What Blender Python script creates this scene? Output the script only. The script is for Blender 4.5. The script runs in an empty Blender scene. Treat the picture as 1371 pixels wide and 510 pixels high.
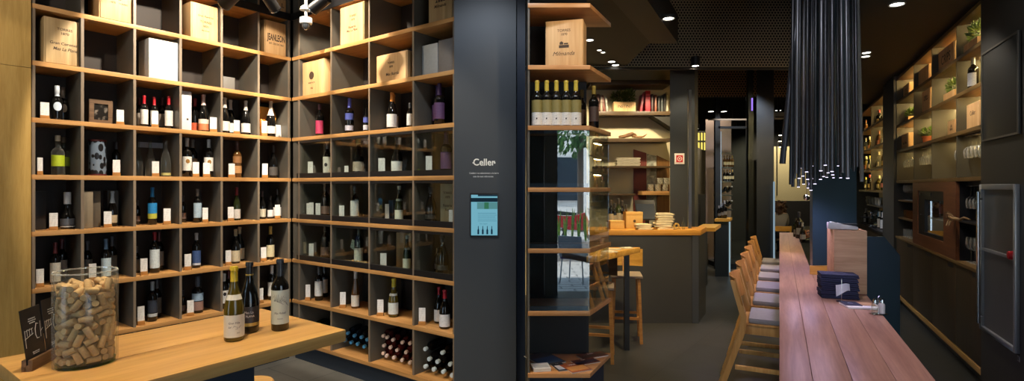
import bpy, bmesh, math, random
from mathutils import Vector, Matrix, Quaternion
random.seed(7)
R = math.radians
SC = bpy.context.scene
COL = SC.collection
EYE, F, CX, HY = 1.7, 715.0, 685.5, 250.0

def at(px, py, Y):
    """point seen at photo pixel (px, py) at distance Y in front of the lens plane"""
    return Vector(((px - CX) * Y / F, Y, EYE - (py - HY) * Y / F))
def zat(py, Y): return EYE - (py - HY) * Y / F
def yfloor(py, z=0.0): return (EYE - z) * F / (py - HY)

# ------------------------------------------------------------------ materials
def srgb(r, g, b):
    f = lambda c: c / 12.92 if c <= .04045 else ((c + .055) / 1.055) ** 2.4
    return (f(r / 255), f(g / 255), f(b / 255), 1)
class N:
    """small wrapper round a node tree"""
    def __init__(s, name):
        s.m = bpy.data.materials.new(name); s.m.use_nodes = True
        s.t = s.m.node_tree; s.t.nodes.clear()
        s.out = s.t.nodes.new('ShaderNodeOutputMaterial')
    def n(s, typ, **kw):
        nd = s.t.nodes.new('ShaderNode' + typ)
        for k, v in kw.items():
            if k in nd.inputs: nd.inputs[k].default_value = v
            else: setattr(nd, k, v)
        return nd
    def l(s, a, b): s.t.links.new(a, b)
    def pbsdf(s, **kw):
        b = s.n('BsdfPrincipled')
        for k, v in kw.items(): b.inputs[k.replace('_', ' ')].default_value = v
        s.l(b.outputs[0], s.out.inputs[0]); return b
def plain(name, col, rough=.5, metal=0., spec=.5, noise=0.12, nscale=40.):
    t = N(name); b = t.pbsdf(Roughness=rough, Metallic=metal); b.inputs['Specular IOR Level'].default_value = spec
    tc = t.n('TexCoord'); nz = t.n('TexNoise', Scale=nscale, Detail=3.0)
    t.l(tc.outputs['Object'], nz.inputs['Vector'])
    mr = t.n('MapRange'); mr.inputs['To Min'].default_value = 1 - noise; mr.inputs['To Max'].default_value = 1 + noise
    t.l(nz.outputs['Fac'], mr.inputs['Value'])
    mx = t.n('VectorMath', operation='SCALE'); mx.inputs[0].default_value = col[:3]
    t.l(mr.outputs[0], mx.inputs['Scale']); t.l(mx.outputs[0], b.inputs['Base Color'])
    return t.m
def wood(name, c1, c2, axis='X', scale=1.0, rough=.45, band=1.0, spec=.4):
    """long grain along the given local axis"""
    t = N(name); b = t.pbsdf(Roughness=rough); b.inputs['Specular IOR Level'].default_value = spec
    tc = t.n('TexCoord'); mp = t.n('Mapping')
    st = {'X': (.9, 14, 14), 'Y': (14, .9, 14), 'Z': (14, 14, .9)}[axis]
    mp.inputs['Scale'].default_value = tuple(v * scale for v in st)
    t.l(tc.outputs['Object'], mp.inputs['Vector'])
    nz = t.n('TexNoise', Scale=1.3, Detail=6.0, Roughness=.6, Distortion=.8); t.l(mp.outputs[0], nz.inputs['Vector'])
    n2 = t.n('TexNoise', Scale=9.0, Detail=4.0); t.l(mp.outputs[0], n2.inputs['Vector'])
    ad = t.n('Math', operation='MULTIPLY_ADD'); ad.inputs[1].default_value = .35; t.l(n2.outputs['Fac'], ad.inputs[0]); t.l(nz.outputs['Fac'], ad.inputs[2])
    cr = t.n('ValToRGB'); cr.color_ramp.elements[0].position = .45; cr.color_ramp.elements[1].position = .45 + .42 / band
    cr.color_ramp.elements[0].color = c2; cr.color_ramp.elements[1].color = c1
    t.l(ad.outputs[0], cr.inputs[0]); t.l(cr.outputs[0], b.inputs['Base Color'])
    bp = t.n('Bump', Strength=.06, Distance=.01); t.l(ad.outputs[0], bp.inputs['Height']); t.l(bp.outputs[0], b.inputs['Normal'])
    return t.m
def glossy_glass(name, col, rough=.06, spec=.6, trans=0.):
    t = N(name); b = t.pbsdf(Base_Color=col, Roughness=rough); b.inputs['Specular IOR Level'].default_value = spec
    b.inputs['Transmission Weight'].default_value = trans
    nz = t.n('TexNoise', Scale=3.0); tc = t.n('TexCoord'); t.l(tc.outputs['Object'], nz.inputs['Vector'])
    mr = t.n('MapRange'); mr.inputs['To Min'].default_value = rough * .8; mr.inputs['To Max'].default_value = rough * 1.4
    t.l(nz.outputs['Fac'], mr.inputs['Value']); t.l(mr.outputs[0], b.inputs['Roughness'])
    return t.m
def pane(name, tint=(.93, .97, .95, 1), ior=1.5, rough=0.0):
    """thin sheet: see-through with a Fresnel mirror on top"""
    t = N(name); tr = t.n('BsdfTransparent', Color=tint); gl = t.n('BsdfAnisotropic'); gl.inputs['Roughness'].default_value = rough
    gl.inputs['Color'].default_value = (1, 1, 1, 1)
    lw = t.n('LayerWeight'); pw = t.n('Math', operation='POWER'); pw.inputs[1].default_value = 5.; t.l(lw.outputs['Facing'], pw.inputs[0])
    f0 = ((ior - 1) / (ior + 1)) ** 2; ma = t.n('Math', operation='MULTIPLY_ADD'); ma.inputs[1].default_value = 1 - f0; ma.inputs[2].default_value = f0; t.l(pw.outputs[0], ma.inputs[0])
    mx = t.n('MixShader')
    t.l(ma.outputs[0], mx.inputs[0]); t.l(tr.outputs[0], mx.inputs[1]); t.l(gl.outputs[0], mx.inputs[2]); t.l(mx.outputs[0], t.out.inputs[0])
    return t.m
def emit(name, col, strength):
    t = N(name); e = t.n('Emission', Color=col, Strength=strength); t.l(e.outputs[0], t.out.inputs[0]); return t.m
def paper(name, col, ink=None, lines=60., axis=2, thr=.62, rough=.7):
    """paper with faint rows of small print"""
    t = N(name); b = t.pbsdf(Roughness=rough, Base_Color=col)
    if ink:
        tc = t.n('TexCoord'); sp = t.n('SeparateXYZ'); t.l(tc.outputs['Object'], sp.inputs[0])
        w = t.n('Math', operation='MULTIPLY'); w.inputs[1].default_value = lines; t.l(sp.outputs[axis], w.inputs[0])
        s = t.n('Math', operation='SINE'); t.l(w.outputs[0], s.inputs[0])
        nz = t.n('TexNoise', Scale=90., Detail=1.0); mp = t.n('Mapping'); mp.inputs['Scale'].default_value = (1, 1, .25)
        t.l(tc.outputs['Object'], mp.inputs[0]); t.l(mp.outputs[0], nz.inputs['Vector'])
        g = t.n('Math', operation='GREATER_THAN'); g.inputs[1].default_value = thr; t.l(s.outputs[0], g.inputs[0])
        g2 = t.n('Math', operation='GREATER_THAN'); g2.inputs[1].default_value = .5; t.l(nz.outputs['Fac'], g2.inputs[0])
        m = t.n('Math', operation='MULTIPLY'); t.l(g.outputs[0], m.inputs[0]); t.l(g2.outputs[0], m.inputs[1])
        mx = t.n('MixRGB'); mx.inputs[1].default_value = col; mx.inputs[2].default_value = ink
        t.l(m.outputs[0], mx.inputs[0]); t.l(mx.outputs[0], b.inputs['Base Color'])
    return t.m
def foliage_mat(name, c1, c2):
    t = N(name); b = t.pbsdf(Roughness=.5); oi = t.n('TexCoord'); nz = t.n('TexNoise', Scale=14.)
    t.l(oi.outputs['Object'], nz.inputs['Vector']); cr = t.n('ValToRGB'); cr.color_ramp.elements[0].position = .35; cr.color_ramp.elements[1].position = .65
    cr.color_ramp.elements[0].color = c1; cr.color_ramp.elements[1].color = c2
    t.l(nz.outputs['Fac'], cr.inputs[0]); t.l(cr.outputs[0], b.inputs['Base Color']); return t.m
_flat = {}
def flat(rgb, rough=.5, metal=0.):
    k = (rgb, rough, metal)
    if k not in _flat: _flat[k] = plain('paint %d %d %d' % rgb, srgb(*rgb), rough, metal)
    return _flat[k]

# ------------------------------------------------------------------ mesh building
class MB:
    def __init__(s): s.v = []; s.f = []; s.mi = []; s.cur = 0
    def add(s, vs, fs):
        b = len(s.v); s.v += [tuple(v) for v in vs]
        for f in fs: s.f.append(tuple(b + i for i in f)); s.mi.append(s.cur)
        return s
    def box(s, x0, x1, y0, y1, z0, z1):
        x0, x1 = min(x0, x1), max(x0, x1); y0, y1 = min(y0, y1), max(y0, y1); z0, z1 = min(z0, z1), max(z0, z1)
        v = [(x, y, z) for z in (z0, z1) for y in (y0, y1) for x in (x0, x1)]
        return s.add(v, [(0, 2, 3, 1), (4, 5, 7, 6), (0, 1, 5, 4), (2, 6, 7, 3), (0, 4, 6, 2), (1, 3, 7, 5)])
    def prism(s, poly, z0, z1):
        n = len(poly); A = sum(poly[i][0] * poly[(i + 1) % n][1] - poly[(i + 1) % n][0] * poly[i][1] for i in range(n))
        if A < 0: poly = list(reversed(poly))
        v = [(p[0], p[1], z0) for p in poly] + [(p[0], p[1], z1) for p in poly]
        return s.add(v, [tuple(reversed(range(n))), tuple(range(n, 2 * n))] + [(i, (i + 1) % n, n + (i + 1) % n, n + i) for i in range(n)])
    def extr(s, poly, y0, y1):
        """outline in x,z pushed from y0 to y1"""
        n = len(poly); A = sum(poly[i][0] * poly[(i + 1) % n][1] - poly[(i + 1) % n][0] * poly[i][1] for i in range(n))
        if A < 0: poly = list(reversed(poly))
        v = [(p[0], y0, p[1]) for p in poly] + [(p[0], y1, p[1]) for p in poly]
        return s.add(v, [tuple(range(n)), tuple(reversed(range(n, 2 * n)))] + [(i, n + i, n + (i + 1) % n, (i + 1) % n) for i in range(n)])
    def slab(s, a, b, c, d, th):
        """a thick board through four points (a,b,c,d counter-clockwise seen from the front)"""
        a, b, c, d = map(Vector, (a, b, c, d)); nrm = (b - a).cross(d - a).normalized() * th
        v = [a, b, c, d, a - nrm, b - nrm, c - nrm, d - nrm]
        return s.add(v, [(0, 1, 2, 3), (7, 6, 5, 4), (0, 4, 5, 1), (1, 5, 6, 2), (2, 6, 7, 3), (3, 7, 4, 0)])
    def bar(s, p, q, w, h, up=(0, 0, 1)):
        """rectangular bar from p to q"""
        p, q = Vector(p), Vector(q); d = (q - p).normalized(); u = Vector(up)
        if abs(d.dot(u)) > .98: u = Vector((1, 0, 0))
        x = d.cross(u).normalized() * w / 2; y = x.cross(d).normalized() * h / 2
        v = [p - x - y, p + x - y, p + x + y, p - x + y, q - x - y, q + x - y, q + x + y, q - x + y]
        return s.add(v, [(0, 1, 2, 3), (7, 6, 5, 4), (0, 4, 5, 1), (1, 5, 6, 2), (2, 6, 7, 3), (3, 7, 4, 0)])
    def tube(s, pts, r, n=10, r2=None, cap=True):
        pts = [Vector(p) for p in pts]; m = len(pts); rs = r if isinstance(r, (list, tuple)) else [r + ((r2 if r2 is not None else r) - r) * i / max(1, m - 1) for i in range(m)]
        vs = []; last = None
        for i, p in enumerate(pts):
            d = (pts[min(i + 1, m - 1)] - pts[max(i - 1, 0)]).normalized()
            if last is None: u = d.orthogonal().normalized()
            else: u = (last - d * last.dot(d)).normalized()
            last = u; w = d.cross(u)
            for k in range(n):
                a = 2 * math.pi * k / n; vs.append(p + (u * math.cos(a) + w * math.sin(a)) * rs[i])
        fs = [(i * n + k, i * n + (k + 1) % n, (i + 1) * n + (k + 1) % n, (i + 1) * n + k) for i in range(m - 1) for k in range(n)]
        if cap: fs += [tuple(reversed(range(n))), tuple(range((m - 1) * n, m * n))]
        return s.add(vs, fs)
    def lathe(s, prof, n=24, c=(0, 0, 0), a0=0., a1=360.):
        full = abs(a1 - a0) >= 359.9; k = n if full else n + 1
        vs = []
        for r, z in prof:
            for i in range(k):
                a = R(a0 + (a1 - a0) * i / n); vs.append((c[0] + r * math.cos(a), c[1] + r * math.sin(a), c[2] + z))
        fs = []
        for j in range(len(prof) - 1):
            for i in range(n):
                i2 = (i + 1) % k
                q = (j * k + i, j * k + i2, (j + 1) * k + i2, (j + 1) * k + i)
                if prof[j][0] == 0: q = (j * k + i, (j + 1) * k + i2, (j + 1) * k + i)
                elif prof[j + 1][0] == 0: q = (j * k + i, j * k + i2, (j + 1) * k + i)
                fs.append(q)
        return s.add(vs, fs)
    def sphere(s, c, r, nu=16, nv=10, sc=(1, 1, 1)):
        pr = [(math.sin(math.pi * j / nv), -math.cos(math.pi * j / nv)) for j in range(nv + 1)]
        pr[0] = (0, -1); pr[-1] = (0, 1)
        b = len(s.v); s.lathe(pr, nu)
        for i in range(b, len(s.v)):
            v = s.v[i]; s.v[i] = (c[0] + v[0] * r * sc[0], c[1] + v[1] * r * sc[1], c[2] + v[2] * r * sc[2])
        return s
    def mesh(s, name, mats, smooth=35., bevel=0.):
        me = bpy.data.meshes.new(name); me.from_pydata(s.v, [], s.f)
        bm = bmesh.new(); bm.from_mesh(me)
        bmesh.ops.remove_doubles(bm, verts=bm.verts, dist=1e-6)
        bm.to_mesh(me); bm.free()
        if len(me.polygons) == len(s.mi): me.polygons.foreach_set('material_index', s.mi)
        if not isinstance(mats, (list, tuple)): mats = [mats]
        for m in mats: me.materials.append(m)
        if bevel:
            bm = bmesh.new(); bm.from_mesh(me)
            bmesh.ops.bevel(bm, geom=[e for e in bm.edges if e.is_manifold and e.calc_face_angle(0) > .6], offset=bevel, segments=2, affect='EDGES', profile=.6)
            bm.to_mesh(me); bm.free()
        if smooth:
            me.shade_smooth(); me.set_sharp_from_angle(angle=R(smooth))
        me.update(); return me
    def obj(s, name, mats, parent=None, smooth=35., bevel=0., **kw):
        return put(name, s.mesh(name, mats, smooth, bevel), parent, **kw)
def put(name, me, parent=None, loc=None, rot=None, scale=None):
    o = bpy.data.objects.new(name, me); COL.objects.link(o)
    if parent is not None: o.parent = parent
    if loc is not None: o.location = loc
    if rot is not None: o.rotation_euler = rot
    if scale is not None: o.scale = scale
    return o
LABELS = {}
def tag(o, label, cat, group=None, kind=None):
    if label: o['label'] = label; LABELS.setdefault(label, []).append(o.name)
    if cat: o['category'] = cat
    if group: o['group'] = group
    if kind: o['kind'] = kind
    return o
def thing(name, label, cat, loc=(0, 0, 0), rz=0., group=None, scale=None):
    o = bpy.data.objects.new(name, None); COL.objects.link(o); o.empty_display_size = .05
    o.location = loc; o.rotation_euler = (0, 0, rz)
    if scale: o.scale = scale
    return tag(o, label, cat, group)
def struct(o): o['kind'] = 'structure'; return o
def copy_tree(o, parent=None):
    c = o.copy(); COL.objects.link(c)
    if parent is not None: c.parent = parent
    for ch in list(o.children): copy_tree(ch, c)
    return c
_txt = {}
def text_data(body, size, thick=.0006, spacing=1.0, bold=0.):
    k = (body, size, thick, spacing, bold)
    if k in _txt: return _txt[k]
    cu = bpy.data.curves.new('lettering', 'FONT'); cu.body = body; cu.size = size; cu.align_x = 'CENTER'; cu.align_y = 'CENTER'
    cu.extrude = thick; cu.space_character = spacing; cu.offset = bold * size; cu.resolution_u = 3
    o = bpy.data.objects.new('lettering', cu); COL.objects.link(o)
    bpy.context.view_layer.update()
    dg = bpy.context.evaluated_depsgraph_get(); ev = o.evaluated_get(dg); me = ev.to_mesh()
    d = ([tuple(v.co) for v in me.vertices], [tuple(p.vertices) for p in me.polygons]); ev.to_mesh_clear()
    bpy.data.objects.remove(o); bpy.data.curves.remove(cu)
    _txt[k] = d; return d
def add_text(mb, body, size, cx, y, cz, thick=.0006, slant=0., sx=1., bend=None, bold=0.):
    """lettering standing in the x,z plane and facing -y, round a cylinder of radius bend if given"""
    vs, fs = text_data(body, size, thick, 1.0, bold)
    out = []
    for x, t, e in vs:
        X = cx + (x + t * slant) * sx; Z = cz + t; D = e
        if bend: a = X / bend; out.append(((bend + D) * math.sin(a), -(bend + D) * math.cos(a), Z))
        else: out.append((X, y - D, Z))
    mb.add(out, fs)
def add_stroke(mb, pts, w, y, thick=.0006, bend=None):
    """a pen stroke as a flat ribbon in the x,z plane"""
    P = [Vector((p[0], 0, p[1])) for p in pts]; L = []; m = len(P)
    for i in range(m):
        d = (P[min(i + 1, m - 1)] - P[max(i - 1, 0)]).normalized(); nn = Vector((-d.z, 0, d.x)); ww = w * (1 if 0 < i < m - 1 else .5)
        L += [P[i] + nn * ww / 2, P[i] - nn * ww / 2]
    def mp(v, o):
        if bend: a = v.x / bend; return ((bend + o) * math.sin(a), -(bend + o) * math.cos(a), v.z)
        return (v.x, y - o, v.z)
    b = [mp(v, thick) for v in L] + [mp(v, 0) for v in L]; k = 2 * m
    fs = []
    for i in range(m - 1):
        j = 2 * i
        fs += [(j, j + 1, j + 3, j + 2), (k + j + 2, k + j + 3, k + j + 1, k + j), (j, j + 2, k + j + 2, k + j), (j + 1, k + j + 1, k + j + 3, j + 3)]
    mb.add(b, fs)
class Frame:
    """a wall-front line: local x along it, local y into the wall"""
    def __init__(s, o, ang): s.o = Vector((o[0], o[1], 0)); s.a = ang; s.x = Vector((math.cos(ang), math.sin(ang), 0)); s.y = Vector((-math.sin(ang), math.cos(ang), 0))
    def pt(s, x, y, z=0.): return s.o + s.x * x + s.y * y + Vector((0, 0, z))
    def xat(s, px, y=0.):
        k = (px - CX) / F; return (k * (s.o.y + y * s.y.y) - s.o.x - y * s.y.x) / (s.x.x - k * s.x.y)
    def depth(s, px, y=0.): return s.pt(s.xat(px, y), y).y
    def z(s, px, py, y=0.): return zat(py, s.depth(px, y))
def leafy(mb, c, rx, ry, rz, n, size, up=.3, rnd=random):
    for i in range(n):
        u = rnd.uniform(-1, 1); a = rnd.uniform(0, 6.283); q = math.sqrt(1 - u * u); r = rnd.random() ** .4
        p = Vector((c[0] + rx * r * q * math.cos(a), c[1] + ry * r * q * math.sin(a), c[2] + rz * r * u))
        d = Vector((q * math.cos(a) + rnd.uniform(-.5, .5), q * math.sin(a) + rnd.uniform(-.5, .5), u + up)).normalized()
        w = d.cross(Vector((rnd.uniform(-1, 1), rnd.uniform(-1, 1), rnd.uniform(-1, 1)))).normalized()
        L = size * rnd.uniform(.7, 1.3); nn = d.cross(w) * L * .12
        mb.add([p, p + d * L * .5 + w * L * .2 + nn, p + d * L, p + d * L * .5 - w * L * .2 + nn], [(0, 1, 2, 3)])
# ------------------------------------------------------------------ shared materials
M = {}
M['oak'] = wood('oak shelf', srgb(208, 158, 98), srgb(172, 122, 66), 'X')
M['oak_edge'] = wood('raw edge', srgb(138, 122, 104), srgb(112, 98, 82), 'Z')
M['oak_panel'] = wood('pale oak panel', srgb(198, 162, 92), srgb(170, 134, 66), 'Z', 1.6)
M['oak_table'] = wood('oak table', srgb(220, 174, 106), srgb(192, 142, 80), 'X', 1.0, .3)
M['oak_end'] = wood('oak edge', srgb(196, 142, 74), srgb(160, 108, 52), 'X', 1.5, .4)
M['pine'] = wood('pine crate', srgb(226, 188, 136), srgb(196, 150, 98), 'Z', .55, .55, .9)
M['pine_wild'] = wood('figured pine crate', srgb(214, 186, 138), srgb(150, 122, 80), 'Z', .35, .55, .8)
M['lacquer'] = plain('charcoal panel', srgb(88, 84, 76), .45, 0, .5, .2, 6.)
M['back'] = plain('dark back panel', srgb(48, 41, 36), .6, 0, .4, .15, 5.)
M['black'] = plain('black metal', srgb(24, 24, 26), .4)
M['blue_paint'] = plain('blue grey paint', srgb(62, 66, 71), .42, 0, .5, .05, 3.)
M['plinth'] = plain('blue black plinth', srgb(40, 50, 62), .5, 0, .4, .08, 5.)
M['white_card'] = paper('price card', srgb(238, 236, 232), srgb(206, 204, 202), 700., 2, .5)
M['ink'] = plain('print ink', srgb(70, 52, 36), .7)
M['ink_black'] = plain('black ink', srgb(30, 26, 24), .6)
M['white_ink'] = plain('white lettering', srgb(232, 232, 226), .6)
M['pane'] = pane('clear pane', (.93, .96, .94, 1), 1.5)
M['pane_display'] = pane('display pane', (.84, .90, .93, 1), 2.2)

def glassware(name, tint, base, edge, power, glint_white):
    """thin blown glass: clear in the middle, edges whitened to paint in refracted highlights"""
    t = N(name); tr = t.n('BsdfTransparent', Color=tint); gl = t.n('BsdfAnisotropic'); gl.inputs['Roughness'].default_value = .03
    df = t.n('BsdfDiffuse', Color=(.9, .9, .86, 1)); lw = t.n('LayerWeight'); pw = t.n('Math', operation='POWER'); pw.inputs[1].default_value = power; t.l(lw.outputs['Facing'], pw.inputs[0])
    m1 = t.n('MixShader'); m1.inputs[0].default_value = glint_white; t.l(gl.outputs[0], m1.inputs[1]); t.l(df.outputs[0], m1.inputs[2])  # diffuse white share paints the bright glints along the edges
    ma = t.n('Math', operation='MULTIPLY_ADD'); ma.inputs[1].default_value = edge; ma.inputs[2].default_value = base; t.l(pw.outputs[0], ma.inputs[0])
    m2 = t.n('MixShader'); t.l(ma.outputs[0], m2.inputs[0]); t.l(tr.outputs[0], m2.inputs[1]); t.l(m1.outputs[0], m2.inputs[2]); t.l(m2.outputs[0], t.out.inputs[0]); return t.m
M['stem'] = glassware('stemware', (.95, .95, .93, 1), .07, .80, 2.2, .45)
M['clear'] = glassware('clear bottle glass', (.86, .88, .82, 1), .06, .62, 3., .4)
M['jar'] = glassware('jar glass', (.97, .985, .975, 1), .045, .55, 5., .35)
M['rim'] = glassware('glass rim with painted glint', (.9, .94, .92, 1), .35, .5, 2., .5)  # whitish mix painted in for the highlight running round the rim
M['green_base'] = pane('green glass base', (.45, .75, .40, 1), 1.5)
M['dark_glass'] = glossy_glass('dark wine glass', srgb(16, 15, 14), .07)
M['green_glass'] = glossy_glass('green wine glass', srgb(40, 46, 22), .08)
M['olive_glass'] = glossy_glass('olive wine glass', srgb(92, 80, 26), .08, .6, .25)
M['amber_glass'] = glossy_glass('amber wine', srgb(92, 60, 28), .08)
M['cork'] = plain('cork', srgb(206, 172, 124), .8, 0, .2, .28, 160.)
M['steel'] = plain('brushed steel', srgb(170, 172, 176), .3, 1.0, .5, .05, 8.)
M['chrome'] = plain('chrome', srgb(205, 208, 212), .12, 1.0)
# ------------------------------------------------------------------ bottles
PROF = {
 'bordeaux': [(0, 0), (.88, 0), (1, .015), (1, .60), (.97, .635), (.84, .675), (.58, .715), (.42, .745), (.37, .78), (.36, .945), (.41, .95), (.41, .985), (.35, 1), (0, 1)],
 'burgundy': [(0, 0), (.88, 0), (1, .02), (1, .40), (.96, .47), (.84, .55), (.66, .63), (.48, .70), (.38, .76), (.33, .82), (.32, .945), (.38, .95), (.38, .985), (.32, 1), (0, 1)],
 'hock': [(0, 0), (.9, 0), (1, .015), (1, .38), (.95, .46), (.80, .58), (.62, .68), (.46, .76), (.38, .82), (.36, .95), (.41, .955), (.41, .985), (.35, 1), (0, 1)],
 'champagne': [(0, 0), (.9, 0), (1, .02), (1, .42), (.95, .50), (.80, .59), (.58, .69), (.44, .76), (.38, .82), (.36, .92), (.44, .93), (.44, .965), (.38, 1), (0, 1)],
 'spirit': [(0, 0), (.95, 0), (1, .02), (1, .56), (.96, .60), (.80, .645), (.50, .68), (.36, .71), (.34, .78), (.40, .79), (.40, .995), (.36, 1), (0, 1)],
 'decanter': [(0, 0), (.9, 0), (1, .03), (1, .30), (.95, .36), (.70, .44), (.50, .52), (.42, .58), (.42, .66), (.48, .68), (.48, .995), (.44, 1), (0, 1)],
}
RATIO = {'bordeaux': .128, 'burgundy': .142, 'hock': .118, 'champagne': .146, 'spirit': .165, 'decanter': .20}
_bm = {}
def prof_r(p, z):
    for (r0, z0), (r1, z1) in zip(p, p[1:]):
        if z0 <= z <= z1 and z1 > z0: return r0 + (r1 - r0) * (z - z0) / (z1 - z0)
    return p[-1][0]
def bottle_part(kind, what, mat, lo=0., hi=1., arc=160., grow=1.015, n=20):
    k = (kind, what, mat.name, lo, hi, arc, grow)
    if k in _bm: return _bm[k]
    p, q = PROF[kind], RATIO[kind]; mb = MB()
    if what == 'glass': mb.lathe([(r * q, z) for r, z in p], n)
    elif what == 'capsule':
        zs = sorted({lo, 1.0} | {z for r, z in p if lo < z < 1.0}); pr = [((prof_r(p, z) + .035) * q, z) for z in zs]; pr[-1] = ((.37) * q, 1.004)
        mb.lathe([(0, lo)] + pr + [(0, 1.004)], 16)
    else:
        r = prof_r(p, (lo + hi) / 2) * q * grow
        rl, rh = prof_r(p, lo) * q * grow, prof_r(p, hi) * q * grow
        mb.lathe([(rl, lo), (rh, hi)], 14, (0, 0, 0), -90 - arc / 2, -90 + arc / 2)
        b = len(mb.v); mb.lathe([(rl * .985, lo), (rh * .985, hi)], 14, (0, 0, 0), -90 - arc / 2, -90 + arc / 2)
    me = mb.mesh(what, mat, 50.); _bm[k] = me; return me
GLASS = {'dark': 'dark_glass', 'green': 'green_glass', 'olive': 'olive_glass', 'amber': 'amber_glass', 'clear': 'clear'}
_lab = {}
def labmat(rgb, ink=None):
    k = (rgb, ink)
    if k not in _lab: _lab[k] = paper('bottle label %d %d %d' % rgb, srgb(*rgb), srgb(*(ink or tuple(max(0, int(c * .78)) for c in rgb))), 260., 2, .55, .6)
    return _lab[k]
# style: profile, glass, capsule colour, capsule low end, list of (label colour, low, high)
def make_bottle(root, prof, glass, cap, caplo, labels, emblem=None):
    put('glass_body', bottle_part(prof, 'glass', M[GLASS[glass]]), root)
    if cap: put('capsule', bottle_part(prof, 'capsule', flat(cap, .35), caplo), root)
    for c, lo, hi in labels: put('label', bottle_part(prof, 'label', labmat(c), lo, hi), root)
    if emblem:
        rgb, z, r = emblem; q = RATIO[prof] * prof_r(PROF[prof], z) * 1.02; mb = MB(); vs = []
        for i in range(13):
            x = -r * math.cos(math.pi * i / 12); hh = max(r * math.sin(math.pi * i / 12), .002); a = x / q
            for s_ in (-1, 1): vs.append((q * math.sin(a) * 1.02, -q * math.cos(a) * 1.02, z + s_ * hh))
        mb.add(vs, [(2 * i, 2 * i + 2, 2 * i + 3, 2 * i + 1) for i in range(12)])
        mb.obj('emblem', flat(rgb, .4), root)
W = (232, 228, 220)
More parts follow.
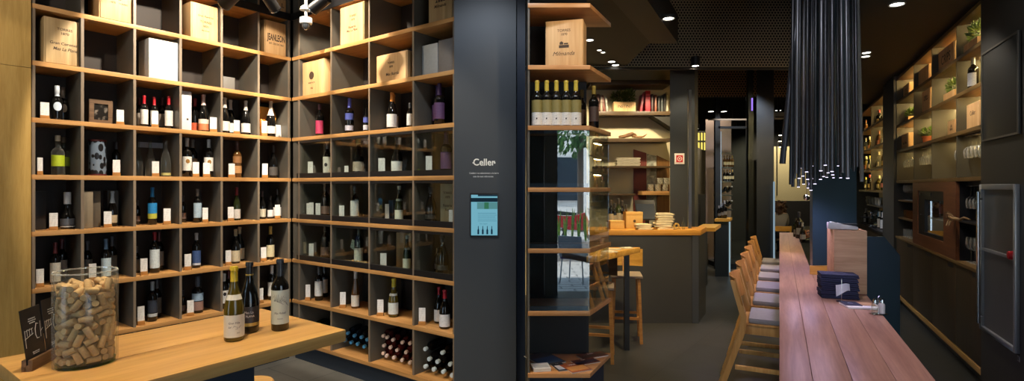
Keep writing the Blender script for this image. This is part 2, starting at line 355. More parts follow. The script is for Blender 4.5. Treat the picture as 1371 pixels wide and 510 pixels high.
ST = {
 'red_white': ('bordeaux', 'dark', (170, 24, 36), .74, [(W, .10, .56)], None, 'dark bottle, red capsule, white label'),
 'red_dim': ('bordeaux', 'dark', (96, 34, 34), .76, [((150, 140, 130), .12, .5)], None, 'dark bottle, shade-darkened red capsule and label'),  # colours darkened to paint in the shade of the back row
 'white_foil': ('bordeaux', 'dark', (212, 208, 204), .76, [(W, .12, .52)], None, 'dark bottle, pale capsule, white label'),
 'foil_burg': ('burgundy', 'dark', (206, 196, 186), .72, [(W, .08, .34)], None, 'dark bottle, silver foil, low white label'),
 'orange_label': ('burgundy', 'dark', (222, 190, 182), .72, [((222, 128, 84), .05, .22), ((236, 214, 196), .22, .34)], None, 'dark bottle, pink foil, orange label'),
 'orange_low': ('bordeaux', 'dark', (150, 40, 40), .76, [((206, 92, 56), .04, .28)], None, 'dark bottle, low orange label'),
 'round_blue': ('spirit', 'dark', (196, 206, 216), .70, [], ((206, 222, 236), .40, .125), 'square-shouldered bottle, silver cap, round pale blue label'),
 'round_dim': ('spirit', 'dark', (110, 98, 86), .70, [], ((128, 116, 100), .40, .12), 'bottle with shade-darkened cap and round label'),  # duller copy of the round-label bottle, shade put into its colours
 'lime': ('spirit', 'clear', (150, 146, 130), .86, [((176, 196, 38), .22, .50)], None, 'clear spirit bottle with bright lime label'),
 'lime_dim': ('spirit', 'clear', (110, 100, 84), .86, [((112, 128, 30), .24, .48)], None, 'clear spirit bottle with shade-darkened lime label'),  # lime label painted darker for standing in shade behind the bright one
 'clear': ('burgundy', 'clear', None, .8, [((196, 190, 120), .03, .10)], None, 'clear glass bottle with pale wine dregs'),
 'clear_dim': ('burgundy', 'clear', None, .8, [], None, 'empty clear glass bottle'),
 'gold_round': ('bordeaux', 'dark', (206, 206, 206), .78, [(W, .16, .52)], ((150, 108, 48), .40, .055), 'dark bottle, white label, round gold emblem'),
 'gold_dim': ('bordeaux', 'dark', (120, 112, 104), .78, [((140, 120, 92), .16, .50)], None, 'dark bottle, shade-darkened capsule and label'),  # shaded copy of the gold emblem bottle, its colours toned down
 'brown_label': ('bordeaux', 'amber', (96, 62, 52), .76, [((150, 104, 60), .40, .58), ((196, 146, 92), .12, .32)], None, 'brown bottle with two tan labels'),
 'grey_label': ('burgundy', 'dark', (60, 56, 52), .78, [((78, 74, 70), .08, .34)], None, 'dark bottle with dark grey label'),
 'silver_decanter': ('decanter', 'dark', (196, 200, 206), .67, [((90, 96, 106), .10, .28), ((206, 206, 206), .05, .08)], None, 'decanter-shaped bottle with tall silver stopper'),
 'silver_cone': ('burgundy', 'dark', (196, 210, 222), .66, [((190, 172, 140), .10, .32)], None, 'sloping bottle with shiny silver neck'),
 'blue': ('bordeaux', 'dark', (34, 128, 196), .74, [((40, 140, 206), .30, .58), ((190, 190, 70), .16, .30)], None, 'bottle with bright blue capsule and blue label'),
 'pale_blue': ('bordeaux', 'dark', (128, 120, 112), .78, [((172, 196, 214), .14, .58)], None, 'dark bottle with tall pale blue label'),
 'red_green': ('hock', 'green', (150, 28, 40), .76, [((226, 220, 212), .06, .34)], None, 'green bottle, red capsule, low white label'),
 'cream': ('burgundy', 'dark', (80, 56, 50), .80, [((222, 212, 186), .08, .36)], None, 'dark sloping bottle with cream label'),
 'white_low': ('burgundy', 'dark', (54, 46, 46), .80, [((234, 232, 230), .08, .38)], None, 'dark sloping bottle with broad white label'),
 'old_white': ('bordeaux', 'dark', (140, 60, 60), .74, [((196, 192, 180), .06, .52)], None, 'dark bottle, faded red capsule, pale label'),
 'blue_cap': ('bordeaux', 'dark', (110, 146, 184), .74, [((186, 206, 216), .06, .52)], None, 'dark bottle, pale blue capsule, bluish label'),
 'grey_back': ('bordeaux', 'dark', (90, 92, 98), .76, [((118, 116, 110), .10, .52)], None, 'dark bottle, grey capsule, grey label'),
 'tall_white': ('bordeaux', 'dark', (170, 26, 40), .80, [((214, 224, 228), .12, .58)], None, 'dark bottle, red capsule, tall bluish white label'),
 'blue_label': ('bordeaux', 'dark', (206, 206, 206), .80, [((60, 86, 138), .14, .50), ((200, 208, 220), .08, .14)], None, 'dark bottle with dark blue label'),
 'grid_cream': ('burgundy', 'dark', (190, 176, 140), .80, [((212, 198, 166), .06, .38)], None, 'dark bottle, cream capsule, cream label'),
 'yellow_cap': ('bordeaux', 'dark', (198, 164, 74), .76, [((220, 208, 168), .08, .44)], None, 'dark bottle, yellow capsule, cream label'),
 'stripe': ('bordeaux', 'dark', (206, 208, 212), .78, [((196, 206, 214), .12, .20), ((48, 56, 72), .22, .54)], None, 'dark bottle, white capsule, white stripe'),
 'blue_white': ('spirit', 'dark', (90, 100, 116), .72, [((150, 176, 200), .34, .55), ((150, 120, 110), .08, .32)], None, 'wide bottle with blue and brown labels'),
 'round_logo': ('bordeaux', 'dark', (214, 210, 204), .78, [((230, 228, 222), .16, .52)], ((40, 36, 36), .42, .05), 'dark bottle, white label, round black logo'),
 'pink': ('bordeaux', 'dark', (110, 70, 80), .84, [((176, 52, 92), .10, .50)], None, 'dark bottle with deep pink label'),
 'violet_blue': ('bordeaux', 'dark', (84, 92, 190), .74, [((92, 104, 190), .40, .58), ((206, 208, 226), .10, .24)], None, 'bottle with violet blue capsule and label'),
 'violet_short': ('bordeaux', 'dark', None, .8, [((92, 104, 190), .40, .62), ((220, 220, 230), .10, .30)], None, 'bottle with blue label and no capsule'),
 'orange_cap': ('burgundy', 'dark', (206, 128, 50), .76, [((236, 232, 224), .08, .42)], None, 'bottle with orange capsule, white label'),
 'purple': ('bordeaux', 'dark', (66, 46, 92), .72, [((98, 66, 106), .16, .54)], None, 'dark bottle with purple capsule and label'),
 'black_white': ('bordeaux', 'dark', (150, 140, 140), .80, [((226, 224, 216), .10, .58)], ((40, 40, 40), .36, .05), 'dark bottle, black and white label'),
 'gold_cap': ('champagne', 'dark', (206, 186, 120), .86, [((180, 168, 150), .16, .40)], None, 'stout dark bottle, gold top, beige label'),
 'green_white': ('bordeaux', 'green', (50, 60, 40), .80, [((222, 226, 212), .10, .44)], None, 'green bottle with white label'),
 'green_neck': ('hock', 'green', (190, 196, 190), .90, [((222, 226, 212), .06, .36), ((206, 210, 200), .60, .66)], None, 'green bottle, white label and neck band'),
 'black_champ': ('champagne', 'dark', (44, 42, 42), .84, [((70, 66, 60), .16, .28)], ((150, 150, 150), .76, .02), 'black sparkling wine bottle, dark label'),
 'plain_dark': ('bordeaux', 'dark', (60, 52, 54), .78, [((120, 96, 86), .14, .36)], None, 'plain dark bottle, small brown label'),
 'white_mark': ('bordeaux', 'dark', (80, 82, 84), .80, [((228, 230, 228), .14, .58)], None, 'dark bottle with long white label'),
 'amber_low': ('hock', 'amber', (206, 200, 196), .80, [((228, 222, 208), .06, .36)], None, 'amber bottle, pale capsule, low white label'),
 'yellow_green': ('burgundy', 'olive', (206, 190, 50), .78, [((214, 222, 220), .08, .38), ((220, 222, 214), .56, .62)], None, 'olive bottle, yellow capsule, white label'),
 'red_cap_low': ('burgundy', 'dark', (176, 28, 48), .78, [((222, 226, 232), .06, .38)], None, 'dark bottle, red capsule, bluish white label'),
}
# ================================================================== left room: corner of wine shelves
YC = 5.296
CORNER = at(390, 0, YC)
d1 = Vector((522, 715, 0)).normalized()
LF = Frame(CORNER, math.atan2(d1.y, d1.x))              # left wall: x runs towards the corner (negative = away from it)
RF = Frame(CORNER, math.atan2(d1.y, d1.x) - math.pi / 2)  # right wall: x runs away from the corner
STEP = .3985
ZB = lambda k: 1.768 + STEP * k                          # centre height of board k
TH = .034
TOP = lambda k: ZB(k) + TH / 2 + .0015      # what stands on board k
DEP = .36
XL0 = LF.xat(45); XR1 = RF.xat(607.4)
LDIV = [LF.xat(p) for p in (45, 110.5, 180.5, 242, 297, 346.5, 387)]
RDIV = [RF.xat(p) for p in (400, 443, 494, 553, 607.4)]

def shelving(name, label, FR, x0, x1, divs, corner_gap):
    t = thing(name, label, 'wine shelves', FR.pt(0, 0, 0), FR.a)
    for k in range(-4, 5):
        MB().box(x0, x1, 0, DEP, ZB(k) - TH / 2, ZB(k) + TH / 2).obj('shelf', M['oak'], t, bevel=.002)
    for x in divs:
        d = MB().box(x - .009, x + .009, .006, DEP - .002, TOP(-4) - TH, ZB(4) + STEP)
        # cut per storey so that the boards run through
        for k in range(-4, 5):
            top = ZB(k + 1) - TH / 2 if k < 4 else 3.72
            dv = MB().box(x - .009, x + .009, .006, DEP - .002, ZB(k) + TH / 2, top).obj('divider', M['lacquer'], t)
            MB().box(x - .0092, x + .0092, .001, .006, ZB(k) + TH / 2, top).obj('edge_strip', M['oak_edge'], dv)
    MB().box(x0, x1, DEP, DEP + .02, .0, 3.72).obj('back_panel', M['back'], t)
    MB().box(x0, x1, .035, DEP, 0, ZB(-4) - TH / 2).obj('plinth', M['plinth'], t)
    MB().box(x0, x1, -.012, -.001, ZB(4) - TH / 2 - .004, ZB(4) + TH / 2 + .03).obj('cornice_rail', M['black'], t)
    a, b = corner_gap
    MB().box(a, b, .012, .03, TOP(-4), 3.72).obj('corner_filler', M['lacquer'], t)
    return t
LU = shelving('wine_shelving', 'tall oak and charcoal wine shelves running from the pale wood panel to the corner', LF, XL0 - .01, -.001, LDIV, (LDIV[-1] + .01, -.001))
RU = shelving('wine_shelving', 'tall oak and charcoal wine shelves with glass fronts beside the blue grey pillar', RF, .013, XR1 + .01, RDIV, (.013, RDIV[0] - .01))
# sliding panes and their black tracks in front of three rows of the right-hand shelves
xs = RF.xat(546)
for k in (0, -1, -2):
    MB().box(RDIV[0] - .04, XR1, .002, .034, ZB(k) + TH / 2, TOP(k) + .045).obj('track', M['black'], RU)
    MB().box(RDIV[0] - .04, XR1, .002, .034, ZB(k + 1) - TH / 2 - .022, ZB(k + 1) - TH / 2 - .001).obj('track', M['black'], RU)
    MB().box(RDIV[0] - .04, xs + .03, .020, .025, TOP(k) + .045, ZB(k + 1) - TH / 2 - .022).obj('glass_door', M['pane'], RU)
    MB().box(xs - .03, XR1 - .002, .008, .013, TOP(k) + .045, ZB(k + 1) - TH / 2 - .022).obj('glass_door', M['pane'], RU)

LBAY = ['first bay', 'second bay', 'third bay', 'fourth bay', 'fifth bay', 'corner bay']
RBAY = ['corner bay', 'second bay', 'third bay', 'end bay']
LROW = {1: 'left shelves, row under crates', 0: 'left shelves, second bottle row', -1: 'left shelves, third bottle row', -2: 'left shelves, fourth bottle row', -3: 'left shelves, fifth bottle row'}
RROW = {1: 'right shelves, row under crates', 0: 'right shelves, top glazed row', -1: 'right shelves, middle glazed row', -2: 'right shelves, lowest glazed row', -3: 'right shelves, row below glass'}
def bay(FR, x):
    d = LDIV if FR is LF else RDIV; names = LBAY if FR is LF else RBAY
    for i, n in enumerate(names):
        if x < d[i + 1]: return n
    return names[-1]
GRP = {}
def clampx(FR, x, m, px=None):
    d = LDIV if FR is LF else RDIV; xf = FR.xat(px) if px else x      # the bay one looks into at that place
    for a, b in zip(d, d[1:]):
        if a <= xf <= b: return max(a + .0105 + m, min(b - .0105 - m, x))
    return max(d[0] + .0105 + m, min(d[-1] - .0105 - m, x))
def place_bottle(FR, k, px, ytop, style, y=.13, pos=''):
    prof, glass, cap, caplo, labels, emb, desc = ST[style]
    x = FR.xat(px, y); P = FR.pt(x, y, TOP(k)); h = (zat(ytop, P.y) - TOP(k)); h = max(.20, min(.352, h))
    th = math.atan((px - CX) / F); th0 = math.atan((px - 349) / 757.); rf = math.cos(th) / math.cos(th0) * .98
    x = clampx(FR, x, h * rf * RATIO[prof] * 1.04, px); P = FR.pt(x, y, TOP(k))
    row = (LROW if FR is LF else RROW)[k]
    lab = f"{desc}, {pos + ' in ' if pos else ''}{bay(FR, x)}, {row}"
    face = math.atan2(P.y, P.x) - math.pi / 2
    t = thing('wine_bottle' if prof not in ('spirit', 'decanter') else 'spirit_bottle', lab, 'bottle', P, face * .6 + FR.a * .4, 'bottles on the corner wine shelves', (h * rf, h * rf, h))
    make_bottle(t, prof, glass, cap, caplo, labels, emb)
    return t
_card = MB().box(-.027, .027, -.0012, .0012, .020, .125).mesh('card', M['white_card'])
_cbase = MB().extr([(-.030, 0), (.030, 0), (.027, .026), (-.027, .026)], -.014, .014).mesh('stand', M['oak_end'], bevel=.002)
def place_card(FR, k, px0, px1, ytop, y=.055, pos='', white=True):
    pc = (px0 + px1) / 2; x = clampx(FR, FR.xat(pc, y), .036, pc); P = FR.pt(x, y, TOP(k)); h = zat(ytop, P.y) - TOP(k)
    row = (LROW if FR is LF else RROW)[k]
    lab = f"white price card on wooden stand, {pos + ' in ' if pos else ''}{bay(FR, x)}, {row}"
    sz = max(.09, min(.16, h)) / .125
    face = math.atan2(P.y, P.x) - math.pi / 2; face = face * .75 + FR.a * .25
    w = (px1 - px0) * P.y / F / .054; w = max(.55, min(1.05, w * math.cos(math.atan((pc - CX) / F))))
    t = thing('price_card', lab, 'price card', P, face, 'price cards on the corner wine shelves', (w, sz, sz))
    put('card', _card, t); put('stand', _cbase, t)
    return t
B, K = place_bottle, place_card
# ---- left wall, row below the crates
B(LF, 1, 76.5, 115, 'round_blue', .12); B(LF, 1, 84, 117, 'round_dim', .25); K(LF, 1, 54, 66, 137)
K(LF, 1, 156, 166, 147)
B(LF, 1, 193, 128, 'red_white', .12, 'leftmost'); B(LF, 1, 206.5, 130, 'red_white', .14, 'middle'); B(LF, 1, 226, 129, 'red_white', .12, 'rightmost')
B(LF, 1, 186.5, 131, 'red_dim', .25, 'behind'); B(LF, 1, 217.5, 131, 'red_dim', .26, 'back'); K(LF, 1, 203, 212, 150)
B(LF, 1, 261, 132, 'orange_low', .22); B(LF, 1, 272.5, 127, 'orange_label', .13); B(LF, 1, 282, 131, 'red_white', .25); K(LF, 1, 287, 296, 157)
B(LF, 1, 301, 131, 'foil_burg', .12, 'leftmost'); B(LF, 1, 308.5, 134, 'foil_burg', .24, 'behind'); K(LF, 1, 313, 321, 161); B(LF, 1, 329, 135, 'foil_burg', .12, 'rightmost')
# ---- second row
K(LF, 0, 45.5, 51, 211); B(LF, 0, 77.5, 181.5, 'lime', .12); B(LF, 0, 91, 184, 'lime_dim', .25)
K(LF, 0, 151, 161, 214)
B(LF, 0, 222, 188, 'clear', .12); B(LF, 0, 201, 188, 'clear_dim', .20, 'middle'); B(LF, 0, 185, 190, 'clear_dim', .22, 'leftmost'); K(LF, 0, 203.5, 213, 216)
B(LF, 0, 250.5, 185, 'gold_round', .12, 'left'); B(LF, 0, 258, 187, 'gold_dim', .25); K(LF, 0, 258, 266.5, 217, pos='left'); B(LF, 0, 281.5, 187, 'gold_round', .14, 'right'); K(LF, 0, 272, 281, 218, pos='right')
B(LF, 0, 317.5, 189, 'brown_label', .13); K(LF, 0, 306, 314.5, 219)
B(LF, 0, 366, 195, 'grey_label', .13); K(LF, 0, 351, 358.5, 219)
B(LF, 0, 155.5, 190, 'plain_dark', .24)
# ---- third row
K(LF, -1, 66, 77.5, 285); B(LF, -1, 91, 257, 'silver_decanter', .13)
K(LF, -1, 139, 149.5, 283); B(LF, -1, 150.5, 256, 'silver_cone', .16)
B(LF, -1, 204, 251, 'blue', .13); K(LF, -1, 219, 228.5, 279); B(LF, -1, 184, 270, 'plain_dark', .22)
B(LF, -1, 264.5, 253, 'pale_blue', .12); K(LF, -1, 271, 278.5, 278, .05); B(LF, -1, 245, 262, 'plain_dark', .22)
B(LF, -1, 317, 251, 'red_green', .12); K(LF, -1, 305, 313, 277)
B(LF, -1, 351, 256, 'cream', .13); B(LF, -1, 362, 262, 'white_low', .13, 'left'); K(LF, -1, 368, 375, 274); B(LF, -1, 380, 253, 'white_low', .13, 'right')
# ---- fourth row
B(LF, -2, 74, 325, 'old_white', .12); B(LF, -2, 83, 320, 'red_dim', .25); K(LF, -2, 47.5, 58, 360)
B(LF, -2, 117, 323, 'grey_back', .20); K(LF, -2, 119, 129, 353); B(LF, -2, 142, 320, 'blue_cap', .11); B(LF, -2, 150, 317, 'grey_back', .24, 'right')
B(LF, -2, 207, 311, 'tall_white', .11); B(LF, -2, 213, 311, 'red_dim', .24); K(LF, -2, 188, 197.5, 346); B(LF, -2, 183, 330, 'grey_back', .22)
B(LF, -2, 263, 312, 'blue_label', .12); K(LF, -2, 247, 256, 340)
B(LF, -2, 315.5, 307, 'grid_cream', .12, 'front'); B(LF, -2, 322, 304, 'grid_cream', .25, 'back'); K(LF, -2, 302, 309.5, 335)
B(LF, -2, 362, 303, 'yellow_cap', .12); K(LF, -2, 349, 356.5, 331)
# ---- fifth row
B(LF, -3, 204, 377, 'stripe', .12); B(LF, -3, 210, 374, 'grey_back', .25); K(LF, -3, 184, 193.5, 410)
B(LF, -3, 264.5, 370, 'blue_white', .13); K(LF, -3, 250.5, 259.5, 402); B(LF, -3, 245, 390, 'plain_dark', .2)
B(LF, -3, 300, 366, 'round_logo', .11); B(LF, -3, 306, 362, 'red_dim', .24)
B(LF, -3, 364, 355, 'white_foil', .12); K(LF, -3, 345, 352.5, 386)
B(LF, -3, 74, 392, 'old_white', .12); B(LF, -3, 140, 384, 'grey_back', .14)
# ---- right wall, row below the crates
B(RF, 1, 421, 144, 'pink', .20, 'left'); B(RF, 1, 428, 140, 'pink', .12, 'right')
B(RF, 1, 468, 132, 'violet_blue', .12); B(RF, 1, 490.5, 145, 'violet_short', .10)
B(RF, 1, 518.5, 128, 'orange_cap', .22, 'left'); B(RF, 1, 525, 124, 'orange_cap', .12, 'right'); B(RF, 1, 549, 138, 'white_mark', .14)
B(RF, 1, 580.5, 116, 'purple', .22, 'left'); B(RF, 1, 588.5, 112, 'purple', .12, 'right')
# ---- top glazed row
K(RF, 0, 412, 419, 216, .08); B(RF, 0, 438.5, 190, 'black_white', .13); K(RF, 0, 461, 466.5, 222, .09); B(RF, 0, 480, 183, 'gold_cap', .13)
K(RF, 0, 506.5, 515.5, 209, .07); B(RF, 0, 531.5, 183, 'white_low', .13); K(RF, 0, 570, 578.5, 207, .08); B(RF, 0, 597.5, 177, 'purple', .13)
# ---- middle glazed row
K(RF, -1, 403.5, 410, 272, .08, 'left'); K(RF, -1, 414, 420, 271, .08, 'middle'); K(RF, -1, 422.5, 429, 272, .08, 'right')
B(RF, -1, 435.5, 245, 'plain_dark', .14); K(RF, -1, 454, 461, 275, .07, 'middle'); B(RF, -1, 475, 249, 'white_mark', .13)
B(RF, -1, 534.5, 249, 'green_neck', .13); K(RF, -1, 506.5, 512, 269, .16, 'rear'); B(RF, -1, 572, 250, 'black_champ', .14); K(RF, -1, 601, 607, 281, .06)
# ---- lowest glazed row
K(RF, -2, 413.5, 420, 326, .08); B(RF, -2, 435.5, 296, 'plain_dark', .14); B(RF, -2, 480.5, 303, 'green_white', .14)
K(RF, -2, 509, 517.5, 339, .07); B(RF, -2, 545, 315, 'green_neck', .13); B(RF, -2, 592.5, 315, 'black_champ', .12); B(RF, -2, 566, 338, 'plain_dark', .24)
# ---- open row
K(RF, -3, 409, 415.5, 381); B(RF, -3, 427, 357, 'white_mark', .12, 'front'); B(RF, -3, 434.5, 356, 'white_mark', .25, 'back')
K(RF, -3, 455, 463, 391); B(RF, -3, 476, 363, 'amber_low', .12)
K(RF, -3, 505, 513.5, 401, pos='left'); B(RF, -3, 527, 373, 'yellow_green', .11, 'front'); B(RF, -3, 525, 373, 'yellow_green', .24, 'back')
K(RF, -3, 553.5, 562.5, 412, pos='foremost'); B(RF, -3, 588, 384, 'red_cap_low', .19, 'left'); B(RF, -3, 595.5, 388, 'red_cap_low', .09, 'right')

# ---- bottles lying in the bottom row, necks to the front
def lying(FR, px, py, y, r, bodymat, capcol, label, turn=.5):
    x = clampx(FR, FR.xat(px, y), .05, px); P = FR.pt(x, y, 0); z = zat(py, P.y)
    t = thing('wine_bottle', label, 'bottle', (P.x, P.y, z), FR.a + (math.atan2(P.y, P.x) - math.pi / 2 - FR.a) * turn, 'bottles lying in the bottom row')
    pr = PROF['bordeaux']; L = .255
    b = MB(); b.lathe([(q * r, zz * L) for q, zz in pr], 14)
    # turn it on its side: bottle top at y = 0, base at y = L
    b.v = [(v[0], L - v[2], v[1]) for v in b.v]; b.f = [tuple(reversed(f)) for f in b.f]
    b.obj('glass_body', bodymat, t)
    c = MB(); zs = sorted({.88} | {zz for q, zz in pr if .88 < zz < 1}); c.lathe([(0, .88 * L)] + [((prof_r(pr, zz) + .06) * r, zz * L) for zz in zs] + [(.4 * r, 1.005 * L), (0, 1.005 * L)], 14)
    c.v = [(v[0], L - v[2], v[1]) for v in c.v]; c.f = [tuple(reversed(f)) for f in c.f]
    c.obj('capsule', flat(capcol, .4), t)
    return t
red_body = plain('oxblood label glass', srgb(74, 26, 24), .25)
blue_body = plain('blue black bottle', srgb(20, 30, 42), .2)
for px, py in [(465, 446.3), (473.8, 449.7), (483.3, 451.7), (491, 455), (461, 456), (469.5, 458.7), (478.3, 461), (487, 464.5)]:
    lying(RF, px, py, .10, .034, blue_body, (74, 142, 190), 'blue capped bottle lying in the bottom row, second bay of the right shelves')
for px, py in [(508.3, 450), (517.5, 452), (525.5, 455.3), (538, 458.8), (548.3, 460), (513.3, 463), (522, 465.5), (531, 469), (543, 472), (508, 473.3), (517, 476.7), (526.7, 479), (537.8, 482.5), (548.3, 486)]:
    lying(RF, px, py, .10, .033, red_body, (220, 196, 184), 'dark red bottle with pinkish cap lying in the bottom row, third bay')
for px, py in [(564, 467.5), (591.7, 472.5), (574, 481), (585, 484.5), (602, 488), (568.8, 491), (580, 495), (592.8, 498), (604.5, 503)]:
    lying(RF, px, py, .07, .037, M['dark_glass'], (200, 214, 220), 'dark bottle with white cap lying in the bottom row, bay beside the pillar', .3)
for px, py in [(420, 437), (428, 440), (436, 443), (424, 448), (432, 451)]:
    lying(RF, px, py, .10, .034, M['green_glass'], (60, 84, 54), 'green bottle lying in the bottom row, corner bay behind the table')

# ---- wooden crates, cartons and other things on the shelves
def crate(FR, k, px0, px1, ytop, y, dep, label, mat='pine', lines=(), lid=True, name='wooden_crate', turn=0., z=None, h=None):
    x0, x1 = FR.xat(px0, y), FR.xat(px1, y); dd = LDIV if FR is LF else RDIV; ci = max(i for i in range(len(dd) - 1) if dd[i] <= (x0 + x1) / 2 or i == 0); x0 = max(x0, dd[ci] + .0115); x1 = max(min(x1, dd[ci + 1] - .0115), x0 + .06); w = x1 - x0; P = FR.pt((x0 + x1) / 2, y, TOP(k) if z is None else z)
    if h is None: h = zat(ytop, P.y) - TOP(k)
    h = min(h, STEP - TH - .004); dep = min(dep, DEP - y - .005)
    t = thing(name, label, 'crate' if 'crate' in name else 'box', P, FR.a + turn, 'crates and boxes on the corner wine shelves')
    MB().box(-w / 2, w / 2, .008, dep, 0, h).obj('body', M[mat] if isinstance(mat, str) else mat, t, bevel=.002)
    if lid: MB().box(-w / 2 + .008, w / 2 - .008, 0, .0078, .006, h - .006).obj('front_panel', M[mat] if isinstance(mat, str) else mat, t, bevel=.002)
    yy = -.0006 if lid else .0074
    if lines:
        for ln in lines:
            body, cx, cz, size, slant = ln[:5]; mb = MB()
            tw = text_data(body, size * h, .0004)[0]; tw = max(v[0] for v in tw) - min(v[0] for v in tw); fit = min(1., (w * .88 - 2 * abs(cx) * w) / max(tw, .001))
            add_text(mb, body, size * h, cx * w, yy, cz * h, .0004, slant, *((min(ln[5], fit), None, ln[6]) if len(ln) > 5 else (fit, None, .012)))
            mb.obj('printed_lettering', M['ink'], t, smooth=0)
    return t
crate(LF, 2, 59, 110, 25.5, .03, .28, 'figured pine crate with dark script print, first bay of the left shelves', 'pine_wild', [('TORRES', .08, .77, .075, 0), ('1870', .08, .68, .075, 0), ('Gran Coronas', .05, .46, .085, .1), ('Mas La Plana', .10, .34, .10, .25)])
crate(LF, 3, 133, 183.5, -20, .02, .26, 'brightly lit pine crate cut by the top edge above the second bay', 'pine', [('Mas La', .0, .62, .09, .2), ('1870', -.1, .50, .07, 0), ('TORRES', .22, .50, .06, 0)])
t = crate(LF, 2, 200, 242, 54, .02, .22, 'plain brightly lit white box filling the third bay beside the gap', plain('white box', srgb(226, 222, 218), .6), [], False, 'cardboard_box')
crate(LF, 3, 256, 292, 6, .03, .26, 'pine crate with faded lettering lit warm, fourth bay top row', 'pine', [('Gran Reserva', .03, .66, .075, .15), ('TORRES', .03, .50, .085, 0), ('1870', .03, .38, .08, 0), ('Barcelona', .03, .26, .05, 0)])
crate(LF, 3, 354.5, 385, 29, .03, .12, 'pine crate with heavy black capital lettering beside the corner', 'pine', [('JEANLEON', .03, .50, .27, 0, .62, .03), ('EST. DES DE 1963', .03, .32, .075, 0, .8, .01)])
crate(LF, 2, 299.5, 315, 103, .2, .14, 'low grey carton standing at the back of the fifth bay', flat((120, 118, 114)), [], False, 'cardboard_box')
crate(LF, 4, 371, 385, -6, .03, .12, 'small pine crate above the corner partly hidden by a spotlight', 'pine', [('L', .1, .5, .3, 0)])
crate(RF, 3, 455, 486.5, 6, .02, .26, 'tall pine crate with printed lines, second bay of the right shelves', 'pine', [('TORRES', .06, .70, .075, 0), ('1870', .06, .60, .075, 0), ('Reserva', .03, .42, .095, .1), ('Mas La Plana', .03, .33, .085, .2)])
crate(RF, 2, 404.5, 433, 81, .03, .13, 'pine crate with round dark emblem standing by the corner', 'pine', [('\u25cf', -.05, .55, .30, 0), ('RIOJA ALTA', -.05, .36, .06, 0), ('1985', -.05, .20, .07, 0)])
crate(RF, 2, 503.5, 544.5, 71, .03, .26, 'low pine crate with two printed lines, third bay of the right shelves', 'pine', [('TORRES', .0, .66, .10, 0), ('1870', .0, .52, .10, 0), ('Mas Borr\u00e0s', .05, .26, .15, .1)])
crate(RF, 3, 573, 606.5, -12, .03, .26, 'figured pine crate with script and picture beside the pillar top', 'pine_wild', [('Milmanda', .0, .52, .14, .35), ('\u25b2\u25a0\u25a0\u25a0', .0, .68, .12, 0)])
crate(RF, 2, 561.5, 585, 59, .08, .2, 'tall light grey carton, left one beside the pillar', flat((150, 152, 150)), [], False, 'cardboard_box')
crate(RF, 2, 586, 606, 52, .08, .2, 'tall darker grey carton right against the pillar', flat((112, 108, 104)), [], False, 'cardboard_box')
crate(LF, 1, 243.5, 257, 122, .06, .10, 'tall narrow white gift box standing in the fourth bay', plain('white gift box', srgb(222, 220, 222), .5), [('\u25a0', .1, .28, .06, 0)], False, 'gift_box')
crate(LF, -1, 112, 121.5, 256, .05, .2, 'tall beige carton standing at the left of the second bay', flat((140, 126, 104)), [], False, 'cardboard_box')
crate(LF, -1, 122.5, 133.5, 255.5, .10, .2, 'tall brown carton just right of the beige one', flat((94, 84, 70)), [], False, 'cardboard_box')
crate(LF, -1, 46, 62, 256, .17, .15, 'black lettered gift carton at the back of the first bay', flat((40, 36, 32)), [('VODKA', 0, .33, .07, 0)], False, 'gift_box')
crate(LF, -1, 144.5, 159, 255, .24, .10, 'grey windowed gift carton behind the silver necked bottle', flat((92, 88, 82)), [], False, 'gift_box')
crate(RF, -1, 588.5, 606.5, 246, .16, .18, 'pale wood crate with faint print behind the glass by the pillar', wood('grey pine', srgb(190, 186, 160), srgb(160, 154, 126), 'Z', .6), [('TORRES', .1, .78, .08, 0), ('1870', .1, .68, .08, 0), ('Reserva', .1, .48, .09, 0), ('Real', .1, .38, .09, 0)], True)
crate(RF, -1, 516, 522, 268, .2, .1, 'small blue and tan carton at the back of the third bay', flat((70, 96, 124)), [], False, 'cardboard_box')
crate(RF, -2, 529.5, 549, 312, .21, .13, 'grained wooden crate lid leaning behind the green bottle', 'pine_wild', [], False)
# framed picture
y = .10; x0, x1 = LF.xat(119.5, y), LF.xat(151, y); P = LF.pt((x0 + x1) / 2, y, TOP(1)); w = x1 - x0; h = zat(134, P.y) - TOP(1)
t = thing('picture_frame', 'small brown framed dark picture standing in the second bay', 'picture frame', P, LF.a)
mb = MB(); fw = .03
mb.box(-w / 2, -w / 2 + fw, 0, .02, 0, h).box(w / 2 - fw, w / 2, 0, .02, 0, h).box(-w / 2 + fw, w / 2 - fw, 0, .02, h - fw, h).box(-w / 2 + fw, w / 2 - fw, 0, .02, 0, fw)
mb.obj('frame', wood('walnut frame', srgb(120, 94, 70), srgb(84, 64, 46), 'X', 1.5), t)
pm = N('old photograph'); pb = pm.pbsdf(Roughness=.3); tc = pm.n('TexCoord'); nz = pm.n('TexNoise', Scale=22., Detail=2.); pm.l(tc.outputs['Object'], nz.inputs['Vector'])
cr = pm.n('ValToRGB'); cr.color_ramp.elements[0].position = .5; cr.color_ramp.elements[1].position = .72; cr.color_ramp.elements[0].color = srgb(26, 23, 20); cr.color_ramp.elements[1].color = srgb(150, 140, 128)
pm.l(nz.outputs['Fac'], cr.inputs[0]); pm.l(cr.outputs[0], pb.inputs['Base Color'])
MB().box(-w / 2 + fw, w / 2 - fw, .008, .016, fw, h - fw).obj('picture', pm.m, t)
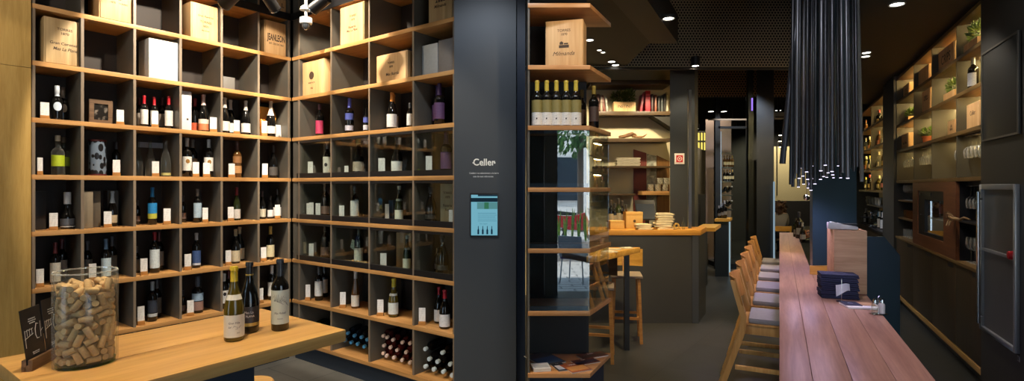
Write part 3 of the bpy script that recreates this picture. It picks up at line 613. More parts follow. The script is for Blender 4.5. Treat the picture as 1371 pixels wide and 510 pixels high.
# patterned tin
y = .14; x = LF.xat(130.5, y); P = LF.pt(x, y, TOP(0)); h = zat(187.5, P.y) - TOP(0); r = .072 * .80
t = thing('drinks_tin', 'round blue grey tin with teardrop cutouts and red rims, second bay', 'tin', P, LF.a)
tm = N('teardrop pattern tin'); pb = tm.pbsdf(Roughness=.35); tc = tm.n('TexCoord'); mp = tm.n('Mapping'); mp.inputs['Scale'].default_value = (1, 1, .62)
tm.l(tc.outputs['Object'], mp.inputs[0]); vo = tm.n('TexVoronoi', Scale=26.); tm.l(mp.outputs[0], vo.inputs['Vector']); vo.inputs['Randomness'].default_value = .55
cr = tm.n('ValToRGB'); cr.color_ramp.interpolation = 'CONSTANT'; cr.color_ramp.elements[1].position = .52; cr.color_ramp.elements[0].color = srgb(22, 21, 24); cr.color_ramp.elements[1].color = srgb(112, 126, 142)
tm.l(vo.outputs['Distance'], cr.inputs[0]); tm.l(cr.outputs[0], pb.inputs['Base Color'])
MB().lathe([(0, .012), (r, .012), (r, h - .012), (0, h - .012)], 32).obj('body', tm.m, t)
MB().lathe([(0, h - .012), (r * 1.02, h - .012), (r * 1.02, h), (0, h)], 32).obj('lid', flat((92, 30, 28)), t)
MB().lathe([(0, 0), (r * 1.02, 0), (r * 1.02, .012), (0, .012)], 32).obj('base_rim', flat((92, 30, 28)), t)
# pale metal rail behind the clear bottles
xa, xb = max(LDIV[2] + .001, LF.xat(181.5, .30)), min(LDIV[3] - .001, LF.xat(232, .30)); P = LF.pt((xa + xb) / 2, .30, ZB(1) - TH / 2 - .0001)
t = thing('bottle_rail', 'pale metal rail hanging behind the clear bottles in the third bay', 'rail', P, LF.a)
wr = (xb - xa) / 2 - .02; za = LF.z(206, 198, .30) - P.z; zb_ = LF.z(206, 191, .30) - P.z
MB().box(-wr, wr, 0, .004, za, zb_).obj('rail', plain('dull aluminium', srgb(150, 156, 166), .4, .6), t)
for s in (-1, 1): MB().box(s * wr * .9 - .004, s * wr * .9 + .004, .004, .012, za, 0).obj('bracket', M['black'], t)
# sparkling wine gift set in the corner bay
def in_left(px, y, k=1): return LF.pt(clampx(LF, LF.xat(px, y), .04, px), y, TOP(k))
t = place_bottle(LF, 1, 362.5, 134, 'white_low', .105); t['label'] = 'sparkling wine bottle among gold and white gift packaging, corner bay'; LABELS[t['label']] = [t.name]
for ch in t.children:
    if ch.name.startswith('capsule'): ch.data = bottle_part('burgundy', 'capsule', flat((226, 214, 200), .3), .6)
    if ch.name.startswith('label'): ch.data = bottle_part('burgundy', 'label', labmat((236, 232, 224)), .10, .30, 110.)
gold = plain('gold foil card', srgb(240, 172, 62), .35, 0.)
P = LF.pt(clampx(LF, LF.xat(363, .17), .115, 363), .17, TOP(1)); t = thing('gift_box', 'glowing gold open gift box behind the sparkling wine bottle', 'box', P, LF.a)
MB().box(-.105, .105, .07, .076, 0, .31).obj('back_panel', gold, t); MB().slab((-.105, .069, 0), (-.085, .0, 0), (-.085, .0, .17), (-.105, .069, .26), .004).obj('side_panel', gold, t); MB().slab((.085, 0, 0), (.105, .069, 0), (.105, .069, .30), (.085, 0, .24), .004).obj('side_panel', gold, t); MB().box(-.08, .08, 0, .069, 0, .006).obj('bottom', gold, t)
P = in_left(350.5, .10); t = thing('gift_bag', 'orange paper pouch left of the sparkling wine bottle', 'bag', P, LF.a)
MB().lathe([(0, .09), (.032, .10), (.034, .15), (.026, .165), (0, .165)], 14).obj('pouch', flat((226, 130, 40)), t); MB().lathe([(0, 0), (.022, 0), (.012, .05), (.02, .09), (0, .09)], 14).obj('foot', flat((196, 120, 40)), t)
K(LF, 1, 350.5, 357.5, 162)
for i, (px, y, w2, h2, turn, lean, lb) in enumerate([(373.5, .10, .035, .13, .25, .25, 'white folded leaflet standing right of the sparkling wine bottle'), (381, .055, .05, .06, .9, .9, 'open white leaflet with orange inside lying at the corner bay edge')]):
    P = in_left(px, y); t = thing('leaflet', lb, 'leaflet', P, LF.a + turn)
    MB().slab((-w2, 0, 0), (w2, 0, 0), (w2 + lean * .05, .02 + lean * .01, h2), (-w2 + lean * .05, .02 + lean * .01, h2), .0015).obj('cover', flat((236, 234, 230)), t)
    MB().slab((-w2, .003, 0.0005), (w2, .003, 0.0005), (w2 + .01, .05, .004), (-w2 + .01, .05, .004), .0015).obj('inside_page', flat((224, 150, 80)) if i else flat((226, 222, 216)), t)
# tag on the green bottle and corks at its foot
P = RF.pt(RF.xat(474, .10), .10, TOP(-2) + .17); t = thing('neck_tag', 'pale green square tag hanging tilted on the green bottle', 'tag', P, RF.a + .1)
MB().slab((-.05, 0, -.015), (.03, 0, -.05), (.055, 0, .035), (-.025, 0, .06), .002).obj('card', labmat((176, 196, 182)), t)
MB().tube([(.03, .002, .04), (.05, .02, .09)], .0012, 6).obj('string', flat((190, 186, 170)), t)
_ck = MB().lathe([(0, -.021), (.0108, -.021), (.0115, -.019), (.0115, .019), (.0108, .021), (0, .021)], 12).mesh('wine_cork', M['cork'])
rc = random.Random(4)
for i in range(16):
    px = 462 + 31 * (i / 15); y = rc.uniform(.05, .10); P = RF.pt(RF.xat(px, y), y, TOP(-2) + .012 + .02 * (i % 2))
    o = put('wine_cork', _ck, None, P, (math.pi / 2, rc.uniform(0, .4), rc.uniform(0, 3.1)))
    tag(o, 'loose wine cork in the small heap at the foot of the green bottle', 'cork', 'corks heaped in the glazed shelf')
# ================================================================== tasting table on the left
ZT = 1.06
def on_left_table(px, py): Y = (EYE - ZT) * F / (py - HY); return at(px, py, Y)
TA = on_left_table(350, 412.7); TB = on_left_table(454.6, 443.4)
ang = LF.a
t = thing('tasting_table', 'high oak tasting table in front of the wine shelves carrying the jar of corks', 'table', (TA.x, TA.y, 0), ang)
Wt, Lt = (TB - TA).length, 1.025
# local x: towards the corner, so the top runs from -Lt to 0; local y: into the wall, so the top runs from -Wt to 0
MB().box(-Lt, 0, -Wt * .50 + .0008, 0, ZT - .052, ZT).obj('top_board', M['oak_table'], t, bevel=.003)
MB().box(-Lt, 0, -Wt, -Wt * .50 - .0008, ZT - .052, ZT).obj('top_board', M['oak_table'], t, bevel=.003)
MB().box(-Lt + .25, -.30, -Wt + .22, -.12, .0, ZT - .053).obj('pedestal', M['plinth'], t, bevel=.004)
MB().box(-Lt + .15, -.22, -Wt + .14, -.06, 0, .02).obj('base_plate', M['black'], t)
# stool tucked under it
P = Vector((-1.60, 3.30, 0)); t = thing('wooden_stool', 'low round wooden stool between the tasting table and the shelves', 'stool', P, .3)
MB().lathe([(0, .455), (.11, .455), (.12, .465), (.12, .485), (.11, .495), (0, .495)], 28).obj('seat', M['oak_table'], t)
for i in range(4):
    a = math.pi / 4 + i * math.pi / 2; MB().tube([(.08 * math.cos(a), .08 * math.sin(a), .455), (.15 * math.cos(a), .15 * math.sin(a), 0)], .014, 10).obj('leg', M['oak_end'], t)
for i in range(4):
    a = math.pi / 4 + i * math.pi / 2; b = a + math.pi / 2; MB().tube([(.120 * math.cos(a), .120 * math.sin(a), .2), (.120 * math.cos(b), .120 * math.sin(b), .2)], .009, 8).obj('rung', M['oak_end'], t)
# ---- glass cylinder full of corks
JP = on_left_table(115, 486); JR = 45 * JP.y / F * math.cos(math.atan((115 - CX) / F)) * 1.0; JH = zat(363, JP.y) - ZT
t = thing('glass_jar', 'large glass cylinder full of wine corks on the tasting table', 'jar', (JP.x, JP.y, ZT), 0)
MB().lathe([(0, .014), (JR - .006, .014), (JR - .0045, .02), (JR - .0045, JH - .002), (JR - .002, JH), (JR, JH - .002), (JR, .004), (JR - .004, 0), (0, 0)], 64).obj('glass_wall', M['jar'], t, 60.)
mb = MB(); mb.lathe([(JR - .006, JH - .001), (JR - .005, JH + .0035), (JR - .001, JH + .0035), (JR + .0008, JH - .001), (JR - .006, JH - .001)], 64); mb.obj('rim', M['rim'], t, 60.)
MB().lathe([(0, .002), (JR - .007, .002), (JR - .007, .012), (0, .012)], 48).obj('glass_base', M['green_base'], t, 60.)
CORKS = "24,-2,12,-56,-83,0;29,41,12,85,52,0;-29,39,12,-90,44,0;-74,-8,12,-11,99,0;-52,-52,12,-71,70,0;60,-43,12,59,81,0;63,-5,12,92,-40,0;33,67,24,-64,30,-70;-53,25,12,90,-44,0;-70,-22,36,30,-95,-3;9,-63,12,-23,-97,0;28,-70,25,-37,-13,92;57,32,21,85,52,-1;2,76,25,56,-2,83;-38,66,25,42,25,-87;-53,-2,22,30,-79,-54;-16,-64,12,23,97,0;41,-30,23,60,70,40;75,15,22,0,0,-100;-4,52,24,18,-2,-98;-62,45,44,6,10,99;-72,-16,60,21,-98,-3;-26,-30,20,85,34,-41;15,-32,34,-80,22,-56;22,22,43,21,-36,-91;50,40,42,84,55,-3;-13,30,35,97,-26,3;-15,-2,21,80,37,-48;6,-50,48,-21,-29,-93;43,-62,46,36,25,-90;72,14,57,19,-98,7;51,20,68,-42,-52,-75;-17,29,59,100,1,6;-24,10,44,94,-16,29;-44,-45,49,-61,-71,-34;63,-6,35,82,-57,0;43,-27,58,-49,-84,24;25,56,48,42,60,68;-62,19,51,-63,21,-75;-20,-46,38,56,72,41;5,-74,52,-92,-7,-38;18,-9,40,81,-24,53;61,-45,48,25,35,-90;-17,74,54,13,3,99;-33,58,64,44,-36,-82;-37,-9,52,96,-21,17;-25,-58,57,60,69,41;17,-35,77,-2,-95,30;43,46,69,-97,-14,18;6,64,61,-24,-97,-3;-56,-49,76,-57,67,48;-42,-28,77,-54,81,-23;-12,-73,78,-99,15,-3;30,-70,91,36,15,92;-6,74,87,-99,-8,13;-59,47,102,41,52,-75;-53,34,80,100,3,7;-64,-14,93,-77,52,-38;-50,-54,98,-67,56,49;-26,-70,110,83,-33,-45;75,13,92,-6,24,97;18,2,62,80,-25,54;-12,37,82,-4,98,-21;-42,8,80,87,-20,-44;1,-1,79,-70,-37,-61;-7,-40,82,5,-77,64;74,-19,72,9,35,93;11,41,82,-7,99,9;-33,57,109,-24,50,83;-37,20,102,72,-69,-9;-19,-8,93,61,56,56;57,-48,84,57,70,43;58,50,102,17,-18,97;29,19,97,-70,-34,63;-68,-30,124,-35,81,-47;-63,4,110,-94,34,-6;-6,-27,102,77,47,-43;13,-71,112,-33,-27,-90;4,4,116,56,-80,19;72,24,135,-7,24,97;33,56,93,7,75,-66;53,-55,117,31,30,-90;-13,-27,131,78,45,-43;38,-34,89,16,86,-48;52,0,85,-9,35,93;1,61,109,32,-94,-11;-26,35,117,65,-18,-74;-57,19,127,-97,24,5;-7,-64,126,-19,-97,14;22,-30,109,61,77,-18;44,15,116,-51,-84,20;34,67,120,64,-31,70;-11,63,131,26,-95,-14;-44,-26,124,40,-76,-52;-51,39,140,-36,78,-50;76,-5,115,0,25,97;64,4,148,98,-17,5;52,38,136,-75,-66,1;0,64,151,25,-96,-13;-17,-3,133,91,29,31;-36,-55,142,-36,92,17;35,-25,131,39,-79,-47;56,-17,118,13,-52,-85;47,60,165,30,-24,-92;-15,12,160,89,-40,20;-73,-12,140,13,-88,45;1,-73,157,93,2,38;26,-59,142,34,-93,15;24,14,146,-46,-16,-88;15,58,130,-26,96,12;-1,27,147,66,19,73;-58,-17,165,82,-48,-31;3,-50,156,86,4,51;51,-39,146,83,-13,-54;61,-19,153,-93,26,27;25,58,153,25,-95,-16;-31,45,156,75,-40,-52;11,-14,157,23,79,57;-58,-48,169,-37,45,-81;46,-58,167,79,62,-1;68,31,169,-38,87,-32;46,20,172,34,-94,-1;-28,70,156,43,17,89;-18,43,176,68,-57,-46;-69,27,158,-36,-92,-14;65,33,193,40,-85,33;27,8,185,-29,95,-10;16,66,184,54,31,78;-53,33,181,90,-30,-32;-33,-5,153,89,-41,23;-64,-39,194,32,-50,81;71,-17,176,-23,-95,-22;-13,5,185,72,-69,8;22,43,186,-67,-31,-67;-37,64,194,73,41,55;-61,11,178,92,-33,-21;-30,-50,165,34,93,-13;33,-28,178,-100,-3,0;-3,76,194,39,1,92;5,52,199,66,19,73;-1,63,228,-24,-95,-18;-63,-10,192,82,-49,-31;-6,-41,177,-24,-97,-1;-24,-71,188,72,-27,-64;56,48,212,60,-71,36;33,57,225,45,-87,21;-55,19,200,94,-23,-26;-31,-26,205,-64,-77,2;-34,-24,182,52,86,1;22,-62,189,94,-26,22;6,14,199,52,-78,35;-6,15,219,-20,-97,-14;-25,34,212,22,93,-30;-39,-2,216,-49,-31,-81;-12,-39,200,68,71,18;62,-40,195,-53,-82,-21;32,26,205,86,-27,-43;60,44,245,58,-78,-22;-61,43,214,37,51,-78;-44,-62,229,-31,21,-93;-14,-73,210,-75,13,64;36,-48,208,68,-51,53;73,-21,236,8,31,-95;-35,66,225,72,37,59;-46,46,237,76,-65,-3;-64,7,224,-75,-66,2;-11,-52,221,92,-35,-19;63,-3,200,85,29,43;25,-71,222,58,21,78;-47,57,260,-70,-56,45;-74,11,247,-12,-83,54;-59,-23,217,-87,-5,-49;-1,-26,234,-77,11,-62;19,-27,218,-39,75,-54;49,6,217,84,43,34;33,3,236,-69,-68,-25;-18,7,242,43,-90,9;-61,-14,241,71,68,20;-15,-61,243,20,-94,-29;55,-32,218,-72,64,-27;64,1,244,73,67,11;16,20,237,71,68,-16;-40,8,256,59,-72,36;-39,-34,247,83,56,-6;10,-64,242,17,-98,8;48,-32,240,-63,74,-23;62,39,268,-52,83,23;34,26,262,-57,-63,53;18,62,245,-40,-92,-4;-60,-25,263,92,39,10;-1,-64,263,5,100,3;-21,-73,277,37,-10,93;39,0,259,79,57,21;-8,-15,268,49,-52,-70;-11,38,252,27,-92,28;-52,-37,282,79,56,27;-40,-50,267,-68,-73,-9;37,-54,251,57,-82,-3;49,-19,270,72,61,34;-1,74,257,-79,-1,-61;-68,32,274,-23,-50,-83;-64,-6,278,-71,-55,44;5,-64,286,28,-96,-7;22,-60,270,10,-95,-28;58,26,288,81,54,24;-33,-54,289,-94,-32,15;57,-47,271,63,75,-20;76,8,289,2,-21,-98;30,57,265,65,75,-10;-33,66,278,80,40,-45;-3,41,275,28,-92,27;6,3,281,46,-41,-79;49,-40,294,-51,85,-14;22,70,290,94,-30,-16;-29,41,273,32,23,92;29,1,293,42,-90,-10;-21,-18,302,-23,88,43;27,38,290,82,22,-54;-11,75,304,39,6,92;-51,18,289,50,70,-50;70,-31,304,-11,-22,97;-48,44,304,70,-70,9;-30,7,285,57,80,-19;31,-56,297,47,-87,-12;15,-26,294,36,6,93"
sc_r = (JR - .008) / .088
for e in CORKS.split(';'):
    x, y, z, a, b, c = map(int, e.split(','))
    if z > 292: continue
    d = Vector((a, b, c)).normalized(); q = d.to_track_quat('Z', 'Y')
    r = math.hypot(x, y) / 1000.
    o = put('wine_cork', _ck, None, (JP.x + x / 1000. * sc_r, JP.y + y / 1000. * sc_r, ZT + .016 + z / 1000. * .94)); o.rotation_mode = 'QUATERNION'; o.rotation_quaternion = q
    o.scale = (sc_r, sc_r, sc_r)
    tag(o, 'wine cork among those filling the large glass cylinder', 'cork', 'corks in the glass cylinder')
# ---- three bottles on the table
def table_bottle(px, py, ytop, prof, label):
    P = on_left_table(px, py); h = zat(ytop, P.y) - ZT
    th = math.atan((px - CX) / F); th0 = math.atan((px - 349) / 757.); rf = math.cos(th) / math.cos(th0)
    t = thing('wine_bottle', label, 'bottle', P, math.atan2(P.y, P.x) - math.pi / 2, 'bottles on the tasting table', (h * rf, h * rf, h)); return t, h
t, h = table_bottle(313.5, 455, 357, 'burgundy', 'olive green wine bottle with yellow capsule and white script label, frontmost on the tasting table')
put('glass_body', bottle_part('burgundy', 'glass', M['olive_glass'], n=32), t); put('capsule', bottle_part('burgundy', 'capsule', flat((206, 178, 40), .35), .80), t)
lm = plain('cream label', srgb(224, 220, 206), .6, 0, .3, .03)
put('label', bottle_part('burgundy', 'label', lm, .06, .36, 170.), t)
nl = MB(); q = RATIO['burgundy']
rA, rB = prof_r(PROF['burgundy'], .56) * q * 1.02, prof_r(PROF['burgundy'], .63) * q * 1.02
nl.lathe([(rA, .56), (rB, .63)], 14, (0, 0, 0), -160, -20); nl.obj('neck_label', lm, t)
mb = MB(); add_text(mb, 'Gran Vi\u00f1a', .040, .0, 0, .255, .0006, .3, 1, q * 1.016); add_text(mb, 'Sol', .034, -.06, 0, .20, .0006, .3, 1, q * 1.016); add_text(mb, '2012', .022, .06, 0, .12, .0006, 0, 1, q * 1.016)
add_stroke(mb, [(-.02, .19), (.0, .215), (.04, .20), (.05, .175), (.02, .17), (.07, .19), (.10, .215)], .005, 0, .0006, q * 1.016)
mb.obj('label_lettering', M['ink_black'], t, smooth=0)
t, h = table_bottle(334, 444, 351, 'burgundy', 'black wine bottle with gold neck band, standing behind the yellow capped one')
q = RATIO['hock']; put('glass_body', bottle_part('burgundy', 'glass', M['dark_glass'], n=32), t); put('capsule', bottle_part('burgundy', 'capsule', flat((36, 38, 42), .35), .83), t)
q = RATIO['burgundy']; gm = plain('gold print', srgb(190, 160, 84), .4, .4)
MB().lathe([(.42 * q, .815), (.42 * q, .835)], 18).obj('gold_band', gm, t)
put('label', bottle_part('burgundy', 'label', plain('dark label', srgb(42, 38, 42), .45), .10, .38, 170.), t)
mb = MB(); add_text(mb, 'Mas La', .050, -.01, 0, .30, .0006, 0, 1, q * 1.017); add_text(mb, 'PLANA', .042, .01, 0, .245, .0006, 0, 1, q * 1.017); mb.obj('label_lettering', plain('pale print', srgb(190, 186, 190), .5), t, smooth=0)
mb = MB(); mb.lathe([(q * 1.02, .105), (q * 1.02, .15)], 14, (0, 0, 0), -172, -8); mb.obj('gold_stripe', gm, t)
t, h = table_bottle(375, 441, 347, 'bordeaux', 'dark wine bottle with large pale illustrated label, rightmost on the tasting table')
q = RATIO['bordeaux']; put('glass_body', bottle_part('bordeaux', 'glass', M['dark_glass'], n=32), t); put('capsule', bottle_part('bordeaux', 'capsule', flat((40, 44, 52), .35), .77), t)
put('label', bottle_part('bordeaux', 'label', plain('pale blue label', srgb(196, 206, 200), .6, 0, .3, .03), .10, .575, 170.), t)
mb = MB(); rr = random.Random(5)
for i in range(16):
    a = -1.4 + i * .2; r0 = .02; L = .10 + .05 * rr.random()
    cx, cz = -.045 + .006 * i, .42 - .003 * i
    add_stroke(mb, [(cx, cz), (cx + .4 * L * math.sin(a) + .01, cz + .35 * L * math.cos(a)), (cx + .8 * L * math.sin(a + .3), cz + .8 * L * math.cos(a + .3))], .006, 0, .0006, q * 1.017)
mb.obj('label_drawing', flat((70, 78, 84), .6), t, smooth=0); mb = MB(); add_text(mb, 'Mas Rabell', .040, 0, 0, .255, .0006, .2, 1, q * 1.017); add_text(mb, 'PENED\u00c8S', .020, 0, 0, .175, .0006, 0, 1, q * 1.017)
mb.obj('label_lettering', flat((70, 78, 84), .6), t, smooth=0)
# ---- menu cards in a wooden holder
Pf = on_left_table(36, 498); Pb = on_left_table(80, 474)
dv = (Pb - Pf).normalized(); t = thing('menu_holder', 'two black menu cards with white script held in a slotted wooden block beside the jar', 'menu holder', (Pf.x, Pf.y, ZT), math.atan2(dv.y, dv.x))
Lh = (Pb - Pf).length * 1.1
MB().box(0, Lh, -.016, -.003, 0, .04).box(0, Lh, .003, .016, 0, .04).box(0, Lh, -.003, .003, 0, .02).obj('holder', wood('walnut block', srgb(134, 104, 74), srgb(96, 72, 50), 'X', 2.), t, bevel=.001)
bk = plain('black card', srgb(34, 33, 34), .5, 0, .4, .06)
Minv = (Matrix.Translation((Pf.x, Pf.y, ZT)) @ Matrix.Rotation(math.atan2(dv.y, dv.x), 4, 'Z')).inverted()
def card_quad(x0, x1, lx, ly, H, Hb=None):
    """slotted card: bottom edge from x0 to x1, top edge leaning by lx along and ly across"""
    return [Vector((x0, 0, .022)), Vector((x1, 0, .022)), Vector((x1 + lx, ly, H)), Vector((x0 + lx, ly, H))]
for n, (x0, x1, lx, ly, H) in enumerate([(.002, Lh * .52, -.022, .012, .215), (Lh * .54, Lh * .99, -.018, .012, .225)]):
    qd = card_quad(x0, x1, lx, ly, H); c = MB().slab(qd[0], qd[1], qd[2], qd[3], .0018).obj('menu_card', bk, t)
    ux = (qd[1] - qd[0]).normalized(); uz = (qd[3] - qd[0]); Hh = uz.length; uz.normalize(); nn = ux.cross(uz).normalized(); Wd = x1 - x0
    mb = MB()
    S = lambda pts, w: add_stroke(mb, [(p[0] * Wd, p[1] * Hh) for p in pts], w, 0)
    S([(.08, .30), (.10, .62)], .004); S([(.06, .46), (.50, .52)], .003)
    for xx in (.20, .32, .44): S([(xx, .50), (xx + .01, .62)], .003); S([(xx - .05, .60), (xx + .06, .62)], .003)
    S([(.80, .66), (.70, .68), (.62, .58), (.61, .48), (.66, .40), (.78, .40)], .0035); S([(.86, .40), (.90, .70)], .003); S([(.87, .5), (1., .55)], .003)
    for zz, ww in ((.80, .5), (.76, .55), (.72, .4), (.18, .5), (.15, .45)): add_text(mb, 'seleccio de vins i caves', .0065, .52 * Wd, 0, zz * Hh, .0003, 0, Wd * ww / .085)
    mb.v = [tuple(qd[0] + ux * v[0] + uz * v[2] + nn * (-v[1] + .0002)) for v in mb.v]
    mb.obj('script_lettering', M['white_ink'], c, smooth=0)
# ================================================================== room shell
ES = .5007                                   # the corridor runs half a step right for every step away
EA = math.atan2(1, ES)                       # its direction
def Q(u, Y, z=0.): return Vector((u + ES * Y, Y, z))
FAR = 17.0
fm = N('dark floor tiles'); fb = fm.pbsdf(Roughness=.38); fb.inputs['Specular IOR Level'].default_value = .35
tc = fm.n('TexCoord'); mp = fm.n('Mapping'); mp.inputs['Rotation'].default_value = (0, 0, -R(53.9)); fm.l(tc.outputs['Object'], mp.inputs[0])
bt = fm.n('TexBrick', Scale=1.0); bt.offset = .5; bt.inputs['Mortar Size'].default_value = .004; bt.inputs['Brick Width'].default_value = .9; bt.inputs['Row Height'].default_value = .6
bt.inputs['Color1'].default_value = srgb(48, 49, 47); bt.inputs['Color2'].default_value = srgb(54, 54, 51); bt.inputs['Mortar'].default_value = srgb(34, 34, 34)
fm.l(mp.outputs[0], bt.inputs['Vector']); nz = fm.n('TexNoise', Scale=5., Detail=5.); fm.l(tc.outputs['Object'], nz.inputs['Vector'])
mr = fm.n('MapRange'); mr.inputs['To Min'].default_value = .7; mr.inputs['To Max'].default_value = 1.25; fm.l(nz.outputs['Fac'], mr.inputs['Value'])
sc_ = fm.n('VectorMath', operation='SCALE'); fm.l(bt.outputs['Color'], sc_.inputs[0]); fm.l(mr.outputs[0], sc_.inputs['Scale']); fm.l(sc_.outputs[0], fb.inputs['Base Color'])
struct(MB().box(.035, 13, -1.4, FAR + .2, -.15, 0).obj('floor', fm.m, smooth=0))
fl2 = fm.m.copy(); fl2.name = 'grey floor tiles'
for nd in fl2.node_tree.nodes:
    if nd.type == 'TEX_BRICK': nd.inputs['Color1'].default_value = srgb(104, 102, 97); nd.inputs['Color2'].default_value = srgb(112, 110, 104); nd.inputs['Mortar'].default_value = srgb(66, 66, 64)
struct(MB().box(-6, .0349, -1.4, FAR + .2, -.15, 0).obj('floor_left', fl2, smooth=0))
M['ceil'] = plain('black ceiling', srgb(50, 45, 38), .8)
# perforated metal, staggered round holes on an upright sheet
def perforated(name, PP, c1):
    pm = N(name); pb = pm.pbsdf(Roughness=.5, Metallic=.1)
    tc = pm.n('TexCoord'); sp = pm.n('SeparateXYZ'); pm.l(tc.outputs['Object'], sp.inputs[0])
    def mth(op, a, b=None):
        m = pm.n('Math', operation=op)
        for i, v in enumerate((a, b)):
            if v is None: continue
            if isinstance(v, (int, float)): m.inputs[i].default_value = v
            else: pm.l(v, m.inputs[i])
        return m.outputs[0]
    zz = mth('DIVIDE', sp.outputs[2], PP * .866); row = mth('FLOOR', zz); xo = mth('MULTIPLY', mth('MODULO', mth('ABSOLUTE', row), 2.), .5)
    xx = mth('ADD', mth('DIVIDE', sp.outputs[0], PP), xo)
    fx = mth('SUBTRACT', mth('SUBTRACT', xx, mth('FLOOR', xx)), .5); fy = mth('MULTIPLY', mth('SUBTRACT', mth('SUBTRACT', zz, row), .5), .866)
    hole = mth('LESS_THAN', mth('SQRT', mth('ADD', mth('MULTIPLY', fx, fx), mth('MULTIPLY', fy, fy))), .33)
    mx = pm.n('MixRGB'); mx.inputs[1].default_value = c1; mx.inputs[2].default_value = srgb(8, 8, 8); pm.l(hole, mx.inputs[0]); pm.l(mx.outputs[0], pb.inputs['Base Color']); return pm.m
M['perf'] = perforated('perforated black metal', .040, srgb(172, 162, 136)); M['perf_far'] = perforated('perforated brown metal', .056, srgb(168, 136, 102))
ZC = 3.3; ZROOF = 4.45; YP = 7.06
struct(MB().box(-6, 13, -1.4, FAR + .2, ZROOF, ZROOF + .2).obj('ceiling', M['ceil'], smooth=0))
# the perforated lower ceiling over the bar, split by a smooth duct that follows the corridor
duL, duR = (823 - 1043) / F * 4.6, (869 - 1043) / F * 4.6
yl, yr = (.12 - duL) / ES, (.12 - duR) / ES
q2 = lambda u, Y: tuple(Q(u, Y)[:2])
dk = plain('dark ceiling board', srgb(34, 33, 31), .7)
struct(MB().prism([(.12, yl), (.12, YP), (at(838, 0, YP).x, YP), q2(duL, 5.9)], ZC, ZC + .02).obj('ceiling_panel', dk, smooth=0))
struct(MB().prism([q2(duL, 3.4), q2(duR, 3.4), q2(duR, 5.9), q2(duL, 5.9)], ZC - .02, ZC + .3).obj('ceiling_duct', plain('duct paint', srgb(38, 38, 36), .6), smooth=0))
struct(MB().prism([q2(.70, -1.), q2(2.3, -1.), q2(2.3, 10.5), q2(.70, 10.5)], ZC + .02, ZC + .05).obj('ceiling_panel', M['ceil'], smooth=0))
# upright perforated bulkheads across the bar
struct(MB().box(.12, at(1120, 0, YP).x, YP, YP + .03, ZC - .02, ZROOF - .001).obj('ceiling_bulkhead', M['perf'], smooth=0))
struct(MB().box(.12, at(1120, 0, YP).x, YP - .012, YP + .045, ZC - .05, ZC - .0205).obj('ceiling_trim', dk, smooth=0))
struct(MB().box(at(925, 0, 10.7).x, at(1075, 0, 10.7).x, 10.7, 10.73, 3.5, ZROOF - .001).obj('ceiling_bulkhead', M['perf_far'], smooth=0))
# outer walls
wp = plain('dark wall paint', srgb(44, 44, 44), .7)
struct(MB().box(-6, -5.8, -1.4, FAR, 0, ZROOF).obj('wall_left', wp, smooth=0))
struct(MB().box(12.8, 13, -1.4, FAR, 0, ZROOF).obj('wall_right', wp, smooth=0))
struct(MB().box(-6, 13, FAR, FAR + .2, 0, ZROOF).obj('wall_far', wp, smooth=0))
# shop front behind the photographer: two openings to the street
sf = MB()
for x0, x1, z0, z1 in [(-6, -5.7, 0, ZROOF), (-5.7, -3.4, 2.9, ZROOF), (-5.7, -3.4, 0, .1), (-3.4, .51, 0, ZROOF), (.51, 3.6, 2.9, ZROOF), (3.6, 13, 0, ZROOF)]:
    sf.box(x0, x1, -1.4, -1.2, z0, z1)
struct(sf.obj('wall_front', wp, smooth=0))
struct(MB().box(.51, .71, -1.195, -1.05, 0, ZROOF - .001).obj('trim_front', plain('pale blue grey column', srgb(150, 166, 176), .6), smooth=0))
# pale oak wall in line with the shelves
zs1 = LF.z(45, 92.5)
wl = MB().box(XL0 - 2.2, XL0 - .02, -.03, -.005, .0, zs1 - .0015); wl.box(XL0 - 2.2, XL0 - .02, -.03, -.005, zs1 + .0015, ZROOF - .01); wl.box(XL0 - 2.2, XL0 - .02, -.005, .04, 0, ZROOF - .01)
o = wl.obj('wall_oak', M['oak_panel'], None, smooth=0); o.location = LF.pt(0, 0, 0); o.rotation_euler = (0, 0, LF.a); struct(o)
# blue grey pillar between the two rooms
Yp = 3.95; p0 = at(608, 0, Yp); pr_ = at(691, 0, Yp)
p3 = p0 + d1 * .62
struct(MB().prism([(p0.x, Yp), (pr_.x, Yp), (pr_.x, 4.62), (p3.x, p3.y)], 0, ZROOF - .001).obj('pillar', M['blue_paint'], smooth=0))
struct(MB().box(pr_.x + .003, .10, Yp + .05, 4.62, 0, ZROOF).obj('trim_pillar', plain('deep blue paint', srgb(26, 38, 56), .4), smooth=0))
struct(MB().box(.035, .10, 4.64, 9.0, 0, ZROOF).obj('wall_middle', wp, smooth=0))
# lettering on the pillar
t = thing('wall_lettering', 'white lettering reading Celler with two small lines on the blue grey pillar', 'lettering', at(648, 0, Yp) - Vector((0, 0, EYE - 0) ) + Vector((0, 0, 0)))
t.location = (at(648, 0, Yp).x, Yp, 0)
px2m = Yp / F
mb = MB(); zc = zat(217.5, Yp)
add_text(mb, 'Celler', 12.8 * px2m, 0, -.0008, zc, .0006, 0, .92, None, .018)
for s in (-1, 1):
    vs = [(s * 14.3 * px2m + .8 * 1.4 * px2m * math.cos(a * .6283) , -.0014, zc - .5 * px2m + .8 * 1.4 * px2m * math.sin(a * .6283)) for a in range(10)]; mb.add(vs, [tuple(range(10))])
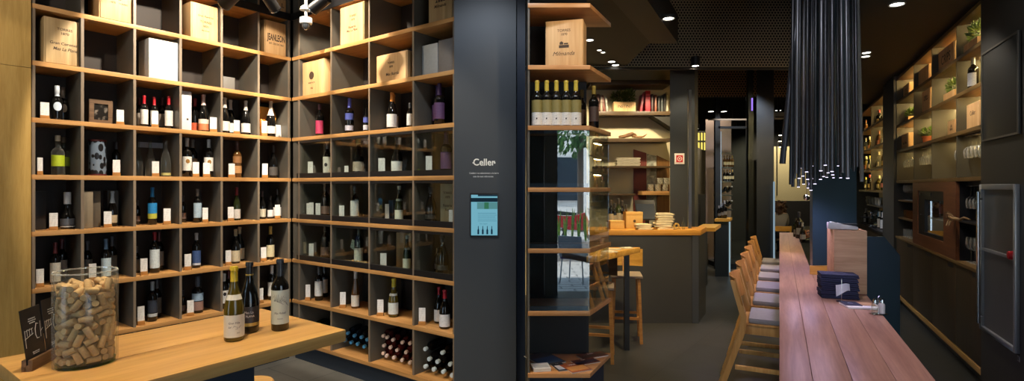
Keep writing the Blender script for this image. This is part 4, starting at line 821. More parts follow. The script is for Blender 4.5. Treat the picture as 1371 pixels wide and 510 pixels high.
# little serifs on the two l's and the r
for sx_ in (-3.35, -.55, 7.7):
    mb.box(sx_ * px2m - .9 * px2m + .4 * px2m, sx_ * px2m + .9 * px2m + .4 * px2m, -.0014, -.0008, zc - 4.35 * px2m, zc - 3.8 * px2m)
mb.obj('title', M['white_ink'], t, smooth=0)
mb = MB(); add_text(mb, 'Cuidem i us seleccionem a la barra', 3.0 * px2m, 0, -.0008, zat(231.8, Yp), .0005, 0, .93, None, .02); add_text(mb, 'mes de cent referencies', 3.0 * px2m, -1 * px2m, -.0008, zat(236.3, Yp), .0005, 0, .93, None, .02)
mb.obj('small_lines', flat((190, 194, 196), .6), t, smooth=0)
# tablet screen
t = thing('tablet', 'wall mounted tablet with lit pale blue wine page on the pillar', 'tablet', (at(648.5, 0, Yp).x, Yp, zat(287.5, Yp)))
wT, hT = 19.2 * px2m, 29.0 * px2m
MB().box(-wT, wT, -.010, -.0005, -hT, hT).obj('frame', M['black'], t, bevel=.003)
sw, s0, s1 = wT - 1.6 * px2m, -hT + 1.6 * px2m, hT - 2.2 * px2m
def scr(name, c, k, x0, x1, z0, z1, y=-.0112): return MB().box(x0, x1, y, y + .001, z0, z1).obj(name, emit('screen ' + name, srgb(*c), k), t, smooth=0)
scr('screen', (140, 214, 236), .62, -sw, sw, s0, s1)
scr('menu_bar', (30, 52, 66), .6, -sw, sw, s1 - 9.5 * px2m, s1 - 4.2 * px2m, -.0118)
scr('status_bar', (36, 62, 78), .6, -sw + 9 * px2m, sw, s1 - 2 * px2m, s1, -.0118)
scr('picture_strip', (116, 186, 190), .5, -sw + 8 * px2m, sw, s1 - 19 * px2m, s1 - 10 * px2m, -.0118)
scr('green_picture', (80, 160, 120), .45, 0, 6 * px2m, s1 - 19 * px2m, s1 - 10 * px2m, -.0122)
bl = emit('screen bottle ink', srgb(24, 60, 84), .5)
for i in range(4):
    x = (-8 + i * 6) * px2m; r_ = 1.15 * px2m; z0 = s0 + 1.5 * px2m; hh = 11 * px2m
    MB().extr([(x - r_, z0), (x + r_, z0), (x + r_, z0 + .5 * hh), (x + .4 * r_, z0 + .68 * hh), (x + .35 * r_, z0 + hh), (x - .35 * r_, z0 + hh), (x - .4 * r_, z0 + .68 * hh), (x - r_, z0 + .5 * hh)], -.0120, -.0113).obj('bottle_picture', bl, t, smooth=0)
mb = MB(); add_text(mb, 'Vins negres', 2.2 * px2m, -1 * px2m, -.0113, s0 + 15.5 * px2m, .0004)
for i in range(5): mb.box(-sw + 9 * px2m, sw - (1 + i % 3) * px2m, -.0117, -.0112, s0 + (19 + 2.6 * i) * px2m, s0 + (19.5 + 2.6 * i) * px2m)
mb.obj('screen_lettering', emit('screen text', srgb(96, 168, 196), .5), t, smooth=0)
# ---- lamps and camera over the corner
def rod(name, label, cat, p, q, w, h, mat): 
    o = MB().bar(p, q, w, h).obj(name, mat); return tag(o, label, cat)
def track_spot(px, py, Y, aim, label, L=.16, r=.045):
    P = at(px, py, Y); d = (Vector(aim) - P).normalized(); A = P - d * L
    t = thing('track_spotlight', label, 'spotlight', (A.x, A.y, ZROOF), 0, 'track spotlights over the wine corner'); o = Vector((A.x, A.y, ZROOF))
    tp = [P - o, A - o]
    MB().tube([tp[1], tp[0]], r, 20).obj('housing', M['black'], t)
    MB().tube([tp[0] - d * .004, tp[0] + d * .004], [r * 1.02, r * 1.02], 20, cap=False).obj('rim', M['chrome'], t)
    q_ = MB().tube([tp[0] + d * .001, tp[0] + d * .002], r * .8, 20).obj('lamp_face', emit('warm lamp face', (1, .82, .55, 1), 6.), t)
    MB().tube([tp[1] + d * .06, (0, 0, -.02)], .010, 8).obj('stem', M['black'], t)
    MB().box(-.05, .05, -.015, .015, -.025, 0).obj('adapter', M['black'], t)
    return P, d
# ================================================================== display shelf beside the pillar
YD, YB = 3.63, 4.08
DX0, DX1 = .108, at(790, 0, YD).x
DE = Vector(((at(818, 0, YB).x - DX1), YB - YD, 0))              # its right side runs along the corridor
zD = [zat(p, YD) for p in (7, 90, 171, 254, 336, 420, 503)]
t = DS = thing('display_shelf', 'open oak display shelf with three glass boxes standing right of the blue grey pillar', 'display shelf', (0, 0, 0))
dw = wood('oak display board', srgb(206, 152, 100), srgb(170, 116, 66), 'X', 1.0, .4)
for z in zD:
    MB().prism([(DX0, YD), (DX1, YD), (DX1 + DE.x, YB), (DX0, YB)], z - .015, z + .015).obj('shelf', dw, t, bevel=.0015)
bx = at(785, 0, 4.07).x
MB().box(DX0, bx, YB - .02, YB - .002, 0, zD[0] + .4).obj('back_panel', plain('black back panel', srgb(24, 24, 26), .6), t)
MB().box(DX0, DX0 + .012, YD + .01, YB - .021, 0, zD[0] + .4).obj('side_panel', M['lacquer'], t)
MB().prism([(DX0 + .013, YD + .04), (DX1 - .04, YD + .04), (DX1 + DE.x - .06, YB - .03), (DX0 + .013, YB - .03)], 0, zD[-1] - .016).obj('plinth', M['plinth'], t)
ed = DE.normalized(); en = Vector((ed.y, -ed.x, 0))
for i in (2, 3, 4):
    zt, zb = zD[i] - .016, zD[i + 1] + .016
    MB().box(DX0 + .013, DX1 - .002, YD + .012, YD + .016, zb, zt).obj('glass_front', M['pane_display'], t)
    a = Vector((DX1 - .006, YD + .017, 0)); b = a + ed * (DE.length - .035)
    MB().bar(a + Vector((0, 0, (zb + zt) / 2)), b + Vector((0, 0, (zb + zt) / 2)), .004, zt - zb).obj('glass_side', M['pane_display'], t)
    MB().box(DX0 + .013, DX1 - .01, YD + .022, YD + .042, zb, zb + .028).obj('track', M['plinth'], t)
    MB().box(DX0 + .013, DX1 - .01, YD + .022, YD + .042, zt - .02, zt).obj('track', M['plinth'], t)
# crate, bottles
P = at(755, 0, YD + .10); zz = zD[1] + .0165
t = thing('wooden_crate', 'pale pine crate with script and farmhouse print on the display shelf', 'crate', (P.x, P.y, zz), -R(15))
pk = Vector((math.cos(R(15)), math.sin(R(15)), 0)); s_ = P.y / F
cw, ch = 49 * s_ / .96, 64.5 * s_
MB().box(-cw / 2, cw / 2, .008, .20, 0, ch).obj('body', M['pine'], t, bevel=.002); MB().box(-cw / 2 + .006, cw / 2 - .006, 0, .0078, .004, ch - .004).obj('front_panel', M['pine'], t, bevel=.001)
mb = MB(); add_text(mb, 'TORRES', .026, .0, -.0006, ch * .78, .0004); add_text(mb, '1870', .024, 0, -.0006, ch * .70, .0004); add_text(mb, 'Milmanda', .040, 0, -.0006, ch * .30, .0004, .35)
mb.obj('printed_lettering', M['ink'], t, smooth=0); mb = MB(); mb.box(-.035, .035, -.0008, 0, ch * .42, ch * .48).box(-.03, -.005, -.0008, 0, ch * .49, ch * .53).box(.0, .03, -.0008, 0, ch * .49, ch * .52); mb.extr([(-.032, ch * .53), (-.003, ch * .53), (-.018, ch * .56)], -.0008, 0)
mb.obj('printed_farmhouse', M['ink'], t, smooth=0)
zz = zD[2] + .0165
pos5 = ['first from the left', 'second from the left', 'third from the left', 'fourth from the left', 'fifth from the left']
for i, px in enumerate((719, 732, 745, 758, 771)):
    P = at(px, 0, YD + .07); h = zat(108, P.y) - zz
    t = thing('wine_bottle', f'gold and white labelled bottle in the row on the display shelf, {pos5[i]}', 'bottle', (P.x, P.y, zz), -.1, 'row of five bottles on the display shelf', (h * .93, h * .93, h))
    put('glass_body', bottle_part('bordeaux', 'glass', M['dark_glass']), t); put('capsule', bottle_part('bordeaux', 'capsule', flat((186, 164, 62), .35), .77), t)
    put('label', bottle_part('bordeaux', 'label', flat((138, 126, 74), .45), .30, .565), t)
    put('lower_label', bottle_part('bordeaux', 'label', labmat((232, 228, 222)), .02, .295), t)
    q = RATIO['bordeaux'] * 1.02; vs = [(.016 * math.cos(a * .6283), -q - .002, .16 + .02 * math.sin(a * .6283)) for a in range(10)]; mb = MB(); mb.add(vs, [tuple(range(10))]); mb.obj('emblem', M['ink_black'], t)
for px, y, cap, lb in ((795, .10, (150, 132, 60), 'dark bottle with dull gold capsule at the open right end of the display shelf'), (779, .25, (120, 104, 50), 'dark bottle standing behind the fifth gold labelled bottle')):
    P = at(px, 0, YD + y + .08); h = .30
    t = thing('wine_bottle', lb, 'bottle', (P.x, P.y, zz), 0, None, (h * .93, h * .93, h)); put('glass_body', bottle_part('bordeaux', 'glass', M['dark_glass']), t); put('capsule', bottle_part('bordeaux', 'capsule', flat(cap, .4), .8), t)
    put('label', bottle_part('bordeaux', 'label', flat((70, 52, 44), .5), .15, .5), t)
# magazines on the lowest board
zz = zD[6] + .0165
def magazine(x, y, w, d, turn, th, cols, label, dz=0., text=None):
    t = thing('magazine', label, 'magazine', (x, y, zz + dz), turn, 'magazines on the lowest board of the display shelf')
    MB().box(-w / 2, w / 2, -d / 2, d / 2, 0, th * .8).obj('pages', flat((214, 210, 200)), t); cv = MB().box(-w / 2 - .001, w / 2 + .001, -d / 2 - .001, d / 2 + .001, th * .82, th).obj('cover', flat(cols[0], .3), t, smooth=0)
    MB().box(-w / 2 + .01, w / 2 - .01, -d / 2 + .02, d * .1, th, th + .0006).obj('cover_picture', flat(cols[1], .3), cv, smooth=0)
    if text:
        mb = MB(); add_text(mb, text, d * .16, 0, 0, 0); mb.v = [(v[0], v[2] + d * .3, th + .0005 - v[1]) for v in mb.v]; mb.obj('title', M['white_ink'], cv, smooth=0)
    return t
magazine(.20, 3.72, .12, .12, .15, .022, ((216, 214, 208), (186, 186, 182)), 'small stack of white leaflets at the front left of the lowest display board')
magazine(.24, 3.92, .20, .26, .5, .008, ((70, 66, 62), (60, 84, 116)), 'dark grey magazine at the back left of the lowest display board')
magazine(.335, 3.76, .09, .18, .35, .006, ((34, 36, 46), (206, 206, 210)), 'narrow black leaflet with white picture beside the leaflets', text='VI')
magazine(.445, 3.735, .16, .17, .45, .008, ((168, 88, 52), (214, 150, 84)), 'orange and red magazine at the front of the lowest display board', text='VINS')
magazine(.53, 3.86, .19, .10, .45, .008, ((92, 42, 34), (36, 36, 60)), 'dark red magazine lying behind the orange one', text='TAST')
magazine(.60, 3.995, .22, .10, .46, .010, ((104, 62, 46), (70, 50, 40)), 'brown magazine with white title at the back right corner of the board', text='CUINA')
# ================================================================== counter, its things and the cream wall
def box_e(x0, x1, Y0, Y1, z0, z1, mb=None):
    """block with a frontal face and sides along the corridor"""
    mb = mb or MB(); dx = ES * (Y1 - Y0)
    return mb.prism([(x0, Y0), (x1, Y0), (x1 + dx, Y1), (x0 + dx, Y1)], z0, z1)
YK = 6.64; ZK = zat(308, YK); kx1 = at(938, 0, YK).x
t = thing('service_counter', 'dark grey service counter with oak worktop below the column', 'counter', (0, 0, 0))
MB().prism([(.95, YK + .02), (kx1 - .02, YK + .02), (kx1 + ES * .53, YK + .55), (1.0, YK + .55)], 0, ZK - .066).obj('front_panel', plain('dark counter front', srgb(64, 64, 62), .35, 0, .5, .1, 4.), t)
MB().prism([(.93, YK), (kx1, YK), (kx1 + ES * .55, YK + .55), (1.0, YK + .55)], ZK - .065, ZK).obj('worktop', wood('honey worktop', srgb(220, 160, 72), srgb(180, 120, 44), 'X', 1., .4), t, bevel=.002)
MB().box(kx1 - .10, kx1 - .02, YK + .008, YK + .019, .0, ZK - .067).obj('corner_trim', M['blue_paint'], t)
def K2(px, Y=6.85): return Vector((at(px, 0, Y).x, Y, ZK + .001))
kraft = plain('kraft board', srgb(206, 164, 96), .7)
def carton(px0, px1, py, Y, dep, label, mat=kraft, mark=True, name='cardboard_box'):
    P = K2((px0 + px1) / 2, Y); w = (px1 - px0) * Y / F; h = zat(py, Y) - ZK; t = thing(name, label, 'box', P, .12)
    MB().box(-w / 2, w / 2, 0, dep, 0, h).obj('body', mat, t, bevel=.002)
    MB().box(-w / 2 - .002, w / 2 + .002, -.002, dep + .002, h * .82, h + .002).obj('lid', mat, t, bevel=.001)
    if mark:
        vs = [(.018 * math.cos(a * .5236), -.0026, h * .45 + .018 * math.sin(a * .5236)) for a in range(12)]; MB().add(vs, [tuple(range(12))]).obj('stamp', M['ink'], t)
    return t
carton(838, 861, 284, 6.9, .12, 'kraft cardboard box with round stamp on the counter behind the napkins')
carton(817, 836, 296, 6.76, .14, 'smaller plain kraft box at the left end of the counter', mark=False)
linen = plain('striped linen', srgb(222, 206, 172), .85); dark_hem = flat((88, 66, 52), .8)
def napkin_pile(px, Y, w, d, n, th, turn, label, top=None, group=None):
    """each folded napkin is its own thing"""
    for i in range(n):
        P = K2(px, Y); rr = random.Random(i * 7 + int(px)); tz = .003 + i * (th + .0005)
        t = thing('folded_napkin', label, 'napkin', (P.x + rr.uniform(-.018, .018), P.y, ZK + tz - .002), turn + rr.uniform(-.16, .16), group)
        mb = MB(); nn = 10
        prof = [(-w / 2 + w * k / nn, th * (.55 + .45 * math.sin(math.pi * k / nn) ** .3) + .002 * rr.uniform(-1, 1) * 0) for k in range(nn + 1)]
        mb.extr([(x, 0) for x, z in prof] + [(x, z * .97) for x, z in reversed(prof)], -d / 2, d / 2); mb.obj('cloth', linen, t, bevel=.002)
        MB().box(w / 2 - .012, w / 2 - .002, -d / 2 - .0012, d / 2, .001, th * .5).obj('hem', dark_hem, t)
napkin_pile(889, 6.80, .215, .17, 7, .029, -.10, 'cream folded napkin in the taller pile on the counter', group='taller napkin pile on the counter')
napkin_pile(861, 6.74, .20, .12, 3, .024, .08, 'cream folded napkin in the low pile on the counter', group='low napkin pile on the counter')
P = K2(866, 7.06); t = thing('till_screen', 'dark tilted till screen standing behind the kraft box', 'screen', P, -.35)
MB().box(-.09, .09, .0, .14, 0, .02).obj('base', M['black'], t); MB().bar((0, .08, .02), (0, .05, .20), .05, .03, (0, 1, 0)).obj('stand', M['black'], t)
MB().slab((-.13, -.02, .10), (.13, -.02, .10), (.09, .06, .36), (-.17, .06, .36), .02).obj('screen_case', M['black'], t, bevel=.002)
MB().slab((-.115, -.0215, .115), (.115, -.0215, .115), (.078, .0565, .345), (-.152, .0565, .345), .0008).obj('screen', flat((40, 48, 62), .3), t)
P = K2(905.5, 6.74); t = thing('tape_dispenser', 'small honey coloured roll of tape on the counter right of the napkins', 'tape', P, .2)
mb = MB(); mb.lathe([(.022, -.012), (.040, -.012), (.040, .012), (.022, .012), (.022, -.012)], 24); mb.v = [(v[0], v[2], v[1] + .042) for v in mb.v]; mb.obj('roll', flat((206, 170, 96), .4), t); MB().box(-.05, .05, -.018, .018, 0, .008).obj('base', flat((120, 96, 60)), t)
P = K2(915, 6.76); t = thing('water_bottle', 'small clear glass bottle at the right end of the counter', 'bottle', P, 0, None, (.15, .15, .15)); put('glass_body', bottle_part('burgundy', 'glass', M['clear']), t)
# bottles and glasses behind the counter (left part, against the wall)
YW = 8.4
wx1 = at(900, 0, YW).x
struct(MB().box(.12, wx1 + .3, YW, YW + .1, 0, ZROOF - .002).obj('wall_cream', plain('cream plaster', srgb(216, 202, 166), .85, 0, .3, .05, 3.), smooth=0))
def WP(px, py=None, y=0.): Y = YW - y; return at(px, py if py is not None else HY, Y)
def wshelf(px0, px1, py, th, dep, label, mat):
    a, b = at(px0, py, YW - dep), at(px1, py, YW - dep); s = YW / F
    o = MB().box(a.x, b.x, YW - dep, YW - .001, a.z - th / 2, a.z + th / 2).obj('wall_shelf', mat, bevel=.002); tag(o, label, 'shelf'); return a.z + th / 2 + .001
brown = wood('walnut shelf', srgb(88, 68, 44), srgb(62, 46, 28), 'X')
sA = wshelf(796, 897, 151.5, .06, .28, 'brown wall shelf carrying plant crate and books below the ceiling plank', brown)
sB = wshelf(796, 897, 187.5, .055, .25, 'brown wall shelf carrying a piece of driftwood', brown)
sC = wshelf(796, 897, 223.5, .03, .25, 'thin wall shelf carrying the pile of folded place mats', brown)
sD = wshelf(796, 851, 260.5, .03, .22, 'lowest thin wall shelf behind the counter bottles', brown)
sE = wshelf(859.5, 896, 258.5, .06, .30, 'short thick honey oak shelf carrying patterned bowls', M['oak'])
o = MB().box(at(790, 0, 8).x, at(897, 0, 8).x, 7.95, YW - .001, zat(114, 8), zat(108, 8)).obj('wall_shelf', brown, bevel=.002); tag(o, 'topmost brown plank above plant and books', 'shelf')
def S2(px, z, y=.13): p = WP(px, None, y); return Vector((p.x, p.y, z))
t = thing('plant_crate', 'wooden crate planter with stencilled front and leafy plant on the brown shelf', 'planter', S2(836.5, sA, .26), 0)
w2 = 14.5 * 8.2 / F; MB().box(-w2, w2, .0, .012, 0, .145).box(-w2, w2, .16, .172, 0, .145).box(-w2, -w2 + .012, .012, .16, 0, .145).box(w2 - .012, w2, .012, .16, 0, .145).box(-w2 + .012, w2 - .012, .012, .16, 0, .012).obj('crate', M['pine'], t)
mb = MB(); add_text(mb, 'INSTINT', .06, 0, -.0005, .075); mb.obj('stencil', M['ink_black'], t, smooth=0)
mb = MB(); rr = random.Random(2); leafy(mb, (-.06, .09, .22), .13, .08, .09, 260, .05, .4, rr); leafy(mb, (.09, .09, .24), .07, .08, .11, 200, .06, .5, rr)
mb.obj('foliage', foliage_mat('house plant', srgb(46, 66, 26), srgb(120, 140, 56)), t, smooth=0)
def book(px, z, w, h, d, col, label, lean=0., y=.22, FRr=0.):
    P = S2(px, z, y); t = thing('book', label, 'book', P, FRr, 'books on the brown shelf'); c, s = math.cos(lean), math.sin(lean)
    def rot(mb): mb.v = [(v[0] * c + v[2] * s, v[1], -v[0] * s + v[2] * c + abs(s) * w / 2 + .0005) for v in mb.v]; return mb
    rot(MB().box(-w / 2, w / 2, 0, d, 0, h)).obj('cover', flat(col, .4), t, bevel=.001); rot(MB().box(-w / 2 + .004, w / 2 - .004, .004, d + .001, h - .003, h + .001)).obj('pages', flat((216, 208, 188)), t)
    rot(MB().box(-w / 2 + .003, w / 2 - .003, -.001, 0, h * .6, h * .85)).obj('spine_title', flat(tuple(min(255, c_ + 70) for c_ in col)), t, smooth=0)
for i, (px, w, h, col, lean, nm) in enumerate([(801, .04, .27, (96, 52, 44), 0, 'dull red book standing leftmost on the brown shelf'), (805.5, .035, .26, (150, 132, 112), 0, 'beige book next to the leftmost red book'), (809.5, .03, .25, (120, 66, 54), -.12, 'rust book leaning in the left book row'), (813.5, .03, .23, (170, 164, 150), -.12, 'pale book leaning far over left of the plant crate'),
    (858, .035, .27, (150, 44, 56), .16, 'pink red book leaning against the bright red one'), (867.5, .075, .32, (186, 28, 44), 0, 'thick bright red book, tallest on the brown shelf'), (873.5, .03, .27, (70, 40, 34), 0, 'dark brown book right of the bright red one'), (878, .03, .26, (150, 84, 60), 0, 'terracotta book right of the bright red one'), (882.5, .03, .24, (62, 60, 56), 0, 'charcoal book among the right hand books'), (886.5, .03, .24, (84, 88, 84), 0, 'grey green book among the right hand books'), (890, .025, .27, (58, 50, 46), 0, 'black brown book near the column'), (893.5, .03, .30, (196, 186, 160), 0, 'cream spined book right against the column')]):
    book(px, sA, w, h, .2, col, nm, lean)
# driftwood, mats, bowls
t = thing('driftwood', 'gnarled brown driftwood branch lying on the second wall shelf', 'driftwood', S2(846, sB, .12))
k = 8.25 / F; f3 = lambda x, z: ((x - 846) * k, .02 * math.sin(x), (185 - z) * k)
MB().tube([f3(828, 182.4), f3(834, 182), f3(841, 180), f3(846, 178.5), f3(851, 180.5), f3(853, 183)], [.018, .026, .032, .034, .026, .010], 10).obj('trunk', wood('driftwood', srgb(140, 100, 62), srgb(86, 60, 38), 'X', 2.), t)
MB().tube([f3(846, 181), f3(852, 182.6), f3(858, 182.4), f3(862, 181.5), f3(866, 178.5)], [.024, .016, .018, .014, .004], 8).obj('branch', wood('driftwood pale', srgb(160, 122, 80), srgb(100, 72, 46), 'X', 2.), t)
for i in range(6):
    P = S2(839.5 + (i % 2), sC + i * .0215, .16); o = MB().box(-.18, .18, -.08, .08, 0, .020).obj('place_mat', plain('grey beige felt', srgb(176, 164, 140), .9) if i == 0 else bpy.data.materials['grey beige felt'], None, bevel=.004, loc=P); tag(o, 'beige folded place mat in the flat pile on the thin wall shelf', 'place mat', 'place mats on the thin wall shelf')
zg = N('zigzag glaze'); zb_ = zg.pbsdf(Roughness=.3); tc = zg.n('TexCoord'); wv = zg.n('TexWave', Scale=28., Distortion=6.); wv.inputs['Detail Scale'].default_value = 3.; zg.l(tc.outputs['Object'], wv.inputs[0]); cr = zg.n('ValToRGB'); cr.color_ramp.interpolation = 'CONSTANT'; cr.color_ramp.elements[1].position = .5; cr.color_ramp.elements[0].color = srgb(70, 62, 50); cr.color_ramp.elements[1].color = srgb(206, 196, 170); zg.l(wv.outputs[0], cr.inputs[0]); zg.l(cr.outputs[0], zb_.inputs[0])
for i, (px, dz, nm) in enumerate([(871, 0, 'zigzag patterned bowl at the left of the honey oak shelf'), (880.5, 0, 'zigzag patterned bowl in the middle of the honey oak shelf'), (890, 0, 'zigzag patterned bowl at the right of the honey oak shelf'), (883.5, .101, 'zigzag patterned bowl stacked on the middle one'), (892, .101, 'zigzag patterned bowl stacked on the right one')]):
    o = MB().lathe([(0, .0), (.040, 0), (.044, .005), (.048, .098), (.044, .099), (.038, .012), (0, .012)], 20).obj('patterned_bowl', zg.m, None, loc=S2(px, sE + dz + .0005, .17)); tag(o, nm, 'bowl', 'patterned bowls')
def wallpanel(pts, th, mat, label, name='wall_panel'):
    P = [WP(p[0], p[1], .0) for p in pts]; o = MB().extr([(p.x, p.z) for p in P], YW - th, YW - .001).obj(name, mat); tag(o, label, 'wall panel'); return o
wallpanel([(848, 200), (865, 205), (865, 300), (848, 300)], .02, plain('oxblood board', srgb(112, 48, 36), .6), 'oxblood red board fixed upright on the cream wall')
ml = N('grey marble'); mb_ = ml.pbsdf(Roughness=.4); tc = ml.n('TexCoord'); nz = ml.n('TexNoise', Scale=5., Detail=5., Distortion=2.5); ml.l(tc.outputs['Object'], nz.inputs['Vector']); cr = ml.n('ValToRGB'); cr.color_ramp.elements[0].position = .4; cr.color_ramp.elements[1].position = .6; cr.color_ramp.elements[0].color = srgb(130, 130, 116); cr.color_ramp.elements[1].color = srgb(196, 192, 172); ml.l(nz.outputs['Fac'], cr.inputs[0]); ml.l(cr.outputs[0], mb_.inputs[0])
wallpanel([(866, 206), (878, 209), (878, 300), (866, 300)], .02, ml.m, 'grey marbled board fixed upright on the cream wall')
wallpanel([(879, 208), (896, 216), (896, 300), (879, 300)], .02, wood('brown board', srgb(132, 92, 46), srgb(100, 66, 30), 'Z'), 'brown slant topped board right of the marbled one')
# underside of a stair above the shelves
a = [WP(p[0], p[1], .0) for p in ((864, 155), (900, 155), (900, 178))]
o = MB().extr([(p.x, p.z) for p in a], YW - .25, YW - .002).obj('stair_soffit', plain('dark stair', srgb(44, 40, 32), .7)); tag(o, 'dark sloping stair underside at the right of the cream wall', 'stair underside')
# bottles standing on the lowest thin shelf and on the counter behind the cartons
for i, (px, ytop, col) in enumerate([(818, 268, 'dark'), (823, 272, 'dark'), (828, 266, 'green'), (833, 269, 'dark'), (838, 274, 'amber')]):
    P = at(px, 0, 7.12); h = zat(ytop, P.y) - ZK; t = thing('oil_bottle', f'{["dark", "short dark", "tall green", "slim dark", "brown"][i]} bottle on the back of the counter behind the kraft boxes', 'bottle', (P.x, P.y, ZK + .001), 0, 'bottles at the back of the counter', (h * .9, h * .9, h))
    make_bottle(t, 'bordeaux', col, (60, 54, 50), .8, [((150, 140, 120), .2, .5)])
# column with the fire alarm call point
YCc = 7.35; c0, c1 = at(897, 0, YCc).x, at(930, 0, YCc).x
struct(box_e(c0, c1, YCc, YCc + .3, 0, ZROOF - .001).obj('column_grey', plain('column paint', srgb(50, 54, 58), .45, 0, .5, .05), smooth=0))
t = thing('fire_alarm_sign', 'white square sign with red fire alarm symbol on the grey column', 'sign', (at(909.5, 0, YCc).x, YCc, zat(212.5, YCc)))
s_ = YCc / F; MB().box(-6.6 * s_, 6.6 * s_, -.008, -.0005, -7.2 * s_, 7.2 * s_).obj('plate', flat((232, 228, 224), .4), t, bevel=.001)
MB().box(-4.4 * s_, 4.4 * s_, -.012, -.0085, -4.6 * s_, 4.6 * s_).obj('red_square', flat((196, 30, 34), .4), t)
def disc(r, y, m, nm): vs = [(r * math.cos(a * .3142), y, r * math.sin(a * .3142)) for a in range(20)]; MB().add(vs, [tuple(range(20))]).obj(nm, m, t)
disc(3.2 * s_, -.0125, flat((238, 232, 228), .4), 'white_ring'); disc(2.3 * s_, -.013, flat((190, 30, 34), .4), 'red_disc'); disc(1.0 * s_, -.0135, flat((240, 234, 230), .4), 'button')
o = MB().box(at(922, 0, 6.9).x, at(926, 0, 6.9).x, 6.9, 6.94, ZK + .001, zat(120, 6.9)).obj('steel_post', M['steel']); tag(o, 'slim bluish steel post rising from the counter right of the column', 'post')
# ================================================================== high table and stools left of the corridor
ho = wood('honey oak', srgb(230, 178, 84), srgb(198, 140, 54), 'X', 1., .4)
t = thing('dining_table', 'honey oak high table behind the display shelf with papers on it', 'table', (0, 0, 0))
zt = 1.06; tp = [at(857, 0, 5.65), at(817, 0, 5.12)]; tdir = (tp[1] - tp[0]).normalized(); near = Vector((tp[0].x, 5.65, 0)) + Vector((tdir.x, tdir.y, 0)) * .95
MB().prism([(tp[0].x, 5.65), (near.x, near.y), (.22, near.y), (.22, 5.65)], zt - .055, zt).obj('top', ho, t, bevel=.002)
for x, y in ((.30, near.y + .10), (.30, 5.55), (near.x - .10, near.y + .08), (tp[0].x - .16, 5.57)): MB().box(x - .025, x + .025, y - .025, y + .025, 0, zt - .056).obj('leg', M['black'], t)
for i, (px, Y, w, d, tn, nm) in enumerate([(842, 5.57, .12, .09, .3, 'white paper napkin lying near the far corner of the high table'), (826, 5.45, .14, .10, -.2, 'white paper napkin lying left of the other one on the high table'), (820, 5.25, .1, .14, .6, 'white folded menu near the display end of the high table')]):
    P = at(px, 0, Y); t = thing('paper_napkin', nm, 'napkin', (P.x - .03, Y, zt + .0012), tn); MB().box(-w / 2, w / 2, -d / 2, d / 2, 0, .004).obj('sheet', flat((236, 228, 206), .8), t); MB().box(-w / 2 + .02, w / 2, -d / 2 + .01, d / 2 - .02, .0045, .008).obj('fold', flat((236, 228, 206), .8), t)
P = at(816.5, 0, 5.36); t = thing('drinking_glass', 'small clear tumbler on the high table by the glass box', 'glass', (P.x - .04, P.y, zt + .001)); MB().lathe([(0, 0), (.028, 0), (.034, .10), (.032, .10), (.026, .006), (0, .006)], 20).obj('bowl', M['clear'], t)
def post_stool(px, Y, turn, label, backcol):
    P = at(px, 0, Y); t = thing('bar_stool', label, 'stool', (P.x, Y, 0), turn)
    MB().box(-.17, .17, -.17, .17, .705, .735).obj('seat', flat((126, 112, 96), .7), t, bevel=.008)
    mb = MB(); n = 8
    for yy, o_ in ((.165, 1), (.180, -1)):
        pass
    arc = [(-.20 + .40 * k / n, .20 - .035 * math.sin(math.pi * k / n) * -1) for k in range(n + 1)]
    mb.prism(arc + [(x, y + .014) for x, y in reversed(arc)], .79, .985).obj('backrest', backcol, t)
    MB().bar((0, .165, .71), (0, .228, .86), .05, .018, (0, 1, 0)).obj('back_post', M['oak_end'], t)
    for sx in (-1, 1):
        for sy in (-1, 1): MB().bar((sx * .13, sy * .13, .704), (sx * .155, sy * .155, 0), .032, .032).obj('leg', M['oak_end'], t)
    for s in (-1, 1):
        MB().bar((s * .147, -.147, .22), (s * .147, .147, .22), .02, .026).obj('rung', M['oak_end'], t); MB().bar((-.145, s * .145, .27), (.145, s * .145, .27), .02, .026).obj('rung', M['oak_end'], t)
post_stool(838, 5.95, -.15, 'bar stool with honey yellow backrest beside the far corner of the high table', ho)
post_stool(799, 5.30, -.2, 'bar stool under the high table, legs showing below the display shelf', brown)
# ================================================================== long communal table
ZL = .95
tm = wood('pinkish oak', srgb(182, 142, 122), srgb(142, 104, 90), 'X', .8, .35)
LT = thing('communal_table', 'long oak plank table running away down the corridor beside the row of bar stools', 'table', Q(0, 0, 0), EA)
lx = Vector((math.cos(EA), math.sin(EA), 0)); ly_ = Vector((-math.sin(EA), math.cos(EA), 0))
def loc_(u, Y): d = Q(u, Y) - Q(0, 0); return (d.dot(lx), d.dot(ly_))
def plank(poly, z0=ZL - .06, z1=ZL): MB().prism([loc_(*p) for p in poly], z0, z1).obj('plank', tm, LT, bevel=.0015)
g = .0012; YN, YE = 1.15, 8.75
yc0, yc1 = 4.56, 5.10                                    # gap round the blue column
g = .0008
plank([(0, YN), (.130 - g, YN), (.130 - g, YE), (0, YE)])
plank([(.130 + g, YN), (.284 - g, YN), (.284 - g, YE), (.130 + g, YE)])
plank([(.284 + g, YN), (.453 - g, YN), (.453 - g, yc0), (.284 + g, yc0)])
plank([(.453 + g, YN), (.605, YN), (.605, yc0), (.453 + g, yc0)])
for Y in (1.6, 4.2, 6.6, 8.4):
    MB().prism([loc_(.20, Y), loc_(.28, Y), loc_(.28, Y + .08), loc_(.20, Y + .08)], 0, ZL - .061).obj('leg', M['black'], LT, bevel=.002)
